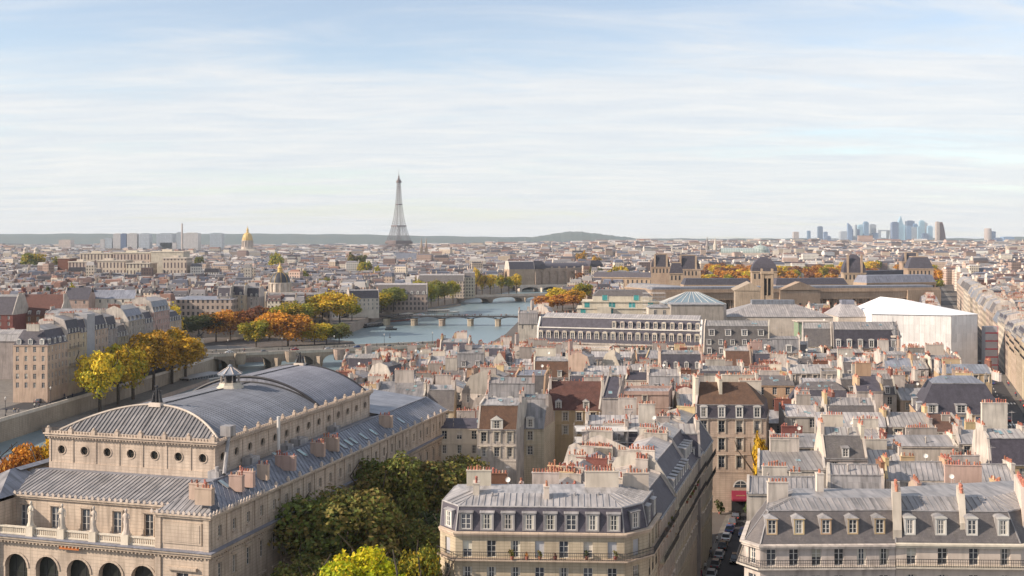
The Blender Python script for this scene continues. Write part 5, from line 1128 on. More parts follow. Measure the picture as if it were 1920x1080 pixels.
def infill(y0, y1, xl, xr, rown, zr=(17, 22.5), step=10.0):
    y = y0; r_ = 0
    while y < y1:
        a, b = xl(y), xr(y); x = a + rf_.uniform(0, 4); k = 0
        while x < b - 6:
            w_ = rf_.choice((rf_.uniform(6, 10), rf_.uniform(8, 14))); w_ = min(w_, b - x); d_ = rf_.uniform(7.5, 10); cx, cy = x + w_ / 2 + 1, y + d_ / 2
            ok = not on_street(cx, cy) and not any((cx - u) ** 2 + (cy - v) ** 2 < (r + min(w_, d_) * .42) ** 2 for u, v, r in USED)
            if ok and (cy > 520 or cap_z(cx, y) > 10):
                side = rf_.random() < .27; z = rf_.uniform(*zr); z = min(z, cap_z(cx, y) - (5.8 if cx < 5 else 3.6)) if cy < 520 else z; wl = rf_.choice(('stone', 'stone2', 'white', 'white', 'grey', 'pink', 'ochre')); k += 1
                rt = rf_.choice(('mansard', 'mansard', 'gable', 'gable', 'shed')); r1_ = rf_.choice(('slate', 'slate', 'slate', 'lslate', 'zinc', 'zinc', 'zincs', 'tile') if rt == 'mansard' else ('zincs', 'zincs', 'zincs', 'zinc', 'zinc', 'slate', 'lslate', 'tile'))
                far = cy > 330
                desc = {'stone': 'cream stone', 'stone2': 'pale stone', 'white': 'white', 'grey': 'grey', 'pink': 'pinkish', 'ochre': 'ochre'}[wl] + ' ' + {'mansard': 'mansard', 'gable': 'gabled', 'shed': 'lean-to-roofed'}[rt] + ' house'
                kw = dict(roof=rt, wall=wl, rm1=r1_, rm2=rf_.choice(('zincs', 'zincs', 'zinc')), mh=rf_.uniform(2.8, 5), mi=rf_.uniform(1, 2.8), rh=rf_.uniform(1.2, 2.8) if rt != 'mansard' else rf_.uniform(.8, 1.6),
                          nf=2 if not far else 1, detail=1, bay=rf_.uniform(2.4, 3.4), chim=rf_.choice(('LR', 'LRB', 'LRM', 'LRB')), chn=rf_.uniform(.9, 1.7), chw=rf_.choice(('white', 'white', 'stone2', 'grey', 'pink')),
                          dorm=(rf_.choice(('arch', 'ped', 'flat', 'flat')), 1.25, 1.7, rf_.uniform(2.6, 3.6), '') if rt == 'mansard' and rf_.random() < .75 else None, courses=not far)
                TMP.append((house({'m': 'mansard_house', 'g': 'gabled_house', 's': 'lean_to_house'}[rt[0]], '', (x + w_, y), 73, d_, w_, z, sides='L' if rf_.random() < .45 else '', **kw) if side else house({'m': 'mansard_house', 'g': 'gabled_house', 's': 'lean_to_house'}[rt[0]], '', (x, y), rf_.uniform(-6, 0), w_, d_, z, **kw), desc, rown, r_))
            x += w_ + rf_.uniform(.3, 1.5)
        y += step; r_ += 1
infill(162, 226, lambda y: 30 + 8 + (y - 141) * SK, lambda y: min(y * .5 + 6, riv_x(y) - 22), 'near right')
infill(242, 420, lambda y: hl_x(y) if y > 262 else -20, lambda y: riv_x(y) - 24, 'middle')
infill(425, 560, hl_x, lambda y: 60, 'riverside')
infill(425, 470, lambda y: 110, lambda y: y * .31, 'rear')
infill(560, 640, lambda y: 150, lambda y: riv_x(y) - 24, 'colonnade-side', (15, 20), 15)
# right side of the avenue
# ---------------------------------------------------------------- right side of the avenue and its corner
def rpt(y, dx=0.0): p = RIVP(y); return (p[0] + dx, p[1])
yy = 285.0; rr = random.Random(5)
AVL = ['nearest', 'second', 'third', 'fourth', 'fifth', 'sixth', 'seventh', 'eighth', 'ninth', 'tenth', 'eleventh', 'twelfth', 'thirteenth', 'fourteenth', 'fifteenth', 'sixteenth', 'seventeenth', 'eighteenth', 'nineteenth', 'twentieth']
RZ = math.degrees(math.atan2(RIVD.x, RIVD.y))
ix = 0; yy = 395
while yy < 1180 and ix < 20:
    L_ = rr.uniform(15, 24) if yy < 500 else (rr.uniform(22, 34) if yy < 800 else rr.uniform(50, 70)); z = rr.uniform(19.5, 22.8)
    p = Vector(rpt(yy)) + RIVD * L_; barrel = yy > 520
    # front faces the avenue (to the left): run the line from far to near so that its right-hand side looks left
    house('avenue_house', ('bulging-roofed' if barrel else 'cream balconied') + f' house, {AVL[ix]} from the near end on the sunny side of the avenue',
          (p.x, p.y), 270 - RZ, L_ - .1, 13, z, wall='stone' if yy < 470 else rr.choice(('wstone', 'wpale', 'wold')), rm1=rr.choice(('zincb', 'zinc', 'lslate')) if barrel else rr.choice(('slate', 'lslate', 'zincb')), rm2='zincs', mh=3.6 if not barrel else 4.5, mi=1.4 if not barrel else 2.2, rh=1.4, nf=5 if yy < 470 else 0, bay=2.8, detail=1 if yy < 470 else 0,
          balc=(0, 1) if yy < 460 else (), chim='LR' if yy < 800 else '', dorm=('flat', 1.2, 1.7, 3.0, '') if yy < 520 else None, pots=yy < 600, sides='R' if ix == 0 else '', courses=yy < 800)
    m_ = p - RIVD * L_ / 2 + Vector((RIVD.y, -RIVD.x)) * 6; mark(m_.x, m_.y, 12)
    yy += L_ * RIVD.y + rr.uniform(.5, 1.5); ix += 1
# left side of the avenue beyond the wrapped building
yy = 540; ix = 0
while yy < 690:
    L_ = 26; p = Vector(rpt(yy, -24.3))
    house('avenue_house', f'{AVL[ix]} dark-roofed house on the shaded left side of the avenue beyond the wrapped building', (p.x, p.y), 90 - RZ, L_, 12, 20, wall='wold', rm1='slate', mh=3.6, mi=1.4, nf=0, detail=0, chim='LR', chn=1.5); yy += L_ * RIVD.y + .5; ix += 1
infill(430, 470, lambda y: RIVP(y)[0] + 15, lambda y: y * .5 + 4, 'avenue-side', (19, 23))
infill(470, 900, lambda y: RIVP(y)[0] + 15, lambda y: y * .49 + 4, 'far right', (17, 22), 17)
# ---------------------------------------------------------------- wrapped building
tp = [(162, 487), (194, 478), (209, 486), (190, 532), (166, 527)]
o = thing('wrapped_building', 'big building wholly wrapped in white sheeting under a pitched white cover', 'building', (185, 500, 0)); Lp = [(x - 185, y - 500) for x, y in tp]
M['sheet'] = mat('white_sheeting', (.88, .86, .84), (.80, .78, .76), .75, .25, pattern='brick', pu=2.2, pv=3.8, pw=.035, pcol=(.72, .7, .68), var=0, hvar=0, bump=.8, stain=.12)
mb = MB(); up = lambda P, z: [(x, y, z) for x, y in P]; mb.rings([up(Lp, -1), up(Lp, 27.2)], 0, cap=False); mb.build('sheet_wall', ['sheet'], o)
apex0, apex1 = (-3.0, 4, 33.0), (-6, 26, 33.0); e = inset(Lp, -.4); Ez = 27.2; mb = MB()
mb.poly([(*e[0], Ez), (*e[1], Ez), apex0]); mb.poly([(*e[1], Ez), (*e[2], Ez), apex0]); mb.poly([(*e[2], Ez), (*e[3], Ez), apex1, apex0]); mb.poly([(*e[3], Ez), (*e[4], Ez), apex1]); mb.poly([(*e[4], Ez), (*e[0], Ez), apex0, apex1]); mb.poly(up(e, Ez - .05)[::-1])
mb.build('cover', [mat('white_cover', (.82, .82, .82), (.74, .75, .77), .5, .3, var=0, hvar=0)], o)
mb = MB()
for i in range(3):
    a, b = Vector(Lp[i]), Vector(Lp[i + 1]) if i < 4 else Vector(Lp[0]); n = int((b - a).length / 2.2)
    for k in range(n + 1): p = a.lerp(b, k / n) ; q = (p - Vector((0, 12))).normalized() * .05; mb.bar((p.x, p.y, 0), (p.x, p.y, Ez), .06, 4)
mb.build('scaffold_tubes', ['frame'], o); mark(178, 495, 20); mark(190, 510, 22)
# red-banded hoist beside it
o = thing('hoist_tower', 'grey scaffold hoist tower with red bands beside the wrapped building', 'scaffold', (213, 487, 0)); mb = MB()
mb.box(0, 5.5, 0, 4, 0, 21.5); mb.build('tower', ['greysh'], o); mb = MB()
for k in range(5): mb.box(-.1, 5.6, -.1, 0, 4 + k * 3.6, 4.5 + k * 3.6)
mb.box(5.5, 5.65, -.1, 4, 0, 21.6); mb.build('bands', [mat('red_paint', (.55, .05, .05), var=0)], o)
# ---------------------------------------------------------------- long department store with two rows of dormers
def long_store():
    a = atd(1006, 404); b = atd(1315, 386); d = Vector((b.x - a.x, b.y - a.y)); W = d.length; rz = math.degrees(math.atan2(d.y, d.x)); h = 22.6; D_ = 20
    o = thing('department_store', 'very long store with two rows of white dormers on dark mansards', 'building', (a.x, a.y, 0), rz); mb = MB()
    wins = []; n = 19
    for i in range(n):
        u = W * (i + .5) / n; big = i > 10 and i % 2 == 0
        wins.append((u - (2.0 if big else .8), u + (2.0 if big else .8), h - 4.0, h - 1.2))
    ws = [wins[0]]
    for w_ in wins[1:]:
        if w_[0] > ws[-1][1] + .3: ws.append(w_)
    wall_holes(mb, (0, 0), (W, 0), -1, h, ws, .4); mb.quad((W, 0, -1), (W, D_, -1), (W, D_, h), (W, 0, h)); mb.quad((0, D_, -1), (0, 0, -1), (0, 0, h), (0, D_, h))
    mb.box(-.2, W + .2, -.5, 0, h - .6, h, 0, True); mb.box(-.1, W + .1, -.6, 0, h - 5, h - 4.6, 0, True); mb.build('wall', ['white'], o)
    for w_ in ws:
        mbw = link('window', win_mesh(round(w_[1] - w_[0], 2), 2.8, 0), o, ((w_[0] + w_[1]) / 2, .38, h - 4.0))
    mb = MB(); mb.box(0, W, -.62, -.58, h - 3.9, h - 3.8); mb.box(0, W, -.62, -.58, h - 4.6, h - 4.5)
    k = 0
    while k < W: mb.box(k, k + .05, -.62, -.58, h - 4.6, h - 3.9); k += .5
    mb.build('balcony_rail', ['iron'], o)
    z1, z2, z3 = h + 5.2, h + 8.8, h + 10.2; s = W * .10; mb = MB(); P = lambda x, y, z: (x, y, z)
    mb.quad((0, 0, h), (W, 0, h), (W - .6, 1.2, z1), (.6, 1.2, z1), 0); mb.quad((.6, 1.2, z1), (W - .6, 1.2, z1), (W - .6, 1.9, z1 + .02), (.6, 1.9, z1 + .02), 1)
    mb.quad((.6, 1.9, z1), (W - .6, 1.9, z1), (W - 1.4, 4.2, z2), (1.4, 4.2, z2), 0); mb.quad((1.4, 4.2, z2), (W - 1.4, 4.2, z2), (W - 1.4, 10, z3), (1.4, 10, z3), 2); mb.quad((1.4, 10, z3), (W - 1.4, 10, z3), (W, D_, h), (0, D_, h), 2)
    for q in ([(W, 0, h), (W, D_, h), (W - 1.4, 10, z3), (W - 1.4, 4.2, z2), (W - .6, 1.9, z1), (W - .6, 1.2, z1)],): mb.poly(q, 3); mb.poly([(W - x, y, z) for x, y, z in q[::-1]], 3)
    mb.box(.4, W - .4, .9, 1.25, z1 - .15, z1 + .25, 1, True); mb.box(1, W - 1, 4.0, 4.3, z2 - .1, z2 + .15, 1)
    for x in (.3, W - .3): mb.add([(x - .35, -.1, h), (x + .35, -.1, h), (x + .35, 1.0, z1), (x - .35, 1.0, z1), (x - .35, 4, z2 + .3), (x + .35, 4, z2 + .3), (x + .35, 9, z2 + .3), (x - .35, 9, z2 + .3)], [(0, 1, 2, 3), (3, 2, 5, 4)], 1)
    mb.build('roof', ['slate', 'frame', 'zincs', 'white'], o)
    n = 20
    for i in range(n):
        u = W * (i + .5) / n; place_dormer(o, (u, .28, h + .5), 0, 1.75, 3.3, 1.6, 'arch', 'stone2', 'zinc')
        if i > n * .42: place_dormer(o, (u, 2.0, z1 + .25), 0, 1.5, 2.2, 2.0, 'arch', 'stone2', 'zinc')
        else: link('skylight', skylight_mesh(.8, .9), o, (u, 3.0, z1 + 1.5)).rotation_euler = (R(57), 0, 0)
    mark(*(Vector((a.x, a.y)) + d / 4).to_tuple(), 20); mark(*(Vector((a.x, a.y)) + d / 2).to_tuple(), 20); mark(*(Vector((a.x, a.y)) + d * .75).to_tuple(), 20)
long_store()
ann = hp(1318, 1442, 667, 22, 18, 'brown-slated building with three tiers of small shed dormers right of the long store', rz=-3, rm1='lslate', mh=9.5, mi=4.5, rh=1.6, dorm=('flat', 2.0, 2.0, 4.4, '', 6.4), nf=0, wall='grey', chim='', name='department_store_annex')
for k in range(6):
    for dz in (.6, 3.4): place_dormer(ann, (2.2 + k * 3.9, 4.5 / 9.5 * dz - .1, 22 + dz), 0, 1.5, 1.8, 1.6, 'flat' if dz > 1 else 'arch')
hp(1505, 1560, 650, 23, 12, 'brown hipped building with rooflights and a small green glazed pavilion behind', rm1='lslate', mh=6, mi=4, rh=2, nf=1, wall='ochre', chim='')
hp(1562, 1686, 653, 22.5, 14, 'ornate mansard building with two rows of white dormers beside the wrapped building', rz=-2, rm1='slate', mh=6.4, mi=1.8, rh=2.4, dorm=('arch', 1.7, 2.6, 3.2, '', .3), nf=1, win=(2.6, 2.4), bay=4.6, wall='pink', chim='', name='ornate_building')
p = at(1676, 652, 22.5); o = thing('corner_turret', 'pale scaly corner turret with a small dome and spike beside the ornate mansard building', 'turret', (p.x, p.y + 1, 0)); mb = MB(); mb.lathe([(2.6, -1), (2.6, 26), (3, 26.2), (3, 26.8), (2.4, 27)], 12); mb.build('drum', ['stone2'], o); mb = MB(); mb.lathe([(2.6, 27), (2.3, 28.4), (1.4, 29.6), (.5, 30.3), (.35, 31.2), (.5, 31.5), (.1, 31.8), (.05, 33.5)], 12); mb.build('dome', ['zinc'], o)
p = at(1520, 604, 27)
o = thing('glazed_pavilion', 'small green-tinted glazed pavilion on the roofs above the brown hipped building', 'pavilion', (p.x - 5, p.y, 0)); mb = MB(); mb.box(0, 12, 0, 7, 20, 27, 0); mb.build('glass_box', [mat('green_glass', (.25, .33, .22), (.2, .28, .2), .3, .5, var=0)], o); mb = MB(); mb.box(-.6, 12.6, -.6, 7.6, 27, 27.4, 0, True)
for k in range(7): mb.box(k * 2 - .06, k * 2 + .06, -.1, -.02, 20, 27)
mb.build('flat_roof', ['stone2'], o)
# grey machine-room block, cream cabin and glass pyramid
def box_b(nm, lab, px0, px1, pyt, y, zt, d, wall, roofm='zincs', rz=-2, rise=0, extra=None, cat='building'):
    a = atd(px0, y); b = atd(px1, y); W = b.x - a.x; o = thing(nm, lab, cat, (a.x, a.y, 0), rz); mb = MB(); mb.box(0, W, 0, d, -1, zt); mb.build('wall', [wall], o); mb = MB(); e = .3
    if rise: mb.rings([[(-e, -e, zt + .02), (W + e, -e, zt + .02), (W + e, d + e, zt + .02), (-e, d + e, zt + .02)], [(W * .3, d * .45, zt + rise), (W * .7, d * .45, zt + rise), (W * .7, d * .55, zt + rise), (W * .3, d * .55, zt + rise)]])
    else: mb.box(-e, W + e, -e, d + e, zt + .02, zt + .35, 0, True)
    mb.build('roof', [roofm], o); mark(a.x + W / 2, y + d / 2, max(W, d) * .55); return o, W
box_b('machine_block', 'plain dark grey machine-room block on the roofs below the glass pyramid', 1258, 1356, 0, 432, zat(572, 432), 12, 'greysh' if 0 else 'grey', 'zinc')
oc, W_ = box_b('roof_cabin', 'cream cabin with two windows left of the grey machine-room block', 1216, 1257, 0, 436, zat(577, 436), 10, 'stone2', 'zinc', rise=1)
for x in (W_ * .3, W_ * .72): link('window', win_mesh(1.2, 1.9, 0), oc, (x, -.02, zat(590, 436)))
o = thing('glass_pyramid_roof', 'blue-grey glass pyramid skylight with white ribs above the store roofs', 'glass roof', (*atd(1298, 462)[:2], 0)); mb = MB(); W_ = 13; zb = zat(568, 462); zt = zat(547, 462)
mb.box(-W_, W_, -8, 8, 10, zb); mb.build('base', ['zinc'], o); mb = MB(); B_ = [(-W_, -8, zb), (W_, -8, zb), (W_, 8, zb), (-W_, 8, zb)]; T_ = [(-2.5, 0, zt), (2.5, 0, zt), (2.5, .2, zt), (-2.5, .2, zt)]; mb.rings([B_, T_])
for s_ in range(4):
    for k in range(9): a = Vector(B_[s_]).lerp(Vector(B_[(s_ + 1) % 4]), k / 8); b = Vector(T_[s_]).lerp(Vector(T_[(s_ + 1) % 4]), k / 8); mb.bar(a, b, .13, 4, 1)
mb.build('glazing', [mat('roof_glass', (.16, .22, .27), (.2, .26, .3), .15, .3, var=0, spec=.8), 'frame'], o)
for px0, px1, pt, y, lab in ((1358, 1560, 572, 470, 'long ribbed zinc roof with a raised glazed ridge right of the glass pyramid'), (1572, 1632, 572, 500, 'light zinc roof terrace with white railings left of the wrapped building cover')):
    o, W_ = box_b('zinc_roof_hall', lab, px0, px1, 0, y, zat(pt + 22, y), 26, 'stone2', 'zincs', rise=22 / F * y); mb = MB(); mb.box(W_ * .3, W_ * .7, 11, 15, zat(pt + 8, y), zat(pt - 7, y)); mb.build('ridge_glazing', ['zincb'], o)
# art deco store front with big round windows
o = thing('art_deco_store', 'pale terraced store with round-headed teal windows, roof terrace and scaffolding on its right side', 'building', (*atd(1082, 545)[:2], 0), -4); W_ = atd(1238, 545).x - atd(1082, 545).x; z_ = lambda py: zat(py, 545)
mb = MB(); mb.box(0, W_, 0, 26, -1, z_(578)); mb.box(2.5, W_ - 1, 3, 26, z_(578), z_(566)); mb.box(8, W_ - 4, 6, 26, z_(566), z_(556)); mb.box(-.4, W_ + .4, -.4, 0, z_(579), z_(577), 0, True); mb.box(2, W_ - .5, 2.5, 3, z_(567), z_(565), 0, True)
mb.box(10, 17, -2.5, 0, -1, z_(575)); mb.build('wall', ['stone2'], o); mb = MB(); mb.add([(8, 5.9, z_(556)), (W_ - 4, 5.9, z_(556)), (W_ - 7, 10, z_(546)), (11, 10, z_(546)), (W_ - 7, 22, z_(546)), (11, 22, z_(546)), (W_ - 4, 26, z_(556)), (8, 26, z_(556))], [(0, 1, 2, 3), (3, 2, 4, 5), (1, 6, 4, 2), (7, 0, 3, 5), (6, 7, 5, 4)]); mb.build('roof', ['lslate'], o)
tq = mat('teal_glass', (.05, .22, .24), (.08, .3, .32), .2, 1, var=.2); M['teal'] = tq
mb = MB(); n = 10
mb.poly([(1.6 * math.cos(math.pi * i / n), 0, 1.8 + 1.6 * math.sin(math.pi * i / n)) for i in range(n + 1)] + [(-1.6, 0, 0), (1.6, 0, 0)]); mb.box(-.08, .08, -.06, 0, 0, 3.3, 1); mb.box(-1.7, 1.7, -.1, 0, -.2, 0, 1); dm = mb.mesh('round_headed_window', ['teal', 'frame'])
for x in (W_ * .42, W_ * .66): link('round_headed_window', dm, o, (x, 2.96, z_(577)))
for x, y, z in ((5, 2.97, z_(577)), (W_ - 5, 2.97, z_(577)), (3, -.03, z_(589)), (W_ * .4, -.03, z_(589)), (W_ - 6, -.03, z_(589)), (14, 5.8, z_(564)), (W_ - 12, 5.8, z_(564))): link('window', cached('wtq', lambda: (lambda m: (m.box(-1.3, 1.3, -.03, .03, 0, 2.6, 0), m.box(-1.4, -1.3, -.06, .03, 0, 2.7, 1), m.box(1.3, 1.4, -.06, .03, 0, 2.7, 1), m.mesh('window', ['teal', 'frame']))[3])(MB())), o, (x, y, z))
mark(50, 558, 24)
p = atd(1215, 540); scaffold(p.x - 3, p.y - 6, 0, 11, 5, z_(548), 'tall scaffold clad in planks on the right side of the art deco store')
# terrace house below the store, cream corner hotel etc. already in the list
M['palace'] = mat('palace_stone', (.47, .355, .26), (.35, .26, .19), .9, .08, pattern='stone', pu=2, pv=.8, pw=.03, stain=.3, var=.05, hvar=.005)
# ---------------------------------------------------------------- bell tower and colonnade
o = thing('bell_tower', 'slender gothic stone belfry with tall louvred openings in front of the colonnade', 'tower', (*atd(1438, 640)[:2], 0), -8); zt = zat(512, 640); mb = MB(); s_ = 3.4
for x, y in ((-s_, -s_), (s_ - 1.4, -s_), (-s_, s_ - 1.4), (s_ - 1.4, s_ - 1.4)): mb.box(x, x + 1.4, y, y + 1.4, 0, zt)
mb.box(-s_ + .5, s_ - .5, -s_ + .5, s_ - .5, 0, zt - 13); mb.box(-s_ + .3, s_ - .3, -s_ + .3, s_ - .3, zt - 3, zt - .5); mb.box(-s_ - .3, s_ + .3, -s_ - .3, s_ + .3, zt - .5, zt + .5, 0, True); mb.box(-.3, .3, -s_ + .1, s_ - .1, zt - 13, zt - 3)
for x in (-s_, s_ - .8): 
    for y in (-s_, s_ - .8): mb.box(x, x + .8, y, y + .8, zt + .5, zt + 2.6)
mb.build('tower_shaft', ['palace'], o); mb = MB(); mb.box(-s_ + 1.2, s_ - 1.2, -s_ + 1.2, s_ - 1.2, zt - 13, zt - 3); mb.build('louvres', ['iron'], o)
o = thing('gothic_gable', 'pointed stone gable roof beside the gothic belfry', 'church', (*atd(1385, 655)[:2], 0), -8); mb = MB(); zb = zat(545, 655); zt = zat(527, 655)
mb.box(-2, 15, 0, 14, 0, zb); mb.add([(-3, -.3, zb), (16, -.3, zb), (7, -.3, zt - 1), (-3, 30, zb), (16, 30, zb), (7, 30, zt - 1)], [(0, 1, 2), (0, 2, 5, 3), (1, 4, 5, 2)]); mb.build('wall', ['oldstone'], o)
def colonnade():
    A, B = Vector(atd(1222, 700)[:2]), Vector(atd(1762, 735)[:2]); d = B - A; W = d.length; rz = math.degrees(math.atan2(d.y, d.x)); h = 27.6
    o = thing('palace_colonnade', 'immense tawny stone palace front with paired columns below a flat balustrade', 'palace', (A.x, A.y, 0), rz); mb = MB()
    mb.box(0, W, 2.5, 20, -1, h); mb.box(0, W, 0, 2.5, -1, 11); mb.box(0, W, -.2, 2.5, 21.5, h - 1.5, 0, True); mb.box(-.5, W + .5, -.9, 2.5, h - 1.5, h - .6, 0, True); mb.box(0, W, -.1, .5, h - .6, h + 1.0)
    for a, b in ((0, .12), (.43, .57), (.88, 1)): mb.box(W * a, W * b, -1.5, 2.4, -1, h - .5); 
    c = W * .5; mb.add([(W * .43, -1.9, h), (W * .57, -1.9, h), (c, -1.9, h + 5.5), (W * .43, 6, h), (W * .57, 6, h), (c, 6, h + 5.5)], [(0, 1, 2), (0, 2, 5, 3), (1, 4, 5, 2)]); mb.build('wall', ['palace'], o)
    mb = MB(); k = 0
    n = int(W / 5.2)
    for i in range(n):
        x = (i + .5) * W / n
        if any(W * a - 1 < x < W * b + 1 for a, b in ((0, .12), (.43, .57), (.88, 1))): mb.box(x - .8, x + .8, -1.6, -1.5, 13, 19, 1); continue
        for s_ in (-.8, .8): mb.lathe([(.62, 0), (.55, .6), (.5, 9), (.75, 9.6), (.75, 10.4)], 8, (x + s_, 1.0, 11))
        mb.box(x + 1.6, x + 3.2, 2.3, 2.5, 12.5, 19, 1)
    mb.build('columns', ['palace', 'iron'], o)
    mb = MB(); mb.box(2, W - 2, 5, 17, h + .6, h + 2.2, 0); mb.build('roof', ['zincb'], o)
    return A, B
colonnade()
# ---------------------------------------------------------------- palace wings and pavilions
def wing(lab, px0, px1, y0, y1, h, rise, d=18, wall='palace', roofm='slate', nm='palace_wing', inset_=2.0):
    A, B = Vector(atd(px0, y0)[:2]), Vector(atd(px1, y1)[:2]); dv = B - A; W = dv.length; rz = math.degrees(math.atan2(dv.y, dv.x))
    o = thing(nm, lab, 'palace', (A.x, A.y, 0), rz); mb = MB(); mb.box(0, W, 0, d, -1, h); mb.box(-.4, W + .4, -.6, 0, h - 1, h, 0, True); k = 4
    while k < W - 3: mb.box(k, k + 1.5, -.12, 0, h - 6.5, h - 2.5, 1); mb.box(k, k + 1.5, -.12, 0, h - 13, h - 9, 1); k += 5
    mb.build('wall', [wall, 'iron'], o); mb = MB(); mb.rings([[(0, 0, h), (W, 0, h), (W, d, h), (0, d, h)], [(inset_, inset_ * 1.5, h + rise), (W - inset_, inset_ * 1.5, h + rise), (W - inset_, d - inset_ * 1.5, h + rise), (inset_, d - inset_ * 1.5, h + rise)]]); mb.build('roof', [roofm], o); return o
def pavilion(lab, px, y, wpx, hpy, tpy, style='sq', chim=True):
    c = atd(px, y); w_ = wpx / F * y / 2; h = zat(hpy, y); zt = zat(tpy, y)
    o = thing('palace_pavilion', lab, 'pavilion', (c.x, c.y, 0), -8, 'tall palace pavilions with dark roofs'); mb = MB(); mb.box(-w_, w_, -w_ * .8, w_ * .8, -1, h); mb.box(-w_ - .5, w_ + .5, -w_ * .8 - .5, w_ * .8 + .5, h - .8, h, 0, True)
    k = -w_ + 1.5
    while k < w_ - 2: mb.box(k, k + 1.3, -w_ * .8 - .1, -w_ * .8, h - 6, h - 2, 1); k += 3.4
    mb.build('wall', ['palace', 'iron'], o); mb = MB(); S_ = lambda a, z: [(-w_ * a, -w_ * .8 * a, z), (w_ * a, -w_ * .8 * a, z), (w_ * a, w_ * .8 * a, z), (-w_ * a, w_ * .8 * a, z)]
    if style == 'dome': mb.rings([S_(1, h), S_(.98, h + (zt - h) * .25), S_(.86, h + (zt - h) * .5), S_(.64, h + (zt - h) * .75), S_(.3, zt - .6), S_(.12, zt)])
    else: mb.rings([S_(1, h), S_(.84, h + (zt - h) * .5), S_(.62, zt)]); mb.box(-w_ * .64, w_ * .64, -w_ * .5, w_ * .5, zt, zt + .7, 1)
    mb.build('roof', ['slate', 'palace'], o)
    if chim:
        mb = MB()
        for s_ in (-.62, .62): mb = MB(); mb.box(w_ * s_ - .9, w_ * s_ + .9, -w_ * .8 - .2, -w_ * .8 + 1.6, h - .5, zt - .3); mb.build('chimney', ['palace'], o)
    return o
wing('long courtyard wing with a dark low roof, left of the domed pavilion', 1283, 1410, 790, 790, 28, 4.5)
wing('long courtyard wing with a dark low roof, right of the domed pavilion', 1455, 1590, 790, 800, 28, 4.5)
wing('low palace wing with a green-grey curved roof on the right', 1625, 1755, 880, 900, 26, 6, roofm='zincb')
wing('gallery wing with a long skylit roof running along the river', 1172, 1262, 900, 830, 22, 3.0, roofm='zinc')
wing('distant palace wing between the two pairs of dark pavilions', 1600, 1745, 1000, 1060, 26, 6)
wing('river-side palace gallery before the autumn trees', 1110, 1240, 1150, 1120, 22, 5)
pavilion('domed clock pavilion with a square slate dome above the middle of the palace', 1432, 850, 46, 508, 482, 'dome', False)
pavilion('dark steep-roofed palace pavilion with twin stone chimneys, first from the left', 1239, 1080, 36, 500, 477)
pavilion('dark steep-roofed palace pavilion just right of the leftmost one, set slightly lower and wider', 1290, 1040, 46, 504, 479)
pavilion('small pavilion with a truncated roof in front of the two leftmost steep pavilions', 1268, 960, 26, 512, 493, chim=False)
pavilion('tall narrow curved-roof pavilion standing right of the autumn park trees', 1600, 980, 40, 511, 477, 'dome')
pavilion('pavilion with a wide truncated slate roof at the left end of the avenue', 1722, 1020, 46, 503, 482, chim=False)
pavilion('steep dark pavilion right behind the wide truncated one', 1706, 1150, 34, 490, 474)
# arch and small monuments far off
o = thing('triumphal_arch', 'distant massive stone triumphal arch below the far towers', 'monument', (*atd(1622, 4600)[:2], 10), -10); s = 4600 / F; W_ = 13 * s; zt = zat(442.5, 4600) - 10; mb = MB()
mb.box(-W_, -W_ * .36, -11, 11, 0, zt); mb.box(W_ * .36, W_, -11, 11, 0, zt); mb.box(-W_ * .36, W_ * .36, -11, 11, zt * .62, zt); mb.box(-W_ * 1.04, W_ * 1.04, -12, 12, zt * .78, zt * .82, 0, True); mb.box(-W_ * 1.02, W_ * 1.02, -11.6, 11.6, zt, zt + 2); mb.build('arch', ['pink'], o)
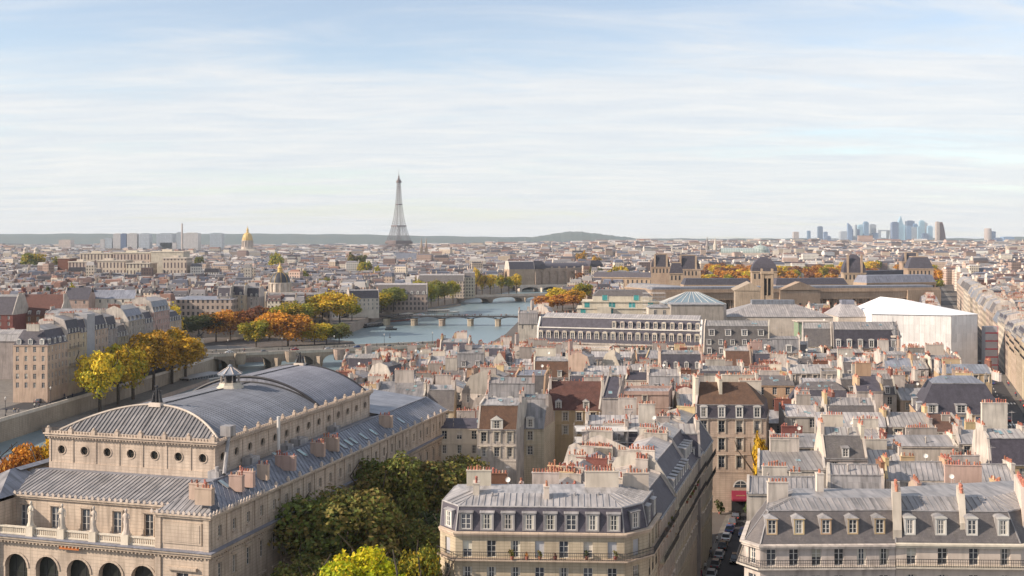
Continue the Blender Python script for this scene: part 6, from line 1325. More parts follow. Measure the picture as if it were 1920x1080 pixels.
# ---------------------------------------------------------------- lattice iron tower
def iron_tower():
    Y = 3969.0; X = -415.0; o = thing('iron_lattice_tower', 'tall grey-brown iron lattice tower rising far above the horizon', 'tower', (X, Y, -2), 38)
    M['towi'] = mat('tower_iron', (.15, .115, .11), (.12, .09, .09), .8, .05, var=0, hvar=0)
    zs = [0, 14, 28, 42, 57, 72, 86, 100, 115, 130, 148, 168, 190, 212, 234, 256, 276]
    hw = lambda z: float(np.interp(z, [0, 20, 40, 57, 86, 115, 150, 190, 230, 276], [62, 51, 41.5, 34.5, 25.5, 19, 13.2, 9.2, 6.6, 4.6]))
    lw = lambda z: float(np.interp(z, [0, 57, 115, 190], [12.5, 7.6, 5, 9.2]))
    mb = MB()
    for sx in (-1, 1):
        for sy in (-1, 1):
            for a, b in zip(zs[:9], zs[1:9]):
                C0 = [(hw(a) - i * lw(a) * 2, hw(a) - j * lw(a) * 2) for i, j in ((0, 0), (1, 0), (1, 1), (0, 1))]; C1 = [(hw(b) - i * lw(b) * 2, hw(b) - j * lw(b) * 2) for i, j in ((0, 0), (1, 0), (1, 1), (0, 1))]
                A = [Vector((sx * x, sy * y, a)) for x, y in C0]; B = [Vector((sx * x, sy * y, b)) for x, y in C1]
                for i in range(4):
                    mb.bar(A[i], B[i], .8, 4); j = (i + 1) % 4; m0 = (A[i] + B[i]) / 2; m1 = (A[j] + B[j]) / 2
                    for p, q in ((A[i], B[j]), (A[j], B[i]), (B[i], B[j])): mb.bar(p, q, .36, 3)
    mb.build('leg_lattice', ['towi'], o); mb = MB()
    zz = [115] + [118 + i * 7.2 for i in range(22)] + [276]
    for a, b in zip(zz, zz[1:]):
        A = [Vector((sx * hw(a), sy * hw(a), a)) for sx, sy in ((-1, -1), (1, -1), (1, 1), (-1, 1))]; B = [Vector((sx * hw(b), sy * hw(b), b)) for sx, sy in ((-1, -1), (1, -1), (1, 1), (-1, 1))]
        for i in range(4):
            j = (i + 1) % 4; mb.bar(A[i], B[i], .85, 4); mb.bar(A[i], B[j], .3, 3); mb.bar(A[j], B[i], .3, 3); mb.bar(B[i], B[j], .3, 3); m0, m1 = A[i].lerp(A[j], .5), B[i].lerp(B[j], .5); mb.bar(m0, m1, .5, 3)
    mb.build('shaft_lattice', ['towi'], o); mb = MB()
    for z, w_, t in ((115, 20.5, 4.5), (195, 9.8, 3)): mb = MB(); mb.box(-w_, w_, -w_, w_, z, z + t, 0, True); mb.build('platform', ['towi'], o)
    mb = MB()
    for z, w0, w1, t in ((52, 35.5, 26, 4), (56, 37, 24, 4.5), (60.5, 33.5, 24, 3.5)):
        for a, b, c, d in ((-w0, w0, -w0, -w1), (-w0, w0, w1, w0), (-w0, -w1, -w1, w1), (w1, w0, -w1, w1)): mb.box(a, b, c, d, z, z + t, 0, True)
    mb.build('platform', ['towi'], o); mb = MB()
    for s_ in range(4):      # arches between the legs
        n = 16
        for k in range(n):
            P = []
            for t in (k / n, (k + 1) / n):
                a = math.pi * t
                for rr_ in (36, 40): u = rr_ * math.cos(a); z = 10 + (rr_ + 1) * math.sin(a); d = hw(max(0, z)) - .5; P.append(Matrix.Rotation(s_ * math.pi / 2, 3, 'Z') @ Vector((u, -d, z)))
            mb.bar(P[0], P[2], .9, 4); mb.bar(P[1], P[3], .9, 4); mb.bar(P[0], P[3], .5, 3); mb.bar(P[1], P[2], .5, 3)
    mb.build('arches', ['towi'], o); mb = MB(); mb.box(-7.5, 7.5, -7.5, 7.5, 276, 281, 0, True); mb.box(-5.5, 5.5, -5.5, 5.5, 281, 287); mb.lathe([(4, 287), (4, 292), (2.2, 296), (1.2, 299), (1.0, 308), (.5, 310), (.45, 325)], 8); mb.box(-2.2, 2.2, -2.2, 2.2, 297, 301, 0, True); mb.build('summit', ['towi'], o)
iron_tower()
# ---------------------------------------------------------------- domes and churches
def dome(nm, lab, px, y, base_py, drum, dm, lant, r, roofm, wallm='stone2', ribs=8, wing_=None):
    o = thing(nm, lab, 'dome', (*atd(px, y)[:2], 0)); zb = zat(base_py, y); z1 = zat(drum, y); z2 = zat(dm, y); z3 = zat(lant, y); mb = MB(); mb.lathe([(r * 1.15, -1), (r * 1.15, zb), (r, zb), (r, z1), (r * 1.1, z1), (r * 1.1, z1 + (z2 - z1) * .07)], 20)
    for i in range(14): a = 2 * math.pi * i / 14; mb.box(r * 1.06 * math.cos(a) - .06 * r, r * 1.06 * math.cos(a) + .06 * r, r * 1.06 * math.sin(a) - .06 * r, r * 1.06 * math.sin(a) + .06 * r, zb, z1)
    mb.build('drum', [wallm], o); mb = MB(); mb.lathe([(r * (math.cos(a) ** .8 if a < 1.5 else .1) * 1.0 + .0, z1 + (z2 - z1) * math.sin(a)) for a in [k * 1.45 / 9 for k in range(10)]], 24)
    mb.build('dome_shell', [roofm[0]], o, smooth=True); mb = MB()
    for i in range(ribs * 2):
        a = 2 * math.pi * i / (ribs * 2)
        for k in range(8): t0, t1 = k * 1.45 / 8, (k + 1) * 1.45 / 8; mb.bar((r * 1.01 * math.cos(t0) ** .8 * math.cos(a), r * 1.01 * math.cos(t0) ** .8 * math.sin(a), z1 + (z2 - z1) * math.sin(t0)), (r * 1.01 * math.cos(t1) ** .8 * math.cos(a), r * 1.01 * math.cos(t1) ** .8 * math.sin(a), z1 + (z2 - z1) * math.sin(t1)), r * .02, 4)
    mb.build('ribs', [roofm[1]], o); mb = MB(); q = z3 - z2; mb.lathe([(r * .24, z2 - r * .06), (r * .22, z2 + q * .35), (r * .28, z2 + q * .38), (r * .16, z2 + q * .52), (r * .06, z2 + q * .7), (r * .02, z3)], 10); mb.build('lantern', [roofm[2]], o); return o
M['gold'] = mat('gilding', (.62, .44, .16), (.5, .34, .12), .45, .1, var=0, hvar=0)
M['dslate'] = mat('dark_lead', (.06, .065, .08), (.05, .05, .06), .5, .1, var=0, hvar=0)
o = dome('gilded_dome', 'gilded ribbed dome with a tall gold lantern far to the left of the iron tower', 464, 2900, 463, 452, 436, 423, 14, ('gold', 'gold', 'gold')); mb = MB(); mb.box(-22, 22, -18, 18, 0, zat(463, 2900) - 6); mb.build('base_block', ['stone2'], o)
o = dome('institute_dome', 'dark slate dome with pale gold ribs and lantern behind the orange trees', 525, 800, 548, 531, 510, 490, 7.6, ('dslate', 'gold', 'gold'), ribs=5); mb = MB(); mb.box(-11, 11, -9, 9, 0, zat(547, 800)); mb.build('base_block', ['stone'], o)
M['iwall'] = M['stone']
hp2 = lambda a, b, y, z, d, lab, rz=0, nm='town_house', **kw: house(nm, lab, (atd(a, y).x, y), rz, (atd(b, y).x - atd(a, y).x), d, z, **kw)
FH = dict(detail=0, nf=0, extras=False)
hp2(497, 618, 775, zat(566, 775), 12, 'long low wing with a dark mansard in front of the ribbed slate dome', wall='wold', rm1='slate', mh=5, mi=2, rh=1.5, **dict(FH, chim='LR', dorm=('ped', 1.6, 1.8, 4, '')))
hp2(655, 712, 850, zat(560, 850), 12, 'pale corner building facing the river beside the big yellow tree', wall='stone2', rm1='slate', mh=6, mi=2, nf=3, rh=1, chim='LR', rz=20, bay=3, detail=1, extras=False)
hp2(700, 800, 930, zat(552, 930), 14, 'large brown-grey mansard building behind the riverside trees, left of the footbridge end', wall='wold', rm1='lslate', mh=8, mi=3, nf=0, rh=1.5, chim='LR', detail=0, extras=False, dorm=('ped', 2, 2.2, 4.5, ''))
hp2(785, 870, 1150, zat(527, 1150), 16, 'long cream riverside building with a low grey roof above the left bank trees', wall='wstone', rm1='lslate', mh=6, mi=3, rh=1.5, nf=0, detail=0, chim='LR', extras=False)
hp2(868, 890, 1160, zat(520, 1160), 14, 'narrow cream building at the right end of the left bank row', wall='wstone', rm1='lslate', mh=5, mi=3, rh=1, nf=0, detail=0, chim='LR', extras=False)
# mint palace and neighbours
hp2(330, 437, 740, zat(562, 740), 22, 'long plain palace-like building with a flat cornice and evenly spaced windows', nm='mint_building', wall='wold', roof='shed', rm1='zincb', rh=1.5, nf=0, detail=0, chim='', rz=-3, extras=False)
hp2(250, 334, 760, zat(562, 760), 22, 'brown stone pavilion with a balustraded attic, left of the long plain palace', wall='wold', roof='shed', rm1='zinc', rh=1, nf=0, detail=0, chim='', rz=-3, extras=False)
for i, (a, b, e, lab) in enumerate(((407, 432, 556, 'slim white building with two tiers of dormers right of the long plain palace'), (431, 458, 554, 'cream six-storey house with dark tall windows above the orange trees'), (457, 486, 558, 'dark-roofed house right of the cream six-storey one above the orange trees'))):
    hp2(a, b, 745 + 6 * i, zat(e, 745), 14, lab, wall=('white', 'stone', 'grey')[i], rm1='slate', mh=6, mi=1.5, rh=1, nf=4, detail=1, bay=2.6, dorm=('arch', 1.3, 1.6, 3, ''), chim='LR', extras=False, rz=-3)
# big modern faculty block: stepped slabs with dark window strips
M['slotwall'] = mat('slotted_wall', (.52, .44, .36), (.42, .35, .29), .9, .05, pattern='window', pu=4.2, pv=9, pw=1.35, pcol=(.09, .07, .08), stain=.2, var=.1)
for i, (a, b, t, bt, y, m_, lab) in enumerate(((150, 212, 476, 500, 1330, 'slotwall', 'leftmost upper slab of the huge pale block with tall dark window slots'), (212, 283, 475, 498, 1325, 'slotwall', 'broad upper slab of the huge pale block with rows of tall dark slots'), (283, 345, 473, 497, 1315, 'stone2', 'plain pale end slab of the huge block with few windows'),
        (128, 170, 492, 520, 1290, 'slotwall', 'low left front slab of the huge pale block'), (172, 236, 490, 522, 1280, 'slotwall', 'middle front slab of the huge pale block, stepping forward'), (236, 282, 495, 518, 1270, 'slotwall', 'right front slab of the huge pale block with slots to the roof'), (305, 350, 485, 518, 1275, 'slotwall', 'pale lower slab at the right end of the huge block'), (108, 130, 485, 520, 1300, 'brick', 'reddish brick slab left of the huge pale block'))):
    x0, x1 = atd(a, y).x, atd(b, y).x; o = thing('faculty_block', lab, 'building', (x0, y, 0), -3, 'stepped slabs of the big pale faculty'); mb = MB(); mb.box(0, x1 - x0, 0, 22, 0, zat(t, y)); mb.build('wall', [m_], o)
    mb = MB(); mb.box(-.4, x1 - x0 + .4, -.5, 22.4, zat(t, y), zat(t, y) + 1.3, 0, True); mb.box((x1 - x0) * .3, (x1 - x0) * .6, 5, 12, zat(t, y) + 1.3, zat(t, y) + 3.5); mb.build('parapet', ['stone2'], o)
# riverside station museum
def station():
    Y = 1500; o = thing('station_museum', 'long riverside station building with tall arched windows and two rounded slate end roofs', 'museum', (*atd(1003, Y)[:2], 0), 28); W_ = 105; h = zat(503, Y); mb = MB(); arch_bays(mb, 0, W_, 0, -1, h, [8 + 12.5 * i for i in range(8)], 3.9, h - 8, depth=2, n=8); mb.box(0, W_, 2, 40, -1, h - .1); mb.box(-.5, W_ + .5, -1, 0, h - 1.2, h, 0, True)
    for i in range(9): x = 1.7 + 12.5 * i; mb.box(x - 1.2, x + 1.2, -.8, 0, 0, h + 2)
    mb.build('wall', ['stone'], o); mb = MB(); q = []
    for k in range(9): a = math.pi * k / 8; q.append((20 - 18 * math.cos(a), h + 7 * math.sin(a)))
    for i in range(8): mb.quad((0, q[i][0], q[i][1]), (W_, q[i][0], q[i][1]), (W_, q[i + 1][0], q[i + 1][1]), (0, q[i + 1][0], q[i + 1][1]))
    mb.poly([(0, y, z) for y, z in q[::-1]]); mb.poly([(W_, y, z) for y, z in q]); mb.build('roof', ['slate'], o); mb = MB()
    for x in (-6, W_ - 16): mb.rings([[(x, -2, h - 1), (x + 22, -2, h - 1), (x + 22, 20, h - 1), (x, 20, h - 1)], [(x + .6, -1.4, h + 5), (x + 21.4, -1.4, h + 5), (x + 21.4, 19, h + 5), (x + .6, 19, h + 5)], [(x + 4, 2, h + 10), (x + 18, 2, h + 10), (x + 18, 16, h + 10), (x + 4, 16, h + 10)]])
    mb.build('end_roofs', ['slate'], o)
    hp2(955, 1006, 1455, zat(505, 1455), 20, 'large pale hotel wing with a rounded slate top left of the riverside station', wall='palace', rm1='slate', mh=10, mi=4, rh=1, rz=20, **dict(FH, chim=''))
station()
# twin spires church
o = thing('twin_spired_church', 'gothic church with twin pointed spires just right of the iron tower', 'church', (*atd(796, 2250)[:2], 0), 10); zt = zat(446, 2250); zb = zat(464, 2250); mb = MB()
for x in (-6.5, 3.5): mb.box(x - 3, x + 3, -3, 3, 0, zb); mb.rings([[(x + 2.8 * math.cos(a), 2.8 * math.sin(a), zb) for a in [math.pi / 4 * i for i in range(8)]], [(x + .1 * math.cos(a), .1 * math.sin(a), zt) for a in [math.pi / 4 * i for i in range(8)]]])
mb.build('spires', ['brick' if 0 else 'oldstone'], o); mb = MB(); zn = zat(478, 2250); mb.box(-62, -6, -8, 8, 0, zn - 8); mb.add([(-64, -9, zn - 8), (-6, -9, zn - 8), (-6, 9, zn - 8), (-64, 9, zn - 8), (-60, 0, zn + 4), (-6, 0, zn + 4)], [(0, 1, 5, 4), (2, 3, 4, 5), (3, 0, 4), (1, 2, 5)]); mb.build('nave', ['zincb'], o)
for px, y, t, b, lab in ((1326, 2900, 443, 462, 'dark pointed church steeple above the far roofs, left one of the pair'), (1341, 3000, 445, 460, 'thin pale church steeple above the far roofs, right one of the pair'), (48, 2000, 464, 474, 'left one of two small round church towers at the far left'), (68, 2000, 464, 474, 'right one of two small round church towers at the far left')):
    r_ = 5; o = thing('church_tower', lab, 'tower', (*atd(px, y)[:2], 0)); mb = MB(); mb.lathe([(r_, 0), (r_, zat(b, y)), (r_ * 1.1, zat(b, y) + 1), (r_ * .8, zat(b, y) + 3)] + ([(.1, zat(t, y))] if px > 900 else [(r_ * .8, zat(t, y) - 2), (.4, zat(t, y) + 1)]), 8); mb.build('tower_shaft', ['stone2' if px != 1326 else 'grey'], o)
# great glass hall
Y = 2700; x0, x1 = atd(1352, Y).x, atd(1440, Y).x; o = thing('glass_hall', 'huge pale green glass-roofed exhibition hall with a shallow dome and mast beyond the park', 'hall', (x0, Y, 0), -6); W_ = x1 - x0; h = zat(474, Y); mb = MB(); mb.box(0, W_, 0, 50, 0, h); mb.build('wall', ['stone2'], o); mb = MB(); n = 10
M['gg'] = mat('green_grey_glass', (.22, .29, .27), (.27, .33, .31), .3, .05, pattern='seam', pu=6, pv=9, pw=.8, pcol=(.4, .44, .42), var=0)
for i in range(n): a, b = math.pi * i / n, math.pi * (i + 1) / n; mb.quad((0, 25 - 24 * math.cos(a), h + 12 * math.sin(a)), (W_ * .8, 25 - 24 * math.cos(a), h + 12 * math.sin(a)), (W_ * .8, 25 - 24 * math.cos(b), h + 12 * math.sin(b)), (0, 25 - 24 * math.cos(b), h + 12 * math.sin(b)))
mb.lathe([(24, h), (22.5, h + 8), (17, h + 14), (9, h + 18), (2, h + 19), (1.6, h + 24), (.3, h + 25), (.2, h + 34)], 20, (W_ * .85, 25, 0)); mb.build('glass_vault', ['gg'], o)
# ---------------------------------------------------------------- far towers
def glassm(name, a, b, pu=7, pv=7, pc=None): M[name] = mat(name, a, b, .25, .01, pattern='seam', pu=pu, pv=pv, pw=.5, pcol=pc or tuple(x * .6 for x in a), var=.1, hvar=.01, spec=.6); return name
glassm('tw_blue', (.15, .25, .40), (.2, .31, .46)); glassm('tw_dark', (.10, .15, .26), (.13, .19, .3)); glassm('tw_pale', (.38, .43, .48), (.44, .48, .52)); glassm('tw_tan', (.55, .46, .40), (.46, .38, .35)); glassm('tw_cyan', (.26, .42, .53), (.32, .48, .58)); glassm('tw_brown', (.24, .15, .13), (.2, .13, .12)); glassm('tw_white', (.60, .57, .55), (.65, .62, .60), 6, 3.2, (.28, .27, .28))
def ftower(px0, px1, top, y, m_, lab, style='box', base=462, grp='far office towers on the horizon', nm='office_tower'):
    a, b = atd(px0, y), atd(px1, y); W_ = b.x - a.x; zt = zat(top, y); o = thing(nm, lab, 'tower', (a.x, y, 0), 0, grp); D_ = max(20, W_ * .8); mb = MB(); g = ground_h(a.x, y) - 5
    R4 = lambda x0_, x1_, y0_, y1_, z: [(x0_, y0_, z), (x1_, y0_, z), (x1_, y1_, z), (x0_, y1_, z)]
    if style == 'box': mb.rings([R4(0, W_, 0, D_, g), R4(0, W_, 0, D_, zt)]); mb.box(W_ * .2, W_ * .8, D_ * .2, D_ * .8, zt, zt + (zt - g) * .025)
    elif style == 'slantL': mb.rings([R4(0, W_, 0, D_, g), [(0, 0, zt), (W_, 0, zt - W_ * .9), (W_, D_, zt - W_ * .9), (0, D_, zt)]])
    elif style == 'spike': z_m = g + (zt - g) * .62; mb.rings([R4(0, W_, 0, D_, g), [(0, 0, z_m), (W_, 0, z_m * 1.02), (W_, D_, z_m), (0, D_, z_m)], [(W_ * .38, 4, zt - 28), (W_ * .75, 4, zt - 55), (W_ * .7, D_ * .7, zt - 55), (W_ * .35, D_ * .7, zt - 28)], [(W_ * .5, 8, zt - 3), (W_ * .56, 8, zt - 6), (W_ * .56, D_ * .5, zt - 6), (W_ * .5, D_ * .5, zt - 3)]])
    elif style == 'round': mb.lathe([(W_ / 2, g), (W_ / 2, zt * .97), (W_ * .42, zt)], 16, (W_ / 2, D_ / 2, 0))
    elif style == 'dome': mb.rings([R4(0, W_, 0, D_, g), R4(0, W_, 0, D_, zt - W_ * .35), R4(W_ * .1, W_ * .9, 2, D_ - 2, zt - W_ * .15), R4(W_ * .3, W_ * .7, 5, D_ - 5, zt)])
    elif style == 'curveR': mb.rings([R4(0, W_, 0, D_, g)] + [R4(0, W_ * (1 - .55 * t ** 2.4), 0, D_, g + (zt - g) * t) for t in (.2, .4, .55, .7, .82, .92, 1)])
    mb.build('tower_shaft', [m_], o); return o
DT = 8300
for a in ((1488, 1498, 435, 'tw_tan', 'lone round-cornered pale tower furthest left of the far office towers'), (1514, 1520, 433, 'tw_blue', 'thin slab tower, second of the lone far towers'), (1534, 1543, 425, 'tw_dark', 'tall dark slab, third of the lone far towers'), (1545, 1552, 435, 'tw_blue', 'small tower right behind the third lone far tower'), (1551, 1558, 442, 'tw_dark', 'low rounded block beside the small lone tower', 'dome'),
          (1576, 1591, 434, 'tw_pale', 'wide low office block at the left end of the far cluster'), (1590, 1598, 418, 'tw_blue', 'blade-topped blue tower with a slanting summit', 'slantL'), (1598, 1612, 430, 'tw_dark', 'broad blue block right of the blade-topped tower'), (1601, 1608, 421, 'tw_pale', 'pale round tower behind the broad blue block', 'round'), (1609, 1621, 421, 'tw_cyan', 'light blue rounded-top tower in the left part of the cluster', 'dome'), (1620, 1629, 415, 'tw_blue', 'tall rounded dark-blue tower left of the square arch', 'dome'), (1631, 1643, 421, 'tw_pale', 'pale grey slab tower left of the square arch'), (1637, 1647, 437, 'tw_blue', 'low blue block against the square arch'),
          (1673, 1685, 417, 'tw_dark', 'dark teal slab tower right beside the square arch'), (1682, 1697, 404.5, 'tw_cyan', 'tallest tower of the far cluster with a spiky split summit', 'spike'), (1696, 1703, 421, 'tw_cyan', 'pale glass tower leaning against the tallest tower', 'slantL'), (1701, 1715, 414.5, 'tw_dark', 'square dark-topped tower right of the tallest one'), (1700, 1709, 424, 'tw_blue', 'blue tower in front of the square dark-topped one'), (1709, 1719, 426, 'tw_pale', 'whitish slab in the middle of the right cluster'), (1713, 1721, 419, 'tw_blue', 'blue slope-topped tower behind the whitish slab', 'dome'),
          (1725, 1734, 413, 'tw_cyan', 'tall light-blue tower near the right end of the cluster', 'dome'), (1732, 1739, 418, 'tw_pale', 'grey-blue slab attached to the tall light-blue tower'), (1731, 1741, 438, 'tw_dark', 'low dark block in front of the grey-blue slab'), (1740, 1749, 423, 'tw_cyan', 'rounded light tower last in the main cluster', 'dome'), (1721, 1727, 425, 'tw_cyan', 'narrow pale-blue tower filling the gap of the right cluster'),
          (1848, 1861, 428, 'tw_tan', 'pale round-topped tower standing alone at far right', 'round'), (1856, 1867, 434, 'tw_blue', 'blue-grey wing stuck to the lone pale tower at far right'), (1882, 1902, 444, 'tw_blue', 'low wide glass block at far right'), (1552, 1575, 448, 'tw_pale', 'low pale blocks left of the far cluster'), (1868, 1880, 447, 'tw_dark', 'small low block near the far right glass block')):
    ftower(a[0], a[1], a[2], DT + random.uniform(-200, 200), a[3], a[4], *(a[5:] or ('box',)))
ftower(1756, 1762, 416.5, 5200, 'tw_tan', 'sunlit pale edge of the tall curved hotel tower', grp='two-part curved hotel tower'); ftower(1761.5, 1774, 416.5, 5210, 'tw_brown', 'tall curved brown hotel tower bulging to the right', 'curveR', grp='two-part curved hotel tower')  # one tower in two slabs: sunlight on its edge put into the tan colour
# square arch
Y = 8800; o = thing('square_arch', 'hollow square concrete arch among the far towers', 'monument', (*atd(1659.5, Y)[:2], 0)); w_ = 13 / F * Y; zt = zat(431, Y); mb = MB(); t = w_ * .28; mb.box(-w_, -w_ + t * 1.5, 0, 90, 20, zt - 10); mb.box(w_ - t, w_, 0, 90, 20, zt - 10); mb.box(-w_, w_, 0, 90, zt - 10, zt, 0, True); mb.build('arch', ['tw_pale'], o)
# tower group on the left horizon
for i, (a, b, t, m_, lab) in enumerate(((188, 197, 449, 'tw_white', 'low pale slab furthest left of the left horizon towers'), (196, 210, 447, 'tw_pale', 'low grey block, second of the left horizon towers'), (212, 226, 438.5, 'tw_white', 'pinkish white tower, third of the left horizon towers'), (226, 237, 438.5, 'tw_dark', 'dark-striped tower, fourth of the left horizon towers'), (238, 257, 438, 'tw_white', 'wide white and blue tower, fifth of the left horizon towers'), (260, 280, 438, 'tw_pale', 'striped tower, sixth of the left horizon towers'),
        (293, 323, 438, 'tw_pale', 'widest grey tower, seventh of the left horizon towers'), (300, 332, 455, 'tw_white', 'long low white slab in front of the widest grey tower'), (331, 340, 436, 'tw_pale', 'narrow grey tower just left of the tall chimney'), (344, 371, 437, 'tw_white', 'broad pale ribbed tower right of the tall chimney'), (393, 416, 437.5, 'tw_pale', 'isolated square grey tower, rightmost of the left horizon group'), (110, 132, 450, 'tw_tan', 'faint low blocks at the far left of the horizon'))):
    ftower(a, b, t, 4500, m_, lab, grp='slab towers on the left horizon', nm='residential_tower')
o = thing('tall_chimney', 'very thin tall chimney among the left horizon towers', 'chimney', (*atd(341.5, 4450)[:2], 0)); mb = MB(); mb.lathe([(4.5, 0), (3.2, zat(419, 4450))], 10); mb.build('shaft', ['tw_tan'], o)
# ---------------------------------------------------------------- bridges
def stone_bridge(nm, lab, A, B, wd, zd, spans, zw=-7, m_='oldstone', deck='pave', rise=.62, pier=2.2, para=1.0, seg=10):
    A, B = Vector(A), Vector(B); d = B - A; W = d.length; rz = math.degrees(math.atan2(d.y, d.x)); o = thing(nm, lab, 'bridge', (A.x, A.y, 0), rz); mb = MB(); sp = W / spans; cents = [sp * (i + .5) for i in range(spans)]; hw = sp / 2 - pier
    zs = zw + .5; n = seg
    for y, s_ in ((0, 1), (wd, -1)):
        edges = [0] + [v for c in cents for v in (c - hw, c + hw)] + [W]
        Q = lambda *p: mb.quad(*(p if s_ > 0 else p[::-1]))
        for i in range(0, len(edges), 2): Q((edges[i], y, zw - 1), (edges[i + 1], y, zw - 1), (edges[i + 1], y, zd), (edges[i], y, zd))
        for c in cents:
            P = [(c - hw * math.cos(math.pi * i / n), zs + (zd - 1.3 - zs) * math.sin(math.pi * i / n) ** rise) for i in range(n + 1)]
            for i in range(n): Q((P[i][0], y, P[i][1]), (P[i + 1][0], y, P[i + 1][1]), (P[i + 1][0], y, zd), (P[i][0], y, zd))
            if s_ > 0:
                for i in range(n): mb.quad((P[i][0], 0, P[i][1]), (P[i][0], wd, P[i][1]), (P[i + 1][0], wd, P[i + 1][1]), (P[i + 1][0], 0, P[i + 1][1]))
                for i in range(n): mb.bar((P[i][0], -.15, P[i][1] + .25), (P[i + 1][0], -.15, P[i + 1][1] + .25), .28, 4)
    mb.build('arches', [m_], o); mb = MB()
    for i in range(1, spans):
        x = sp * i; mb.prism([(x - pier * .8, .0), (x, -pier * 1.7), (x + pier * .8, .0)], zw - 1, zd - 2.2)
    mb.build('cutwaters', [m_], o); mb = MB(); mb.box(0, W, 0, wd, zd - .3, zd); mb.build('deck', [deck], o)
    for y in (-.15, wd - .2):
        mb = MB(); mb.box(0, W, y, y + .35, zd - .35, zd + para, 0, True); mb.box(0, W, y - .1, y + .45, zd + para, zd + para + .15, 0, True); mb.build('parapet', ['stone2'], o)
    return o, rz, W
nb, nrz, nW = stone_bridge('old_bridge', 'old stone bridge with round arches, bastions and a crowded pale roadway beside the island garden', (-164, 548), (-22, 612), 20, 1.2, 7)
for i in range(1, 6):
    x = nW * i / 6; mb = MB(); mb.lathe([(2.4, -3.5), (2.9, -1), (3.0, 2.2), (2.7, 2.2), (2.7, 1.3)], 12, (x, -.6, 0)); mb.build('bastion', ['oldstone'], nb)
stone_bridge('stone_arch_bridge', 'three-arched concrete road bridge in the far part of the river', (-60, 1160), (50, 1215), 18, -.2, 3, pier=2.0, rise=.6)
stone_bridge('royal_bridge', 'low five-arched pale stone bridge behind the three-arched one', (10, 1420), (150, 1480), 16, .6, 5, pier=2.6, rise=.7, m_='stone2')
def footbridge():
    A, B = Vector((-124, 862)), Vector((14, 850)); d = B - A; W = d.length; rz = math.degrees(math.atan2(d.y, d.x)); o = thing('footbridge', 'long thin iron footbridge on stone piers, crowded with people', 'bridge', (A.x, A.y, 0), rz); n = 7; xs = [atd(p, 856).x - A.x for p in (668, 722, 775, 828, 882, 934, 985)]
    mb = MB(); mb.box(-6, W + 4, 0, 10, .1, .45, 0, True); mb.box(-6, W + 4, -.15, 0, .0, .6, 1, True); mb.build('deck', ['bark', 'iron'], o)
    for x in xs[1:]:
        mb = MB(); mb.prism([(x - 1.9, 0), (x - 1.2, -2.2), (x + 1.2, -2.2), (x + 1.9, 0), (x + 1.9, 9.5), (x - 1.9, 9.5)], -9, -2.3); mb.prism([(x - 2.2, -.2), (x - 1.4, -2.6), (x + 1.4, -2.6), (x + 2.2, -.2), (x + 2.2, 9.8), (x - 2.2, 9.8)], -2.3, -1.8); mb.build('pier', ['stone'], o)
    mb = MB()
    for a, b in zip(xs, xs[1:]):
        for y in (.1, 3.4, 6.6, 9.8):
            P = [(a + (b - a) * t, y, -2.2 + 2.2 * (1 - (2 * t - 1) ** 2)) for t in [k / 12 for k in range(13)]]
            for k in range(12): mb.bar(P[k], P[k + 1], .13, 4); 
            for k in (1, 2, 3, 9, 10, 11): mb.bar(P[k], (P[k][0], y, .1), .06, 3)
    mb.build('arch_ribs', ['iron'], o)
    for y in (0, 9.9):
        mb = MB(); mb.box(-6, W + 4, y, y + .06, 1.5, 1.58); mb.box(-6, W + 4, y, y + .05, 1.0, 1.04); k = -6
        while k < W + 4: mb.box(k, k + .08, y, y + .06, .45, 1.5); k += 1.2
        mb.build('railing', ['iron'], o)
    return A, rz, W
fa, frz, fW = footbridge()
# ---------------------------------------------------------------- people: one continuous skinned body mesh, copied
def person_mesh(key, top, leg, stride=.18):
    def f():
        mb = MB(); V = [(0, 0, .92), (0, 0, 1.2), (0, 0, 1.42), (0, 0, 1.52), (0, -.01, 1.64), (0, 0, 1.76), (.1, 0, .88), (.12, -stride, .48), (.12, -stride * .7, .05), (.12, -stride * .7 - .14, .03), (-.1, 0, .88), (-.12, stride * .6, .5), (-.12, stride * 1.3, .08), (-.12, stride * 1.3 - .14, .04), (.2, 0, 1.4), (.27, .06, 1.13), (.25, -.05, .88), (.24, -.08, .8), (-.2, 0, 1.4), (-.27, -.06, 1.13), (-.24, -.16, .9), (-.23, -.2, .83)]
        E = [(0, 1), (1, 2), (2, 3), (3, 4), (4, 5), (0, 6), (6, 7), (7, 8), (8, 9), (0, 10), (10, 11), (11, 12), (12, 13), (2, 14), (14, 15), (15, 16), (16, 17), (2, 18), (18, 19), (19, 20), (20, 21)]
        me = bpy.data.meshes.new('sk'); me.from_pydata(V, E, []); ob = bpy.data.objects.new('sk', me); COL.objects.link(ob); md = ob.modifiers.new('s', 'SKIN')
        rad = [.15, .14, .15, .06, .10, .08, .1, .07, .05, .04, .1, .07, .05, .04, .07, .05, .035, .035, .07, .05, .035, .035]
        for v, r in zip(me.skin_vertices[0].data, rad): v.radius = (r, r * .85)
        me.skin_vertices[0].data[0].use_root = True
        dg = bpy.context.evaluated_depsgraph_get(); me2 = bpy.data.meshes.new_from_object(ob.evaluated_get(dg)); bpy.data.objects.remove(ob); me2.name = 'person'
        for n_, c in (('skin', (.5, .33, .24)), (top, None), (leg, None), ('hair', (.05, .035, .025))):
            if n_ not in M: M[n_] = mat(n_, c or CL[n_], var=.2)
            me2.materials.append(M[n_])
        for p in me2.polygons:
            c = p.center; p.material_index = 3 if c.z > 1.68 or (c.z > 1.58 and c.y > .03) else (0 if c.z > 1.48 or (c.z < .9 and abs(c.x) > .2) else (1 if c.z > .92 else 2)); p.use_smooth = True
        return me2
    return cached(('person', key), f)
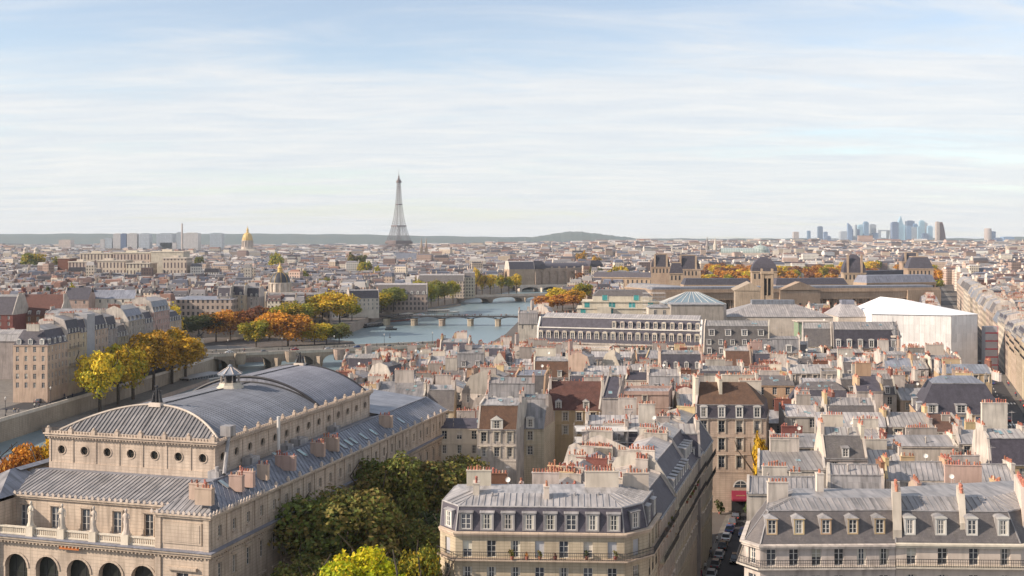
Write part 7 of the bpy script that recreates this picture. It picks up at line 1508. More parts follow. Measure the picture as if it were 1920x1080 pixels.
CL = {'navy_cloth': (.03, .04, .09), 'red_cloth': (.40, .05, .05), 'black_cloth': (.02, .02, .022), 'white_cloth': (.6, .58, .55), 'jeans': (.06, .09, .16), 'beige_cloth': (.35, .28, .2), 'grey_cloth': (.15, .15, .16)}
PK = [('navy_cloth', 'black_cloth'), ('red_cloth', 'jeans'), ('black_cloth', 'jeans'), ('white_cloth', 'black_cloth'), ('beige_cloth', 'jeans'), ('grey_cloth', 'black_cloth')]
rp = random.Random(3)
def people(pts, grp, where):
    for x, y, z in pts:
        k = rp.randrange(6); t, l = PK[k]; o = link('person', person_mesh(k, t, l), None, (x, y, z), rp.uniform(0, 360)); s = rp.uniform(.92, 1.06); o.scale = (s, s, s); tag(o, f'walking person in a {t.split("_")[0]} top {where}', 'person', grp)
def along(A, rz, t, off_, z): c, s = math.cos(R(rz)), math.sin(R(rz)); return (A[0] + c * t - s * off_, A[1] + s * t + c * off_, z)
people([along(fa, frz, rp.uniform(0, fW), rp.uniform(.8, 9), .45) for _ in range(70)], 'people crossing the footbridge', 'on the iron footbridge')
people([along((-164, 548), nrz, rp.uniform(0, nW), rp.choice((rp.uniform(.8, 4), rp.uniform(15, 19))), 1.2) for _ in range(60)], 'people crossing the old bridge', 'on the old stone bridge')
people([(rp.uniform(-180, -171) - (y_ - 360) * -.09, y_, .06) for y_ in [rp.uniform(330, 470) for _ in range(34)]], 'people along the island quay wall', 'by the island quay wall at the left')
people([(RIVP(y_)[0] + rp.choice((-2, -22)), y_, .14) for y_ in [rp.uniform(335, 460) for _ in range(22)]], 'people on the avenue pavements', 'on the avenue pavement at the right')
people([tuple(st0 + (st1 - st0) * t + V_ * rp.choice((.5, .6))) + (.14,) for t in [rp.uniform(.3, .98) for _ in range(9)]], 'people in the shaded street', 'on the pavement of the shaded street')
# lamp posts
def lamp(x, y, z, lab, grp, hh=7):
    o = thing('street_lamp', lab, 'street lamp', (x, y, z), 0, grp); link('lamp_post', cached('lp', lambda: (lambda m: (m.lathe([(.28, 0), (.2, .5), (.1, .8), (.07, 5.6)], 8), m.bar((0, 0, 4.9), (.5, 0, 5.3), .05), m.bar((0, 0, 4.9), (-.5, 0, 5.3), .05), m.mesh('lamp_post', ['iron']))[3])(MB())), o); link('lamp_head', cached('lh', lambda: (lambda m: (m.lathe([(.12, 5.6), (.3, 6.1), (.34, 6.2), (.1, 6.5), (.02, 6.8)], 8), m.mesh('lamp_head', ['frame']))[1])(MB())), o)
for i in range(5): lamp(*along((-164, 548), nrz, nW * (i + .8) / 5.4, 19.4, 1.2), ('first', 'second', 'third', 'fourth', 'fifth')[i] + ' street lamp from the left along the old stone bridge', 'lamps on the old bridge')
for i in range(5): lamp(-178 + i * 4.4, 345 + i * 26, 0.05, ('nearest', 'second', 'third', 'fourth', 'farthest')[i] + ' street lamp of the row along the island quay wall', 'lamps on the island quay')
# parapet of the island quay
mb = MB(); q = [(-170.2, 300), (-170.2, 360), (-155.2, 512), (-152.4, 556)]
for a, b in zip(q, q[1:]): d = (Vector(b) - Vector(a)); m_ = (Vector(a) + Vector(b)) / 2; mb.obox((m_.x, m_.y, .5), math.degrees(math.atan2(d.y, d.x)), (d.length / 2, .25, .55))
tag(mb.build('quay_parapet', ['stone2'], None), 'low pale stone parapet on top of the long island quay wall', 'parapet')
# statue pedestal and square on the island
p = atd(367, 590); o = thing('equestrian_statue', 'pale pedestal with a dark rider on horseback beside the old bridge', 'statue', (p.x + 2, p.y, 1.2), 20); mb = MB(); mb.box(-3, 3, -2, 2, 0, 1); mb.box(-2.2, 2.2, -1.3, 1.3, 1, 5); mb.box(-2.5, 2.5, -1.6, 1.6, 5, 5.5, 0, True); mb.build('pedestal', ['stone2'], o)
mb = MB(); mb.bar((-1.2, 0, 7.4), (1.1, 0, 7.6), .6, 8, r2=.55); mb.bar((1, 0, 7.7), (1.9, 0, 9), .35, 7, r2=.22); mb.bar((1.8, 0, 9), (2.5, 0, 8.6), .22, 6, r2=.14)
for x, y in ((-1, .3), (-1, -.3), (.9, .3), (1.3, -.3)): mb.bar((x, y, 7.2), (x + .15, y, 5.5), .18, 6, r2=.1)
mb.bar((-1.6, 0, 7.6), (-2.2, 0, 6.4), .16, 5, r2=.05); mb.bar((0, 0, 7.8), (.05, 0, 9.2), .34, 8, r2=.25); mb.sphere((.08, 0, 9.6), .24, 8, 6); mb.bar((.05, .25, 9), (.8, .4, 8.6), .1, 5); mb.bar((0, .45, 8), (.3, .6, 6.9), .15, 5); mb.bar((0, -.45, 8), (.3, -.6, 6.9), .15, 5); mb.build('rider', ['iron'], o)
strip('bridge_square', 'pave', [(-166, 560), (-140, 600), (-165, 612), (-195, 575)], 1.15)
# ---------------------------------------------------------------- boats
def boat(x, y, L_, rz, lab, cover='frame', hull='iron', grp=None, cabin=True):
    o = thing('river_boat', lab, 'boat', (x, y, -7), rz, grp); w_ = L_ * .13; mb = MB(); R_ = lambda s, z, e: [(-L_ / 2 * e, -w_ * s, z), (L_ * .28, -w_ * s, z), (L_ * .5 * e, 0, z), (L_ * .28, w_ * s, z), (-L_ / 2 * e, w_ * s, z)]
    mb.rings([R_(.75, -.4, .94), R_(1, .9, 1), R_(1, 1.2, 1.01)], 0); mb.build('hull', [hull], o)
    if cabin:
        mb = MB(); mb.box(-L_ * .42, L_ * .2, -w_ * .8, w_ * .8, 1.2, 2.6, 1); mb.box(-L_ * .44, L_ * .22, -w_ * .86, w_ * .86, 2.6, 2.85, 0, True); k = -L_ * .42
        while k < L_ * .2: mb.box(k, k + .2, -w_ * .83, w_ * .83, 1.2, 2.6, 0); k += 2
        mb.build('cabin', [cover, 'glass'], o)
boat(*atd(828, 1010)[:2], 34, 12, 'white sightseeing boat beyond the footbridge near the left bank', cover='frame', hull='frame')
boat(*at(700, 612, -7)[:2], 30, 62, 'dark moored barge with a pale hatch at the left bank before the footbridge', cover='zinc')
boat(*atd(745, 905)[:2], 34, 55, 'brown moored barge just beyond the first footbridge pier', hull='brick', cover='bark')
boat(*atd(762, 960)[:2], 30, 60, 'pale moored boat behind the brown barge', hull='frame')
boat(*at(733, 619, -7)[:2], 9, 5, 'small dark motor boat in mid river below the footbridge', cover='bark')
boat(*at(619, 625, -7)[:2], 20, 40, 'blue-grey boat moored beside the island garden', hull='zincb')
o = thing('channel_buoy', 'tiny dark channel marker floating alone in the river', 'buoy', (*at(731, 633, -7)[:2], -7)); mb = MB(); mb.lathe([(.7, -.2), (.8, .3), (.2, .5), (.12, 2.4), (.4, 2.4), (.02, 3.1)], 10); mb.build('float', ['iron'], o)
boat(*at(385, 712, -7)[:2], 42, 68, 'long pale-roofed river boat moored by the old bridge behind the theatre', hull='frame', cover='zinc')
# ---------------------------------------------------------------- island houses along the quay (fronts look right, in shade)
I0, I1 = Vector((-172.5, 402)), Vector((-166, 566)); 
IS = [dict(w=17, h=21.2, wall='tan', rm1='slate', rm2='zinc', mh=5.5, mi=2.6, nf=5, hipL=True, sides='L', dorm=('ped', 1.7, 1.7, 3.2, 'L', .4), lab='tan corner house with a steep slate roof and round-arched shop fronts at the far left'),
      dict(w=11, h=24, wall='tan', rm1='slate', mh=5.2, mi=1.6, nf=6, balc=(1, 3), dorm=('flat', 1.0, 1.5, 2, '', .4), lab='tall tan quay house with balconies and dark two-tier attic, second from the left'),
      dict(w=6, h=23.5, wall='tan', rm1='slate', mh=5.2, mi=1.4, nf=5, dorm=('flat', 1.0, 1.5, 2, ''), lab='narrow tan quay house left of the sheeted scaffold'),
      dict(w=7.5, h=30, wall='greysh', roof='flat', nf=0, detail=0, chim='', lab='tall narrow quay house wrapped in grey-blue scaffold sheeting'),
      dict(w=13, h=23.5, wall='pink', rm1='slate', mh=5.5, mi=2.2, nf=6, dorm=('ped', 1.1, 1.5, 2.6, ''), lab='pale quay house with regular shuttered windows right of the sheeted one'),
      dict(w=10, h=22.6, wall='grey', rm1='slate', mh=5.2, mi=1.6, nf=5, dorm=('flat', 1.2, 1.7, 2.3, ''), balc=(2,), lab='grey quay house with a dark double attic in the middle of the island row'),
      dict(w=12, h=18.5, wall='stone', rm1='lslate', mh=4.6, mi=2.0, nf=4, dorm=('flat', 1.2, 1.7, 2.3, ''), lab='lower cream quay house dipping between taller neighbours'),
      dict(w=19, h=24.5, wall='grey', rm1='zincb', mh=5, mi=3, nf=6, dorm=('flat', 1.6, 1.7, 4.3, ''), lab='light grey quay house with a glazed blue-grey attic'),
      dict(w=11, h=22, wall='grey', rm1='slate', mh=5, mi=2, nf=5, dorm=('arch', 1.2, 1.7, 2.6, ''), lab='grey-white quay house with dark curved attic, left of the tallest one'),
      dict(w=21, h=26.5, wall='pink', rm1='zincb', mh=5, mi=1.6, nf=6, dorm=('flat', 1.6, 2.0, 3.4, ''), lab='tallest quay house with a blue-grey attic of four dormers above the golden trees'),
      dict(w=17, h=20.5, wall='stone', rm1='slate', mh=4.4, mi=2.2, nf=4, hipR=True, dorm=('ped', 1.2, 1.7, 2.8, ''), lab='last house of the island row beside the old bridge, with small pointed dormers')]
row(tuple(I0), tuple(I1), IS, 13, '', detail=1, bay=2.6, fh=3.3, win=(1.1, 2.0), chim='LR', chn=1.6, extras=False)
# second island row behind, plus reddish courthouse roofs
hp2(-40, 24, 560, zat(590, 560), 20, 'red-brick and slate gabled public building at the left edge', wall='brick', rm1='slate', mh=9, mi=6, rh=1, nf=3, detail=1, bay=4, chim='LR', extras=False)
hp2(30, 112, 575, zat(592, 575), 18, 'long dark red tiled roof with two rows of white dormers and tall red chimneys', wall='brick', rm1='tile', roof='gable', rh=11, nf=2, detail=1, bay=4, win=(1.4, 2.4), chim='LMR', dorm=('ped', 1.6, 1.8, 4.4, '', .5), extras=False)
hp2(86, 266, 520, zat(588, 520), 14, 'long cream-grey courtyard building behind the island quay houses', wall='stone2', rm1='zinc', roof='gable', rh=2, nf=2, detail=1, bay=4.5, chim='LR', extras=False)
hp2(118, 166, 640, zat(562, 640), 12, 'dark slate-roofed range behind the long red roof', wall='pink', rm1='slate', roof='gable', rh=7, nf=1, detail=1, bay=4, chim='LR', extras=False)
hp2(166, 252, 650, zat(560, 650), 12, 'low blue-roofed range with a pointed gable behind the island houses', wall='stone2', rm1='zincb', roof='gable', rh=5, nf=1, detail=1, bay=4, chim='LR', extras=False)
hp2(-30, 60, 470, zat(640, 470), 14, 'grey zinc-roofed house with white chimney blocks behind the ochre corner house', wall='grey', rm1='zinc', mh=3, mi=2, nf=0, chim='LRM', chn=1.3, extras=False)
# ---------------------------------------------------------------- trees
def T(nm, lab, px, y, zt, rpx, pal, z0=0, n=2600, leaf=.062, tall=1.0, grp=None, seed=None, base=.25, dx=0):
    r = rpx / F * y * (1.18 if y > 200 else 1.0); tree(nm, lab, atd(px, y).x, y, z0, zt - z0, r, pal, n, leaf * 1.15, tall, grp, seed, base)
g_ = 'street trees between the theatre and the corner house'
for px, y, zt, r, pal, lab, sd in ((640, 172, 19.6, 92, 'green', 'largest dark green tree beside the long flank of the theatre', 0), (590, 158, 14.5, 62, 'green', 'dark green tree lowest against the theatre flank', 1), (722, 196, 20, 62, 'green', 'dark tree rising between the big tree and the small leaning houses', 2), (792, 205, 18.0, 66, 'green', 'broad dark green tree in front of the white-walled house', 3), (862, 218, 15.5, 44, 'green', 'small dark tree farthest right before the white-walled house', 0),
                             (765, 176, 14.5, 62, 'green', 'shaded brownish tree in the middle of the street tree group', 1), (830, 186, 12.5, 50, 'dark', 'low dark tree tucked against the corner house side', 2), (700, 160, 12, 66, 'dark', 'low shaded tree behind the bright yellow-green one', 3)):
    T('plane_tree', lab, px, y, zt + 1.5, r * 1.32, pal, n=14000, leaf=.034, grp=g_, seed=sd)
T('lime_tree', 'bright yellow-green tree at the bottom edge', 688, 138, 22.6, 96, 'lime', n=14000, leaf=.032, grp=g_, seed=1, base=.35)
T('lime_tree', 'half-shaded yellow-green tree at the bottom edge beside the corner house', 783, 141, 20.6, 54, 'mix', n=9000, leaf=.034, grp=g_, seed=2, base=.35)
g_ = 'trees on the quay left of the theatre'
for px, y, zt, r, pal, lab in ((14, 206, 21.5, 42, 'orange', 'orange-leaved tree at the left edge behind the theatre wing'), (58, 212, 22.8, 46, 'orange', 'orange tree against the quay wall left of the theatre hall'), (96, 216, 22, 34, 'gold', 'golden-orange tree touching the theatre hall'), (20, 192, 18.6, 44, 'lime', 'yellow-green tree at the left edge above the theatre wing roof'), (62, 197, 19.0, 30, 'lime', 'small lime-yellow tree left of the theatre chimney')):
    T('quay_tree', lab, px, y, zt, r, pal, n=5000, leaf=.045, grp=g_)
g_ = 'golden trees along the foot of the island quay wall'
for i, (px, y, zt, r, pal, lab) in enumerate(((187, 412, 20, 28, 'yellow', 'leftmost golden tree below the island quay houses'), (222, 432, 21, 32, 'yellow', 'golden tree second from the left along the island wall'), (250, 446, 21.5, 26, 'gold', 'golden tree in the middle of the island wall row'), (288, 470, 22, 30, 'gold', 'deep gold tree fourth in the island wall row'), (322, 495, 23, 36, 'gold', 'tallest bright golden tree at the right end of the island wall row'), (348, 512, 17, 22, 'gold', 'last golden tree of the island row beside the old bridge'))):
    T('poplar_tree', lab, px, y, zt, r * 1.35, pal, z0=-5.2, n=7000, leaf=.045, grp=g_, base=.2)
g_ = 'autumn trees on the island garden'
for px, y, zt, r, pal, lab in ((405, 690, 14, 27, 'orange', 'leftmost round orange tree of the island garden'), (432, 705, 15, 26, 'orange', 'second round orange tree of the island garden'), (462, 715, 15, 24, 'rust', 'rust-red tree behind the orange ones of the island garden'), (485, 725, 16.5, 22, 'rust', 'taller rust-brown tree in the middle of the island garden'), (480, 650, 11, 24, 'mix', 'green and orange tree nearest the old bridge'), (505, 700, 15, 20, 'orange', 'small orange tree in the middle of the garden row'),
                             (540, 660, 15.5, 33, 'orange', 'big orange-yellow tree near the island tip'), (520, 735, 17, 24, 'mix', 'green-topped tree behind the big orange one'), (553, 745, 17.5, 24, 'mix', 'olive green tree behind the island tip'), (566, 690, 10, 22, 'orange', 'low orange tree right of the big orange-yellow one'), (590, 670, 8.5, 24, 'yellow', 'low yellow tree close to the island tip'), (612, 675, 6.5, 16, 'mix', 'small greenish shrub tree by the island tip'), (636, 680, 7.2, 19, 'green', 'dark green drooping willow at the very tip of the island')):
    T('garden_tree', lab, px, y, zt + 1.8, r * 1.2, pal, z0=-4.2, n=6000, leaf=.045, grp=g_, base=.05 if 'willow' in lab or 'low' in lab else .14)
g_ = 'trees along the left bank'
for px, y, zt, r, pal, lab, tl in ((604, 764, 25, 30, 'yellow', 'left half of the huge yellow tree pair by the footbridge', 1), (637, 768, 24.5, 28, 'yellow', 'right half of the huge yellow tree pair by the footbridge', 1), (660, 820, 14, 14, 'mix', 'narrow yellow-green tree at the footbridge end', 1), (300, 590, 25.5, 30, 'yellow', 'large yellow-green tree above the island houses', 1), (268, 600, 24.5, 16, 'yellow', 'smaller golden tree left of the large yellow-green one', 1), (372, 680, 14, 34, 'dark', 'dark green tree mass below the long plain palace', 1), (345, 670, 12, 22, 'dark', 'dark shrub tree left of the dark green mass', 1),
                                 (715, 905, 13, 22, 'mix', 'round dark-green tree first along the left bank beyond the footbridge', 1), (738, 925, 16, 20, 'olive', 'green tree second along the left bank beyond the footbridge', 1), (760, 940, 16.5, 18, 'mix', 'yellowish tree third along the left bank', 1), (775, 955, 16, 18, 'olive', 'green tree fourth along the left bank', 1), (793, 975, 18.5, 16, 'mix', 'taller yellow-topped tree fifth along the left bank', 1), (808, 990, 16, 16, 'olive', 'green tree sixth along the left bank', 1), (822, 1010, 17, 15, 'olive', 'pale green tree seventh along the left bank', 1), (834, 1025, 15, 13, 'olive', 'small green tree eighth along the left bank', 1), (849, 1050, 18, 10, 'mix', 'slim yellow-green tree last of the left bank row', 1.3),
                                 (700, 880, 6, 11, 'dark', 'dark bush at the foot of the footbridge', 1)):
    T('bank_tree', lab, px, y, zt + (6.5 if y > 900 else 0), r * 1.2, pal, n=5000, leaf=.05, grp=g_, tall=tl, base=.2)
g_ = 'poplars near the far stone bridge'
for i, (px, y, zt, r, pal) in enumerate(((893, 1210, 25, 7, 'yellow'), (904, 1215, 20, 8, 'yellow'), (919, 1220, 20, 10, 'yellow'), (940, 1235, 18, 9, 'mix'), (954, 1240, 16, 8, 'mix'), (968, 1250, 17, 11, 'yellow'))):
    T('poplar_tree', ('tallest slim yellow poplar, leftmost', 'slim yellow poplar second from the left', 'wider yellow poplar third from the left', 'greenish poplar fourth from the left', 'small green poplar fifth from the left', 'round yellow tree rightmost')[i] + ' of the group near the far stone bridge', px, y, zt + 5, r * 1.1, pal, n=1800, leaf=.08, grp=g_, tall=1.3)
g_ = 'trees on the right bank quay'
for px, y, zt, r, pal, lab in ((1030, 905, 8, 27, 'orange', 'leftmost orange tree on the right bank quay'), (1055, 925, 10, 26, 'orange', 'round orange tree on the right bank quay left of the art deco store'), (1045, 960, 14.5, 18, 'yellow', 'yellow-topped tree behind the orange ones of the right bank quay'), (1075, 950, 13, 18, 'gold', 'golden tree beside the art deco store'), (1092, 990, 18, 15, 'mix', 'yellow-green tree just behind the art deco store')):
    T('quay_tree', lab, px, y, zt + 6, r * 1.1, pal, n=4000, leaf=.06, grp=g_)
g_ = 'single trees among the far roofs'
for i, (px, py, y, r, pal) in enumerate(((60, 472, 1700, 22, 'mix'), (106, 478, 1600, 8, 'green'), (88, 532, 800, 14, 'dark'), (142, 534, 820, 12, 'mix'), (374, 478, 1700, 8, 'green'), (519, 470, 1900, 13, 'mix'), (560, 506, 1150, 20, 'green'), (612, 518, 1050, 12, 'green'), (664, 476, 1700, 15, 'green'), (685, 488, 1500, 12, 'mix'), (684, 472, 1900, 10, 'green'), (708, 494, 1400, 7, 'mix'), (1090, 472, 2100, 10, 'gold'), (1118, 480, 2000, 10, 'gold'), (1150, 500, 1300, 12, 'mix'), (1162, 492, 1350, 11, 'yellow'), (1174, 498, 1340, 8, 'yellow'), (1110, 500, 1500, 5, 'green'), (1125, 500, 1480, 5, 'dark'), (1089, 508, 1450, 9, 'rust'), (1424, 815, 236, 15, 'gold'), (985, 672, 330, 9, 'green'), (144, 586, 480, 9, 'yellow'), (1628, 600, 520, 8, 'green'))):
    zt = zat(py, y); T('city_tree', ('round ' if r > 11 else 'small ') + {'mix': 'yellow-green', 'green': 'green', 'dark': 'dark green', 'gold': 'golden', 'yellow': 'yellow', 'rust': 'rust-brown'}[pal] + f' tree, number {i + 1} from the left among scattered roof-side trees', px, y, zt, r, pal, n=1200, leaf=.1, grp=g_, base=.1 if zt > 25 else .25)
g_ = 'autumn trees of the great park'; rt = random.Random(9); PKT = []
for i in range(150):
    y = rt.uniform(1250, 2050); px = rt.uniform(1312, 1760); 
    if 1640 < px < 1680 and y > 1500: continue
    PKT.append((px, y))
PKT.sort(key=lambda q: -q[1])
PN = {'rust': 'rust-brown', 'orange': 'orange', 'gold': 'golden', 'mix': 'yellow-green', 'yellow': 'yellow'}; PKT.sort(); pc = {}
for i, (px, y) in enumerate(PKT):
    q = rt.choice(('rust', 'orange', 'rust', 'orange', 'gold', 'mix', 'yellow')); pc[q] = pc.get(q, 0) + 1; T('park_tree', f'{PN[q]} park tree, number {pc[q]} from the left among the {PN[q]} ones beyond the palace', px, y, rt.uniform(15, 22), rt.uniform(8, 11) * 1250 / y + 3, q, n=900, leaf=.11, grp=g_)
for i in range(26):
    y = 2000 + 19 * i; px = 1630 + (y - 2000) * .03 + rt.uniform(-14, 14) + (2500 - y) * .02; T('park_tree', f'far avenue tree beyond the great park, number {i + 1} in order of distance', px, y, rt.uniform(18, 24), 7, rt.choice(('mix', 'gold', 'yellow')), n=700, leaf=.13, grp='trees of the far avenue')
# ---------------------------------------------------------------- city beyond: nearest houses one by one, the rest as one mass
rc = random.Random(21)
AV = [(-60, 1160, 90), (10, 1440, 60)]
def blocked(x, y):
    px = 960 + x / y * F
    if y < 1500:
        lbx = float(np.interp(y, [p[1] for p in LB[::-1]], [p[0] for p in LB[::-1]])) if y < 1133 else float(np.interp(y, [1133, 1240, 1500], [-60, -52, 10]))
        rbx = rb_x(y) if y < 1200 else float(np.interp(y, [1200, 1300, 1500], [46, 70, 120]))
        if lbx - 10 < x < rbx + 16: return True
    if 985 < px < 1110 and y < 1010: return True
    if y < 720 and x < 0: return x > -400 and y < 640 or x > -330
    if 0 < x and y < 900 and x > riv_x(y) - 26 and x < riv_x(y) + 14: return True
    if y < 1500 and riv_x(y) - 24 < x < riv_x(y) + 14: return True
    if x > 0 and y < 700 and x < riv_x(y) + 14: return True
    if x > 0 and y < 900 and x > riv_x(y): return True
    if 1222 < px < 1762 and y < 2080: return True
    if 1170 < px < 1262 and y < 1150: return True
    if 1312 < px < 1770 and y < 2080: return True
    if 995 < px < 1075 and 1380 < y < 1620 or 950 < px < 1010 and 1420 < y < 1520: return True
    if 108 < px < 355 and 1240 < y < 1380: return True
    if 325 < px < 490 and 720 < y < 790 or 495 < px < 720 and 760 < y < 830: return True
    if 240 < px < 340 and 740 < y < 800: return True
    if 700 < px < 890 and 880 < y < 1180 and (px > 785 or y < 930): return True
    if 712 < px < 780 and 3850 < y < 4100: return True
    if 730 < px < 800 and 2200 < y < 2300 or 1350 < px < 1442 and 2650 < y < 2780 or 452 < px < 476 and 2860 < y < 2940: return True
    if 585 < px < 670 and y < 840: return True
    return False
WCOL = [(.54, .44, .34), (.60, .52, .42), (.44, .34, .27), (.66, .59, .50), (.34, .25, .21), (.54, .40, .33), (.72, .67, .60), (.24, .17, .15)]
RCOL = [(.08, .075, .09), (.14, .135, .15), (.22, .21, .22), (.06, .055, .065), (.36, .34, .33), (.13, .085, .08), (.22, .12, .09), (.46, .43, .41), (.11, .12, .16)]
M['fwall'] = mat('far_wall', (1, 1, 1), (.85, .85, .85), .9, .02, pattern='window', pu=2.6, pv=3.2, pw=.8, pcol=(.09, .08, .085), var=0, hvar=0, vcol=True)
M['froof'] = mat('far_roof', (1, 1, 1), (.8, .8, .8), .6, .05, var=0, hvar=0, vcol=True)
def fbox(mb, x, y, w_, d_, z0, h, roof, cols, wc, rcol, rz=0, chim=True):
    ca, sa = math.cos(rz), math.sin(rz); P = lambda u, v, z: (x + ca * u - sa * v, y + sa * u + ca * v, z); mh = roof
    B = [P(0, 0, z0), P(w_, 0, z0), P(w_, d_, z0), P(0, d_, z0)]; T_ = [P(0, 0, h), P(w_, 0, h), P(w_, d_, h), P(0, d_, h)]; i = min(w_, d_) * (.12 if mh > 2.5 else .3); U = [P(i, i, h + mh), P(w_ - i, i, h + mh), P(w_ - i, d_ - i, h + mh), P(i, d_ - i, h + mh)]
    if mh < .6: mb.add(B + T_, [(0, 1, 5, 4), (1, 2, 6, 5), (3, 0, 4, 7)], 0); cols += [wc] * 3; mb.add(T_, [(0, 1, 2, 3)], 1); cols.append(rcol)
    else:
        mb.add(B + T_, [(0, 1, 5, 4), (1, 2, 6, 5), (3, 0, 4, 7)], 0); cols += [wc] * 3
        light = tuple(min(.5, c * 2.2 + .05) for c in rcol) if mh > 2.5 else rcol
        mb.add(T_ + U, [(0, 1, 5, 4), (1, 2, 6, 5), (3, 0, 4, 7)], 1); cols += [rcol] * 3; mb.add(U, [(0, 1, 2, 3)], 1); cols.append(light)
    if chim:
        k = rc.choice((0, w_ - .03 * w_)); t = max(.6, w_ * .05); cz = h + mh + rc.uniform(.8, 2); a, b = k, k + t
        mb.add([P(a, d_ * .2, h), P(b, d_ * .2, h), P(b, d_ * .7, h), P(a, d_ * .7, h), P(a, d_ * .2, cz), P(b, d_ * .2, cz), P(b, d_ * .7, cz), P(a, d_ * .7, cz)], [(0, 1, 5, 4), (1, 2, 6, 5), (3, 0, 4, 7), (4, 5, 6, 7)], 1); cc_ = rc.choice(WCOL); cols += [cc_] * 3 + [(.42, .14, .08)]
far = []; y = 640.0
while y < 9300:
    w0 = y * (.0105 if y < 2500 else .008); d0 = max(10, y * .0075); x = -.50 * y + rc.uniform(0, w0); rowz = rc.uniform(-1.5, 1.5)
    while x < .50 * y:
        w_ = w0 * rc.uniform(.55, 1.6)
        if not blocked(x + w_ / 2, y + d0 / 2) and not blocked(x, y) and not blocked(x + w_, y): far.append((x, y + rc.uniform(-.3, .3) * d0, w_ - .2, d0 * rc.uniform(.8, 1), rowz))
        x += w_ + (rc.uniform(0, .8) * w0 if rc.random() < .15 else 0)
    y *= 1.0105 if y > 1400 else 1.0145
near_ = [f for f in far if f[1] < 1500][:]
near_.sort(key=lambda f: f[1]); near_ = near_[:290]; ns = set(id(f) for f in near_)
cols = []; mb = MB()
for f in far:
    if id(f) in ns: continue
    x, y, w_, d_, rz_ = f; g = ground_h(x, y); big = rc.random()
    h = g + rc.uniform(16.5, 20.5) + 2.5 * math.sin(x / 180 + y / 250) + rz_ + (rc.uniform(6, 14) if big < (.05 if y > 2500 else .015) else 0); rf = rc.choice((.3, 1.5, 3.5, 3.5, 4.5, 2)) * (1 if y < 3000 else 1.2)
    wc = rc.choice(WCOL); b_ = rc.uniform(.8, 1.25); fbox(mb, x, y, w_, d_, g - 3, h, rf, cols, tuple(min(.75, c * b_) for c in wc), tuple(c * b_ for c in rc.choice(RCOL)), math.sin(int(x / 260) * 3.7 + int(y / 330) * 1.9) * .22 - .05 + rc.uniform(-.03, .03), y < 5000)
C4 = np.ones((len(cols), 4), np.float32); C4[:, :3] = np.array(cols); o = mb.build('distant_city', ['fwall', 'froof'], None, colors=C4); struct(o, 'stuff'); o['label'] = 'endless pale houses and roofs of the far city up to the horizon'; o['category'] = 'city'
wn_ = ['cream', 'light stone', 'tan', 'pale', 'brownish', 'pinkish', 'whitish', 'dark brown']; rn_ = ['charcoal', 'grey', 'mid grey', 'near-black', 'light grey', 'dark brown', 'brown', 'silvery', 'blue-grey']
FARL = []
for i, (x, y, w_, d_, rz_) in enumerate(near_):
    a, b = rc.randrange(8), rc.randrange(9); h = rc.uniform(15, 21) + rz_; rf = rc.choice((1.5, 3.5, 4.5, 4.5, 2.2)); ang = rc.uniform(-12, 6); b_ = rc.uniform(.85, 1.2)
    o = thing('city_house', '', 'building', (x, y, 0), ang, 'houses in the middle distance'); FARL.append((o, wn_[a], rn_[b], x, y)); wc = tuple(min(.75, c * b_) for c in WCOL[a]); rcol = RCOL[b]
    mb = MB(); mb.box(0, w_, 0, d_, -1, h); C4 = np.ones((5, 4), np.float32); C4[:, :3] = wc; mb.build('wall', ['fwall'], o, colors=C4)
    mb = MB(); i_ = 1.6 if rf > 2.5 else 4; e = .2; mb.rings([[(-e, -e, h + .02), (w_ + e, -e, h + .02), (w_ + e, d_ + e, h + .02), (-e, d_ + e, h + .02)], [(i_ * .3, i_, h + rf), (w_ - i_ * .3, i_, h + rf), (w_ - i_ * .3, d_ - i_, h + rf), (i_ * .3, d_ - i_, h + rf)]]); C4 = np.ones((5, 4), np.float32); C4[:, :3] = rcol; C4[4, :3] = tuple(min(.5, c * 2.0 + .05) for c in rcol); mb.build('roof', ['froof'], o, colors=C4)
    if rf > 2.5:
        n = max(2, int(w_ / 3))
        for k in range(n): link('dormer', cached('fdm', lambda: (lambda m: (m.box(-.6, .6, 0, 1.6, 0, 1.6, 0), m.box(-.4, .4, -.04, 0, .2, 1.4, 1, True), m.mesh('dormer', ['frame', 'glass']))[2])(MB())), o, (w_ * (k + .5) / n, .15, h + .4))
    for k in range(rc.choice((1, 2, 2))): place_chimney(o, (.4, w_ - .4)[k] , d_ * rc.uniform(.3, .7), h - .5, h + rf + rc.uniform(.8, 2), .7, rc.uniform(2, 5), rc.choice(('white', 'stone2', 'pink', 'brick')), pots=y < 800)
# ---------------------------------------------------------------- cars, signals, shop details
def car_parts(paint, van=False):
    def f():
        mb = MB(); L_, W_, h0, h1 = (4.2, 1.74, .78, 1.45) if not van else (5.0, 1.95, 1.1, 2.1)
        def ring(x, ws, zs): return [(x, -W_ / 2 * a, z) for a, z in zip(ws, zs)] + [(x, W_ / 2 * a, z) for a, z in list(zip(ws, zs))[::-1]]
        secs = [(-L_ / 2, (.78, .85, .84, .7), (.32, .45, h0 - .12, h0 - .02)), (-L_ / 2 + .25, (.9, .99, .97, .84), (.22, .45, h0, h0 + .06)), (-.2, (.95, 1, 1, .86), (.2, .45, h0 + .04, h0 + .1)), (L_ / 2 - .35, (.9, .99, .97, .84), (.22, .45, h0, h0 + .05)), (L_ / 2, (.78, .85, .84, .7), (.34, .45, h0 - .16, h0 - .06))]
        mb.rings([ring(*s) for s in secs][::-1], 0); mb.poly(ring(*secs[0])[::-1] if 0 else ring(*secs[-1]), 0); return mb.mesh('body', [paint])
    return cached(('car', paint, van), f)
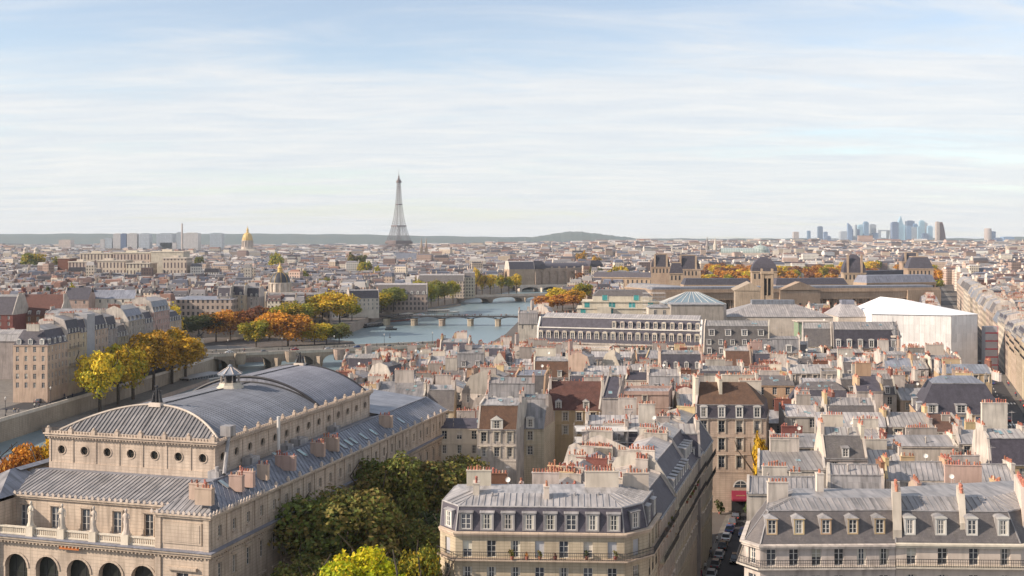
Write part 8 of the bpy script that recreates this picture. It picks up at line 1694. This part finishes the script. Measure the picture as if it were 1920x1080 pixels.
def cabin_mesh(paint, van):
    def f():
        mb = MB(); h0, h1 = (.82, 1.45) if not van else (1.1, 2.1); R_ = lambda x0, x1, w_, z: [(x0, -w_, z), (x1, -w_, z), (x1, w_, z), (x0, w_, z)]
        x = (-1.55, 1.0, -1.15, .35) if not van else (-2.4, 1.7, -2.3, 1.0); mb.rings([R_(x[0], x[1], .76, h0), R_(x[2], x[3], .62, h1)], 0, cap=False); mb.rings([R_(x[2] - .03, x[3] + .03, .63, h1), R_(x[2] + .1, x[3] - .1, .56, h1 + .07)], 1)
        for s_ in (-1, 1):
            for xx in (x[0] * .95, -.25, x[1] * .9): mb.bar((xx, s_ * .765, h0), (np.interp(xx, [x[0], x[1]], [x[2], x[3]]), s_ * .63, h1), .04, 4, 1)
        return mb.mesh('cabin', ['glass', paint])
    return cached(('cab', paint, van), f)
def car(x, y, z, rz, paint, lab, grp, van=False):
    o = thing('car' if not van else 'van', lab, 'car' if not van else 'van', (x, y, z), rz, grp); link('body', car_parts(paint, van), o); link('cabin', cabin_mesh(paint, van), o)
    wm = cached('wheel', lambda: (lambda m: (m.bar((0, -.1, 0), (0, .1, 0), .32, 14), m.mesh('wheel', ['black_cloth']))[1])(MB())); rm_ = cached('hub', lambda: (lambda m: (m.bar((0, -.115, 0), (0, .115, 0), .18, 10), m.mesh('rim', ['zinc']))[1])(MB()))
    k = 1.3 if not van else 1.6
    for a, b in ((k, .76), (k, -.76), (-k, .76), (-k, -.76)): link('rim', rm_, link('wheel', wm, o, (a, b, .32)))
    lm = cached('hl', lambda: (lambda m: (m.box(-.04, .04, -.2, .2, -.09, .09, 0, True), m.mesh('light', ['frame']))[1])(MB())); tm = cached('tl', lambda: (lambda m: (m.box(-.04, .04, -.16, .16, -.1, .1, 0, True), m.mesh('tail_light', ['red_cloth']))[1])(MB()))
    L2 = 2.08 if not van else 2.48
    for s_ in (-.55, .55): link('headlight', lm, o, (L2, s_, .62)); link('tail_light', tm, o, (-L2, s_, .65))
for n_, c in (('car_black', (.015, .015, .018)), ('car_silver', (.42, .43, .45)), ('car_white', (.75, .75, .74)), ('car_red', (.35, .03, .03)), ('car_blue', (.04, .08, .22)), ('car_grey', (.12, .12, .13))): M[n_] = mat(n_, c, rough=.25, var=.05, hvar=.005, spec=.6)
g_ = 'cars parked in the shaded street'; sd_ = st1 - st0; L_ = sd_.length; us = sd_.normalized()
for i, (t, v, p, lab) in enumerate(((194, 2.1, 'car_silver', 'silver car parked nearest the bottom edge in the shaded street'), (200, 2.1, 'car_grey', 'dark grey car parked second in the shaded street row'), (206, 2.1, 'car_silver', 'pale silver car parked third in the shaded street row'), (212, 2.1, 'car_black', 'black car parked fourth in the shaded street row'), (218, 2.1, 'car_white', 'whitish car parked fifth in the shaded street row'), (224, 2.1, 'car_blue', 'dark blue car parked sixth in the shaded street row'),
            (204, 5.2, 'car_black', 'black car driving on the right lane of the shaded street'), (222, 5.0, 'car_blue', 'dark blue car farther up the right lane of the shaded street'), (230, 2.1, 'car_grey', 'grey car parked near the far end of the shaded street'), (235, 2.3, 'car_black', 'last black car parked near the awning house'), (188, 2.1, 'car_black', 'black car half hidden behind the corner house at the bottom of the shaded street'))):
    q = st0 + us * ((t - 128) / us.y) + V_ * v; car(q.x, q.y, .01, 90 - 17.2 + 180 * (v > 4), p, lab, g_)
g_ = 'vehicles on the avenue'
for i, (py, dx, p, van, lab) in enumerate(((733, -17, 'car_white', False, 'white car at the crossing on the avenue, nearest the right edge'), (706, -16, 'car_silver', False, 'silver car on the left lane of the avenue behind the crossing'), (768, -13, 'car_black', False, 'black car waiting at the near crossing of the avenue'), (790, -10, 'car_red', False, 'dark red car at the right edge of the avenue'), (801, -16, 'car_white', False, 'white car stopped before the zebra crossing'), (692, -15, 'car_white', True, 'white van on the avenue beyond the crossing'),
        (682, -9, 'car_black', False, 'black car far along the avenue'), (674, -14, 'car_grey', False, 'grey car far along the avenue'), (664, -9, 'car_red', False, 'red car far along the avenue'), (720, -8, 'car_blue', False, 'blue car on the right lane of the avenue'), (655, -13, 'car_white', True, 'small white van farthest along the visible avenue'), (640, -8, 'car_black', False, 'dark car in the deep part of the avenue'), (630, -13, 'car_red', False, 'red car in the deep part of the avenue'))):
    y = 60 * F / (py - CY); car(RIVP(y)[0] + dx, y, .01, 90 - RZ, p, lab, g_, van)
g_ = 'cars on the old bridge and quay'
for i in range(9):
    q = along((-164, 548), nrz, nW * (i + .3) / 9, 7 + 5 * (i % 2), 1.2); car(*q, nrz + 180 * (i % 2), ('car_black', 'car_white', 'car_grey', 'car_red', 'car_silver', 'car_blue')[i % 6], f'{("black", "white", "grey", "red", "silver", "blue")[i % 6]} car crossing the old stone bridge, number {i + 1} from the left', g_)
for i in range(7): car(-175.5 + i * 1.4, 402 + i * 16, .06, 85, ('car_grey', 'car_black', 'car_white', 'car_blue', 'car_black', 'car_silver', 'car_white')[i], f'{("grey", "black", "white", "blue", "dark", "silver", "white")[i]} car parked along the island quay, number {i + 1} from the near end', g_)
def signal(x, y, lab, red=True):
    o = thing('traffic_light', lab, 'traffic light', (x, y, .13), 0, 'traffic lights at the avenue crossing'); mb = MB(); mb.bar((0, 0, 0), (0, 0, 3.2), .07, 7); mb.build('signal_post', ['iron'], o); mb = MB(); mb.box(-.25, .25, -.2, .2, 3.0, 4.1, 0, True); mb.build('signal_head', ['iron'], o)
    m = bpy.data.materials.new('lamp'); m.use_nodes = True; b = m.node_tree.nodes['Principled BSDF']; c = (1, .03, .02, 1) if red else (.05, .8, .35, 1); b.inputs['Base Color'].default_value = c; b.inputs['Emission Color'].default_value = c; b.inputs['Emission Strength'].default_value = 3.5
    mb = MB(); mb.sphere((0, -.22, 3.85 if red else 3.2), .2, 10, 6); mb.build('signal_lamp', [m], o)
for py, dx, red, lab in ((766, -22, True, 'red traffic light on the left side of the avenue crossing'), (762, -4, True, 'red traffic light on the right side of the avenue crossing'), (790, -22, False, 'green traffic light nearest, left of the avenue crossing'), (704, -21.5, False, 'green traffic light farther along the avenue'), (622, -20, True, 'red traffic light deep in the avenue')):
    y = 60 * F / (py + 20 - CY); signal(RIVP(y)[0] + dx, y, lab, red)
# plants on balconies of the shaded street and the roof garden
for i, (t, v, s, pal) in enumerate(((12, -.3, .9, 'rust'), (15, -.3, .8, 'green'), (18, -.3, .9, 'green'), (33, -.3, .8, 'green'), (37, -.3, 1.0, 'green'), (41, -.3, .9, 'dark'), (46, -.3, .8, 'green'))):
    q = Vector((18.2, 143.6)) + US * t + V_ * .35; potted(q.x, q.y, 17.6, s, pal, {'rust': 'reddish', 'green': 'green', 'dark': 'dark green'}[pal] + ' bush, ' + ('nearest', 'second', 'third', 'fourth', 'fifth', 'sixth', 'farthest')[i] + ' along the upper balcony over the shaded street')
for i, (px, lab) in enumerate(((1343, 'dark round bush left of the awning'), (1397, 'dark bush right of the awning'))): p = at(px, 955, 0.2); potted(p.x, 237.6, .13, 2.0, 'dark', lab)
# ---------------------------------------------------------------- unique labels for the infill
rows_ = {}
for o, d, rn, ri in TMP: rows_.setdefault((rn, ri), []).append((960 + o.location.x / o.location.y * F, o, d))
ORD = ['first', 'second', 'third', 'fourth', 'fifth', 'sixth', 'seventh', 'eighth', 'ninth', 'tenth', 'eleventh', 'twelfth', 'thirteenth', 'fourteenth', 'fifteenth', 'sixteenth', 'seventeenth', 'eighteenth', 'nineteenth', 'twentieth', 'twenty-first', 'twenty-second', 'twenty-third', 'twenty-fourth', 'twenty-fifth', 'twenty-sixth', 'twenty-seventh', 'twenty-eighth', 'twenty-ninth', 'thirtieth']
WHERE = {'near right': 'behind the lower-right houses', 'middle': 'beyond the shaded street', 'riverside': 'by the old bridge', 'rear': 'just behind the long store', 'colonnade-side': 'before the palace colonnade', 'avenue-side': 'behind the near avenue houses', 'far right': 'right of the far avenue'}
for (rn, ri), L in rows_.items():
    L.sort(key=lambda q: q[0])
    for k, (px, o, d) in enumerate(L):
        o['label'] = f'{d}, {ORD[min(k, 29)]} from the left in row {ri + 1} {WHERE[rn]}'; o['group'] = 'houses ' + WHERE[rn]
FARL.sort(key=lambda q: q[4]); per = {}
for o, a, b, x, y in FARL: per.setdefault((a, b, 'left' if x < 0 else 'right'), []).append((y, o))
for (a, b, s_), L in per.items():
    for k, (y, o) in enumerate(L): o['label'] = f'{a} house, {b} roof, {ORD[min(k, 29)]} nearest of its colouring {s_} of the river bend'
# ---------------------------------------------------------------- haze
mb = MB(); mb.box(-9500, 9500, -400, 11400, -10, 345, 0, True); hz = mb.build('haze', [], None)
hm = bpy.data.materials.new('haze'); hm.use_nodes = True; n = hm.node_tree; n.nodes.clear(); ou = n.nodes.new('ShaderNodeOutputMaterial'); pv = n.nodes.new('ShaderNodeVolumePrincipled'); pv.inputs['Color'].default_value = (.80, .89, 1, 1); pv.inputs['Density'].default_value = 4.2e-5; pv.inputs['Anisotropy'].default_value = 0.0
n.links.new(pv.outputs[0], ou.inputs['Volume']); hz.data.materials.append(hm); hz['kind'] = 'stuff'; hz.visible_shadow = True
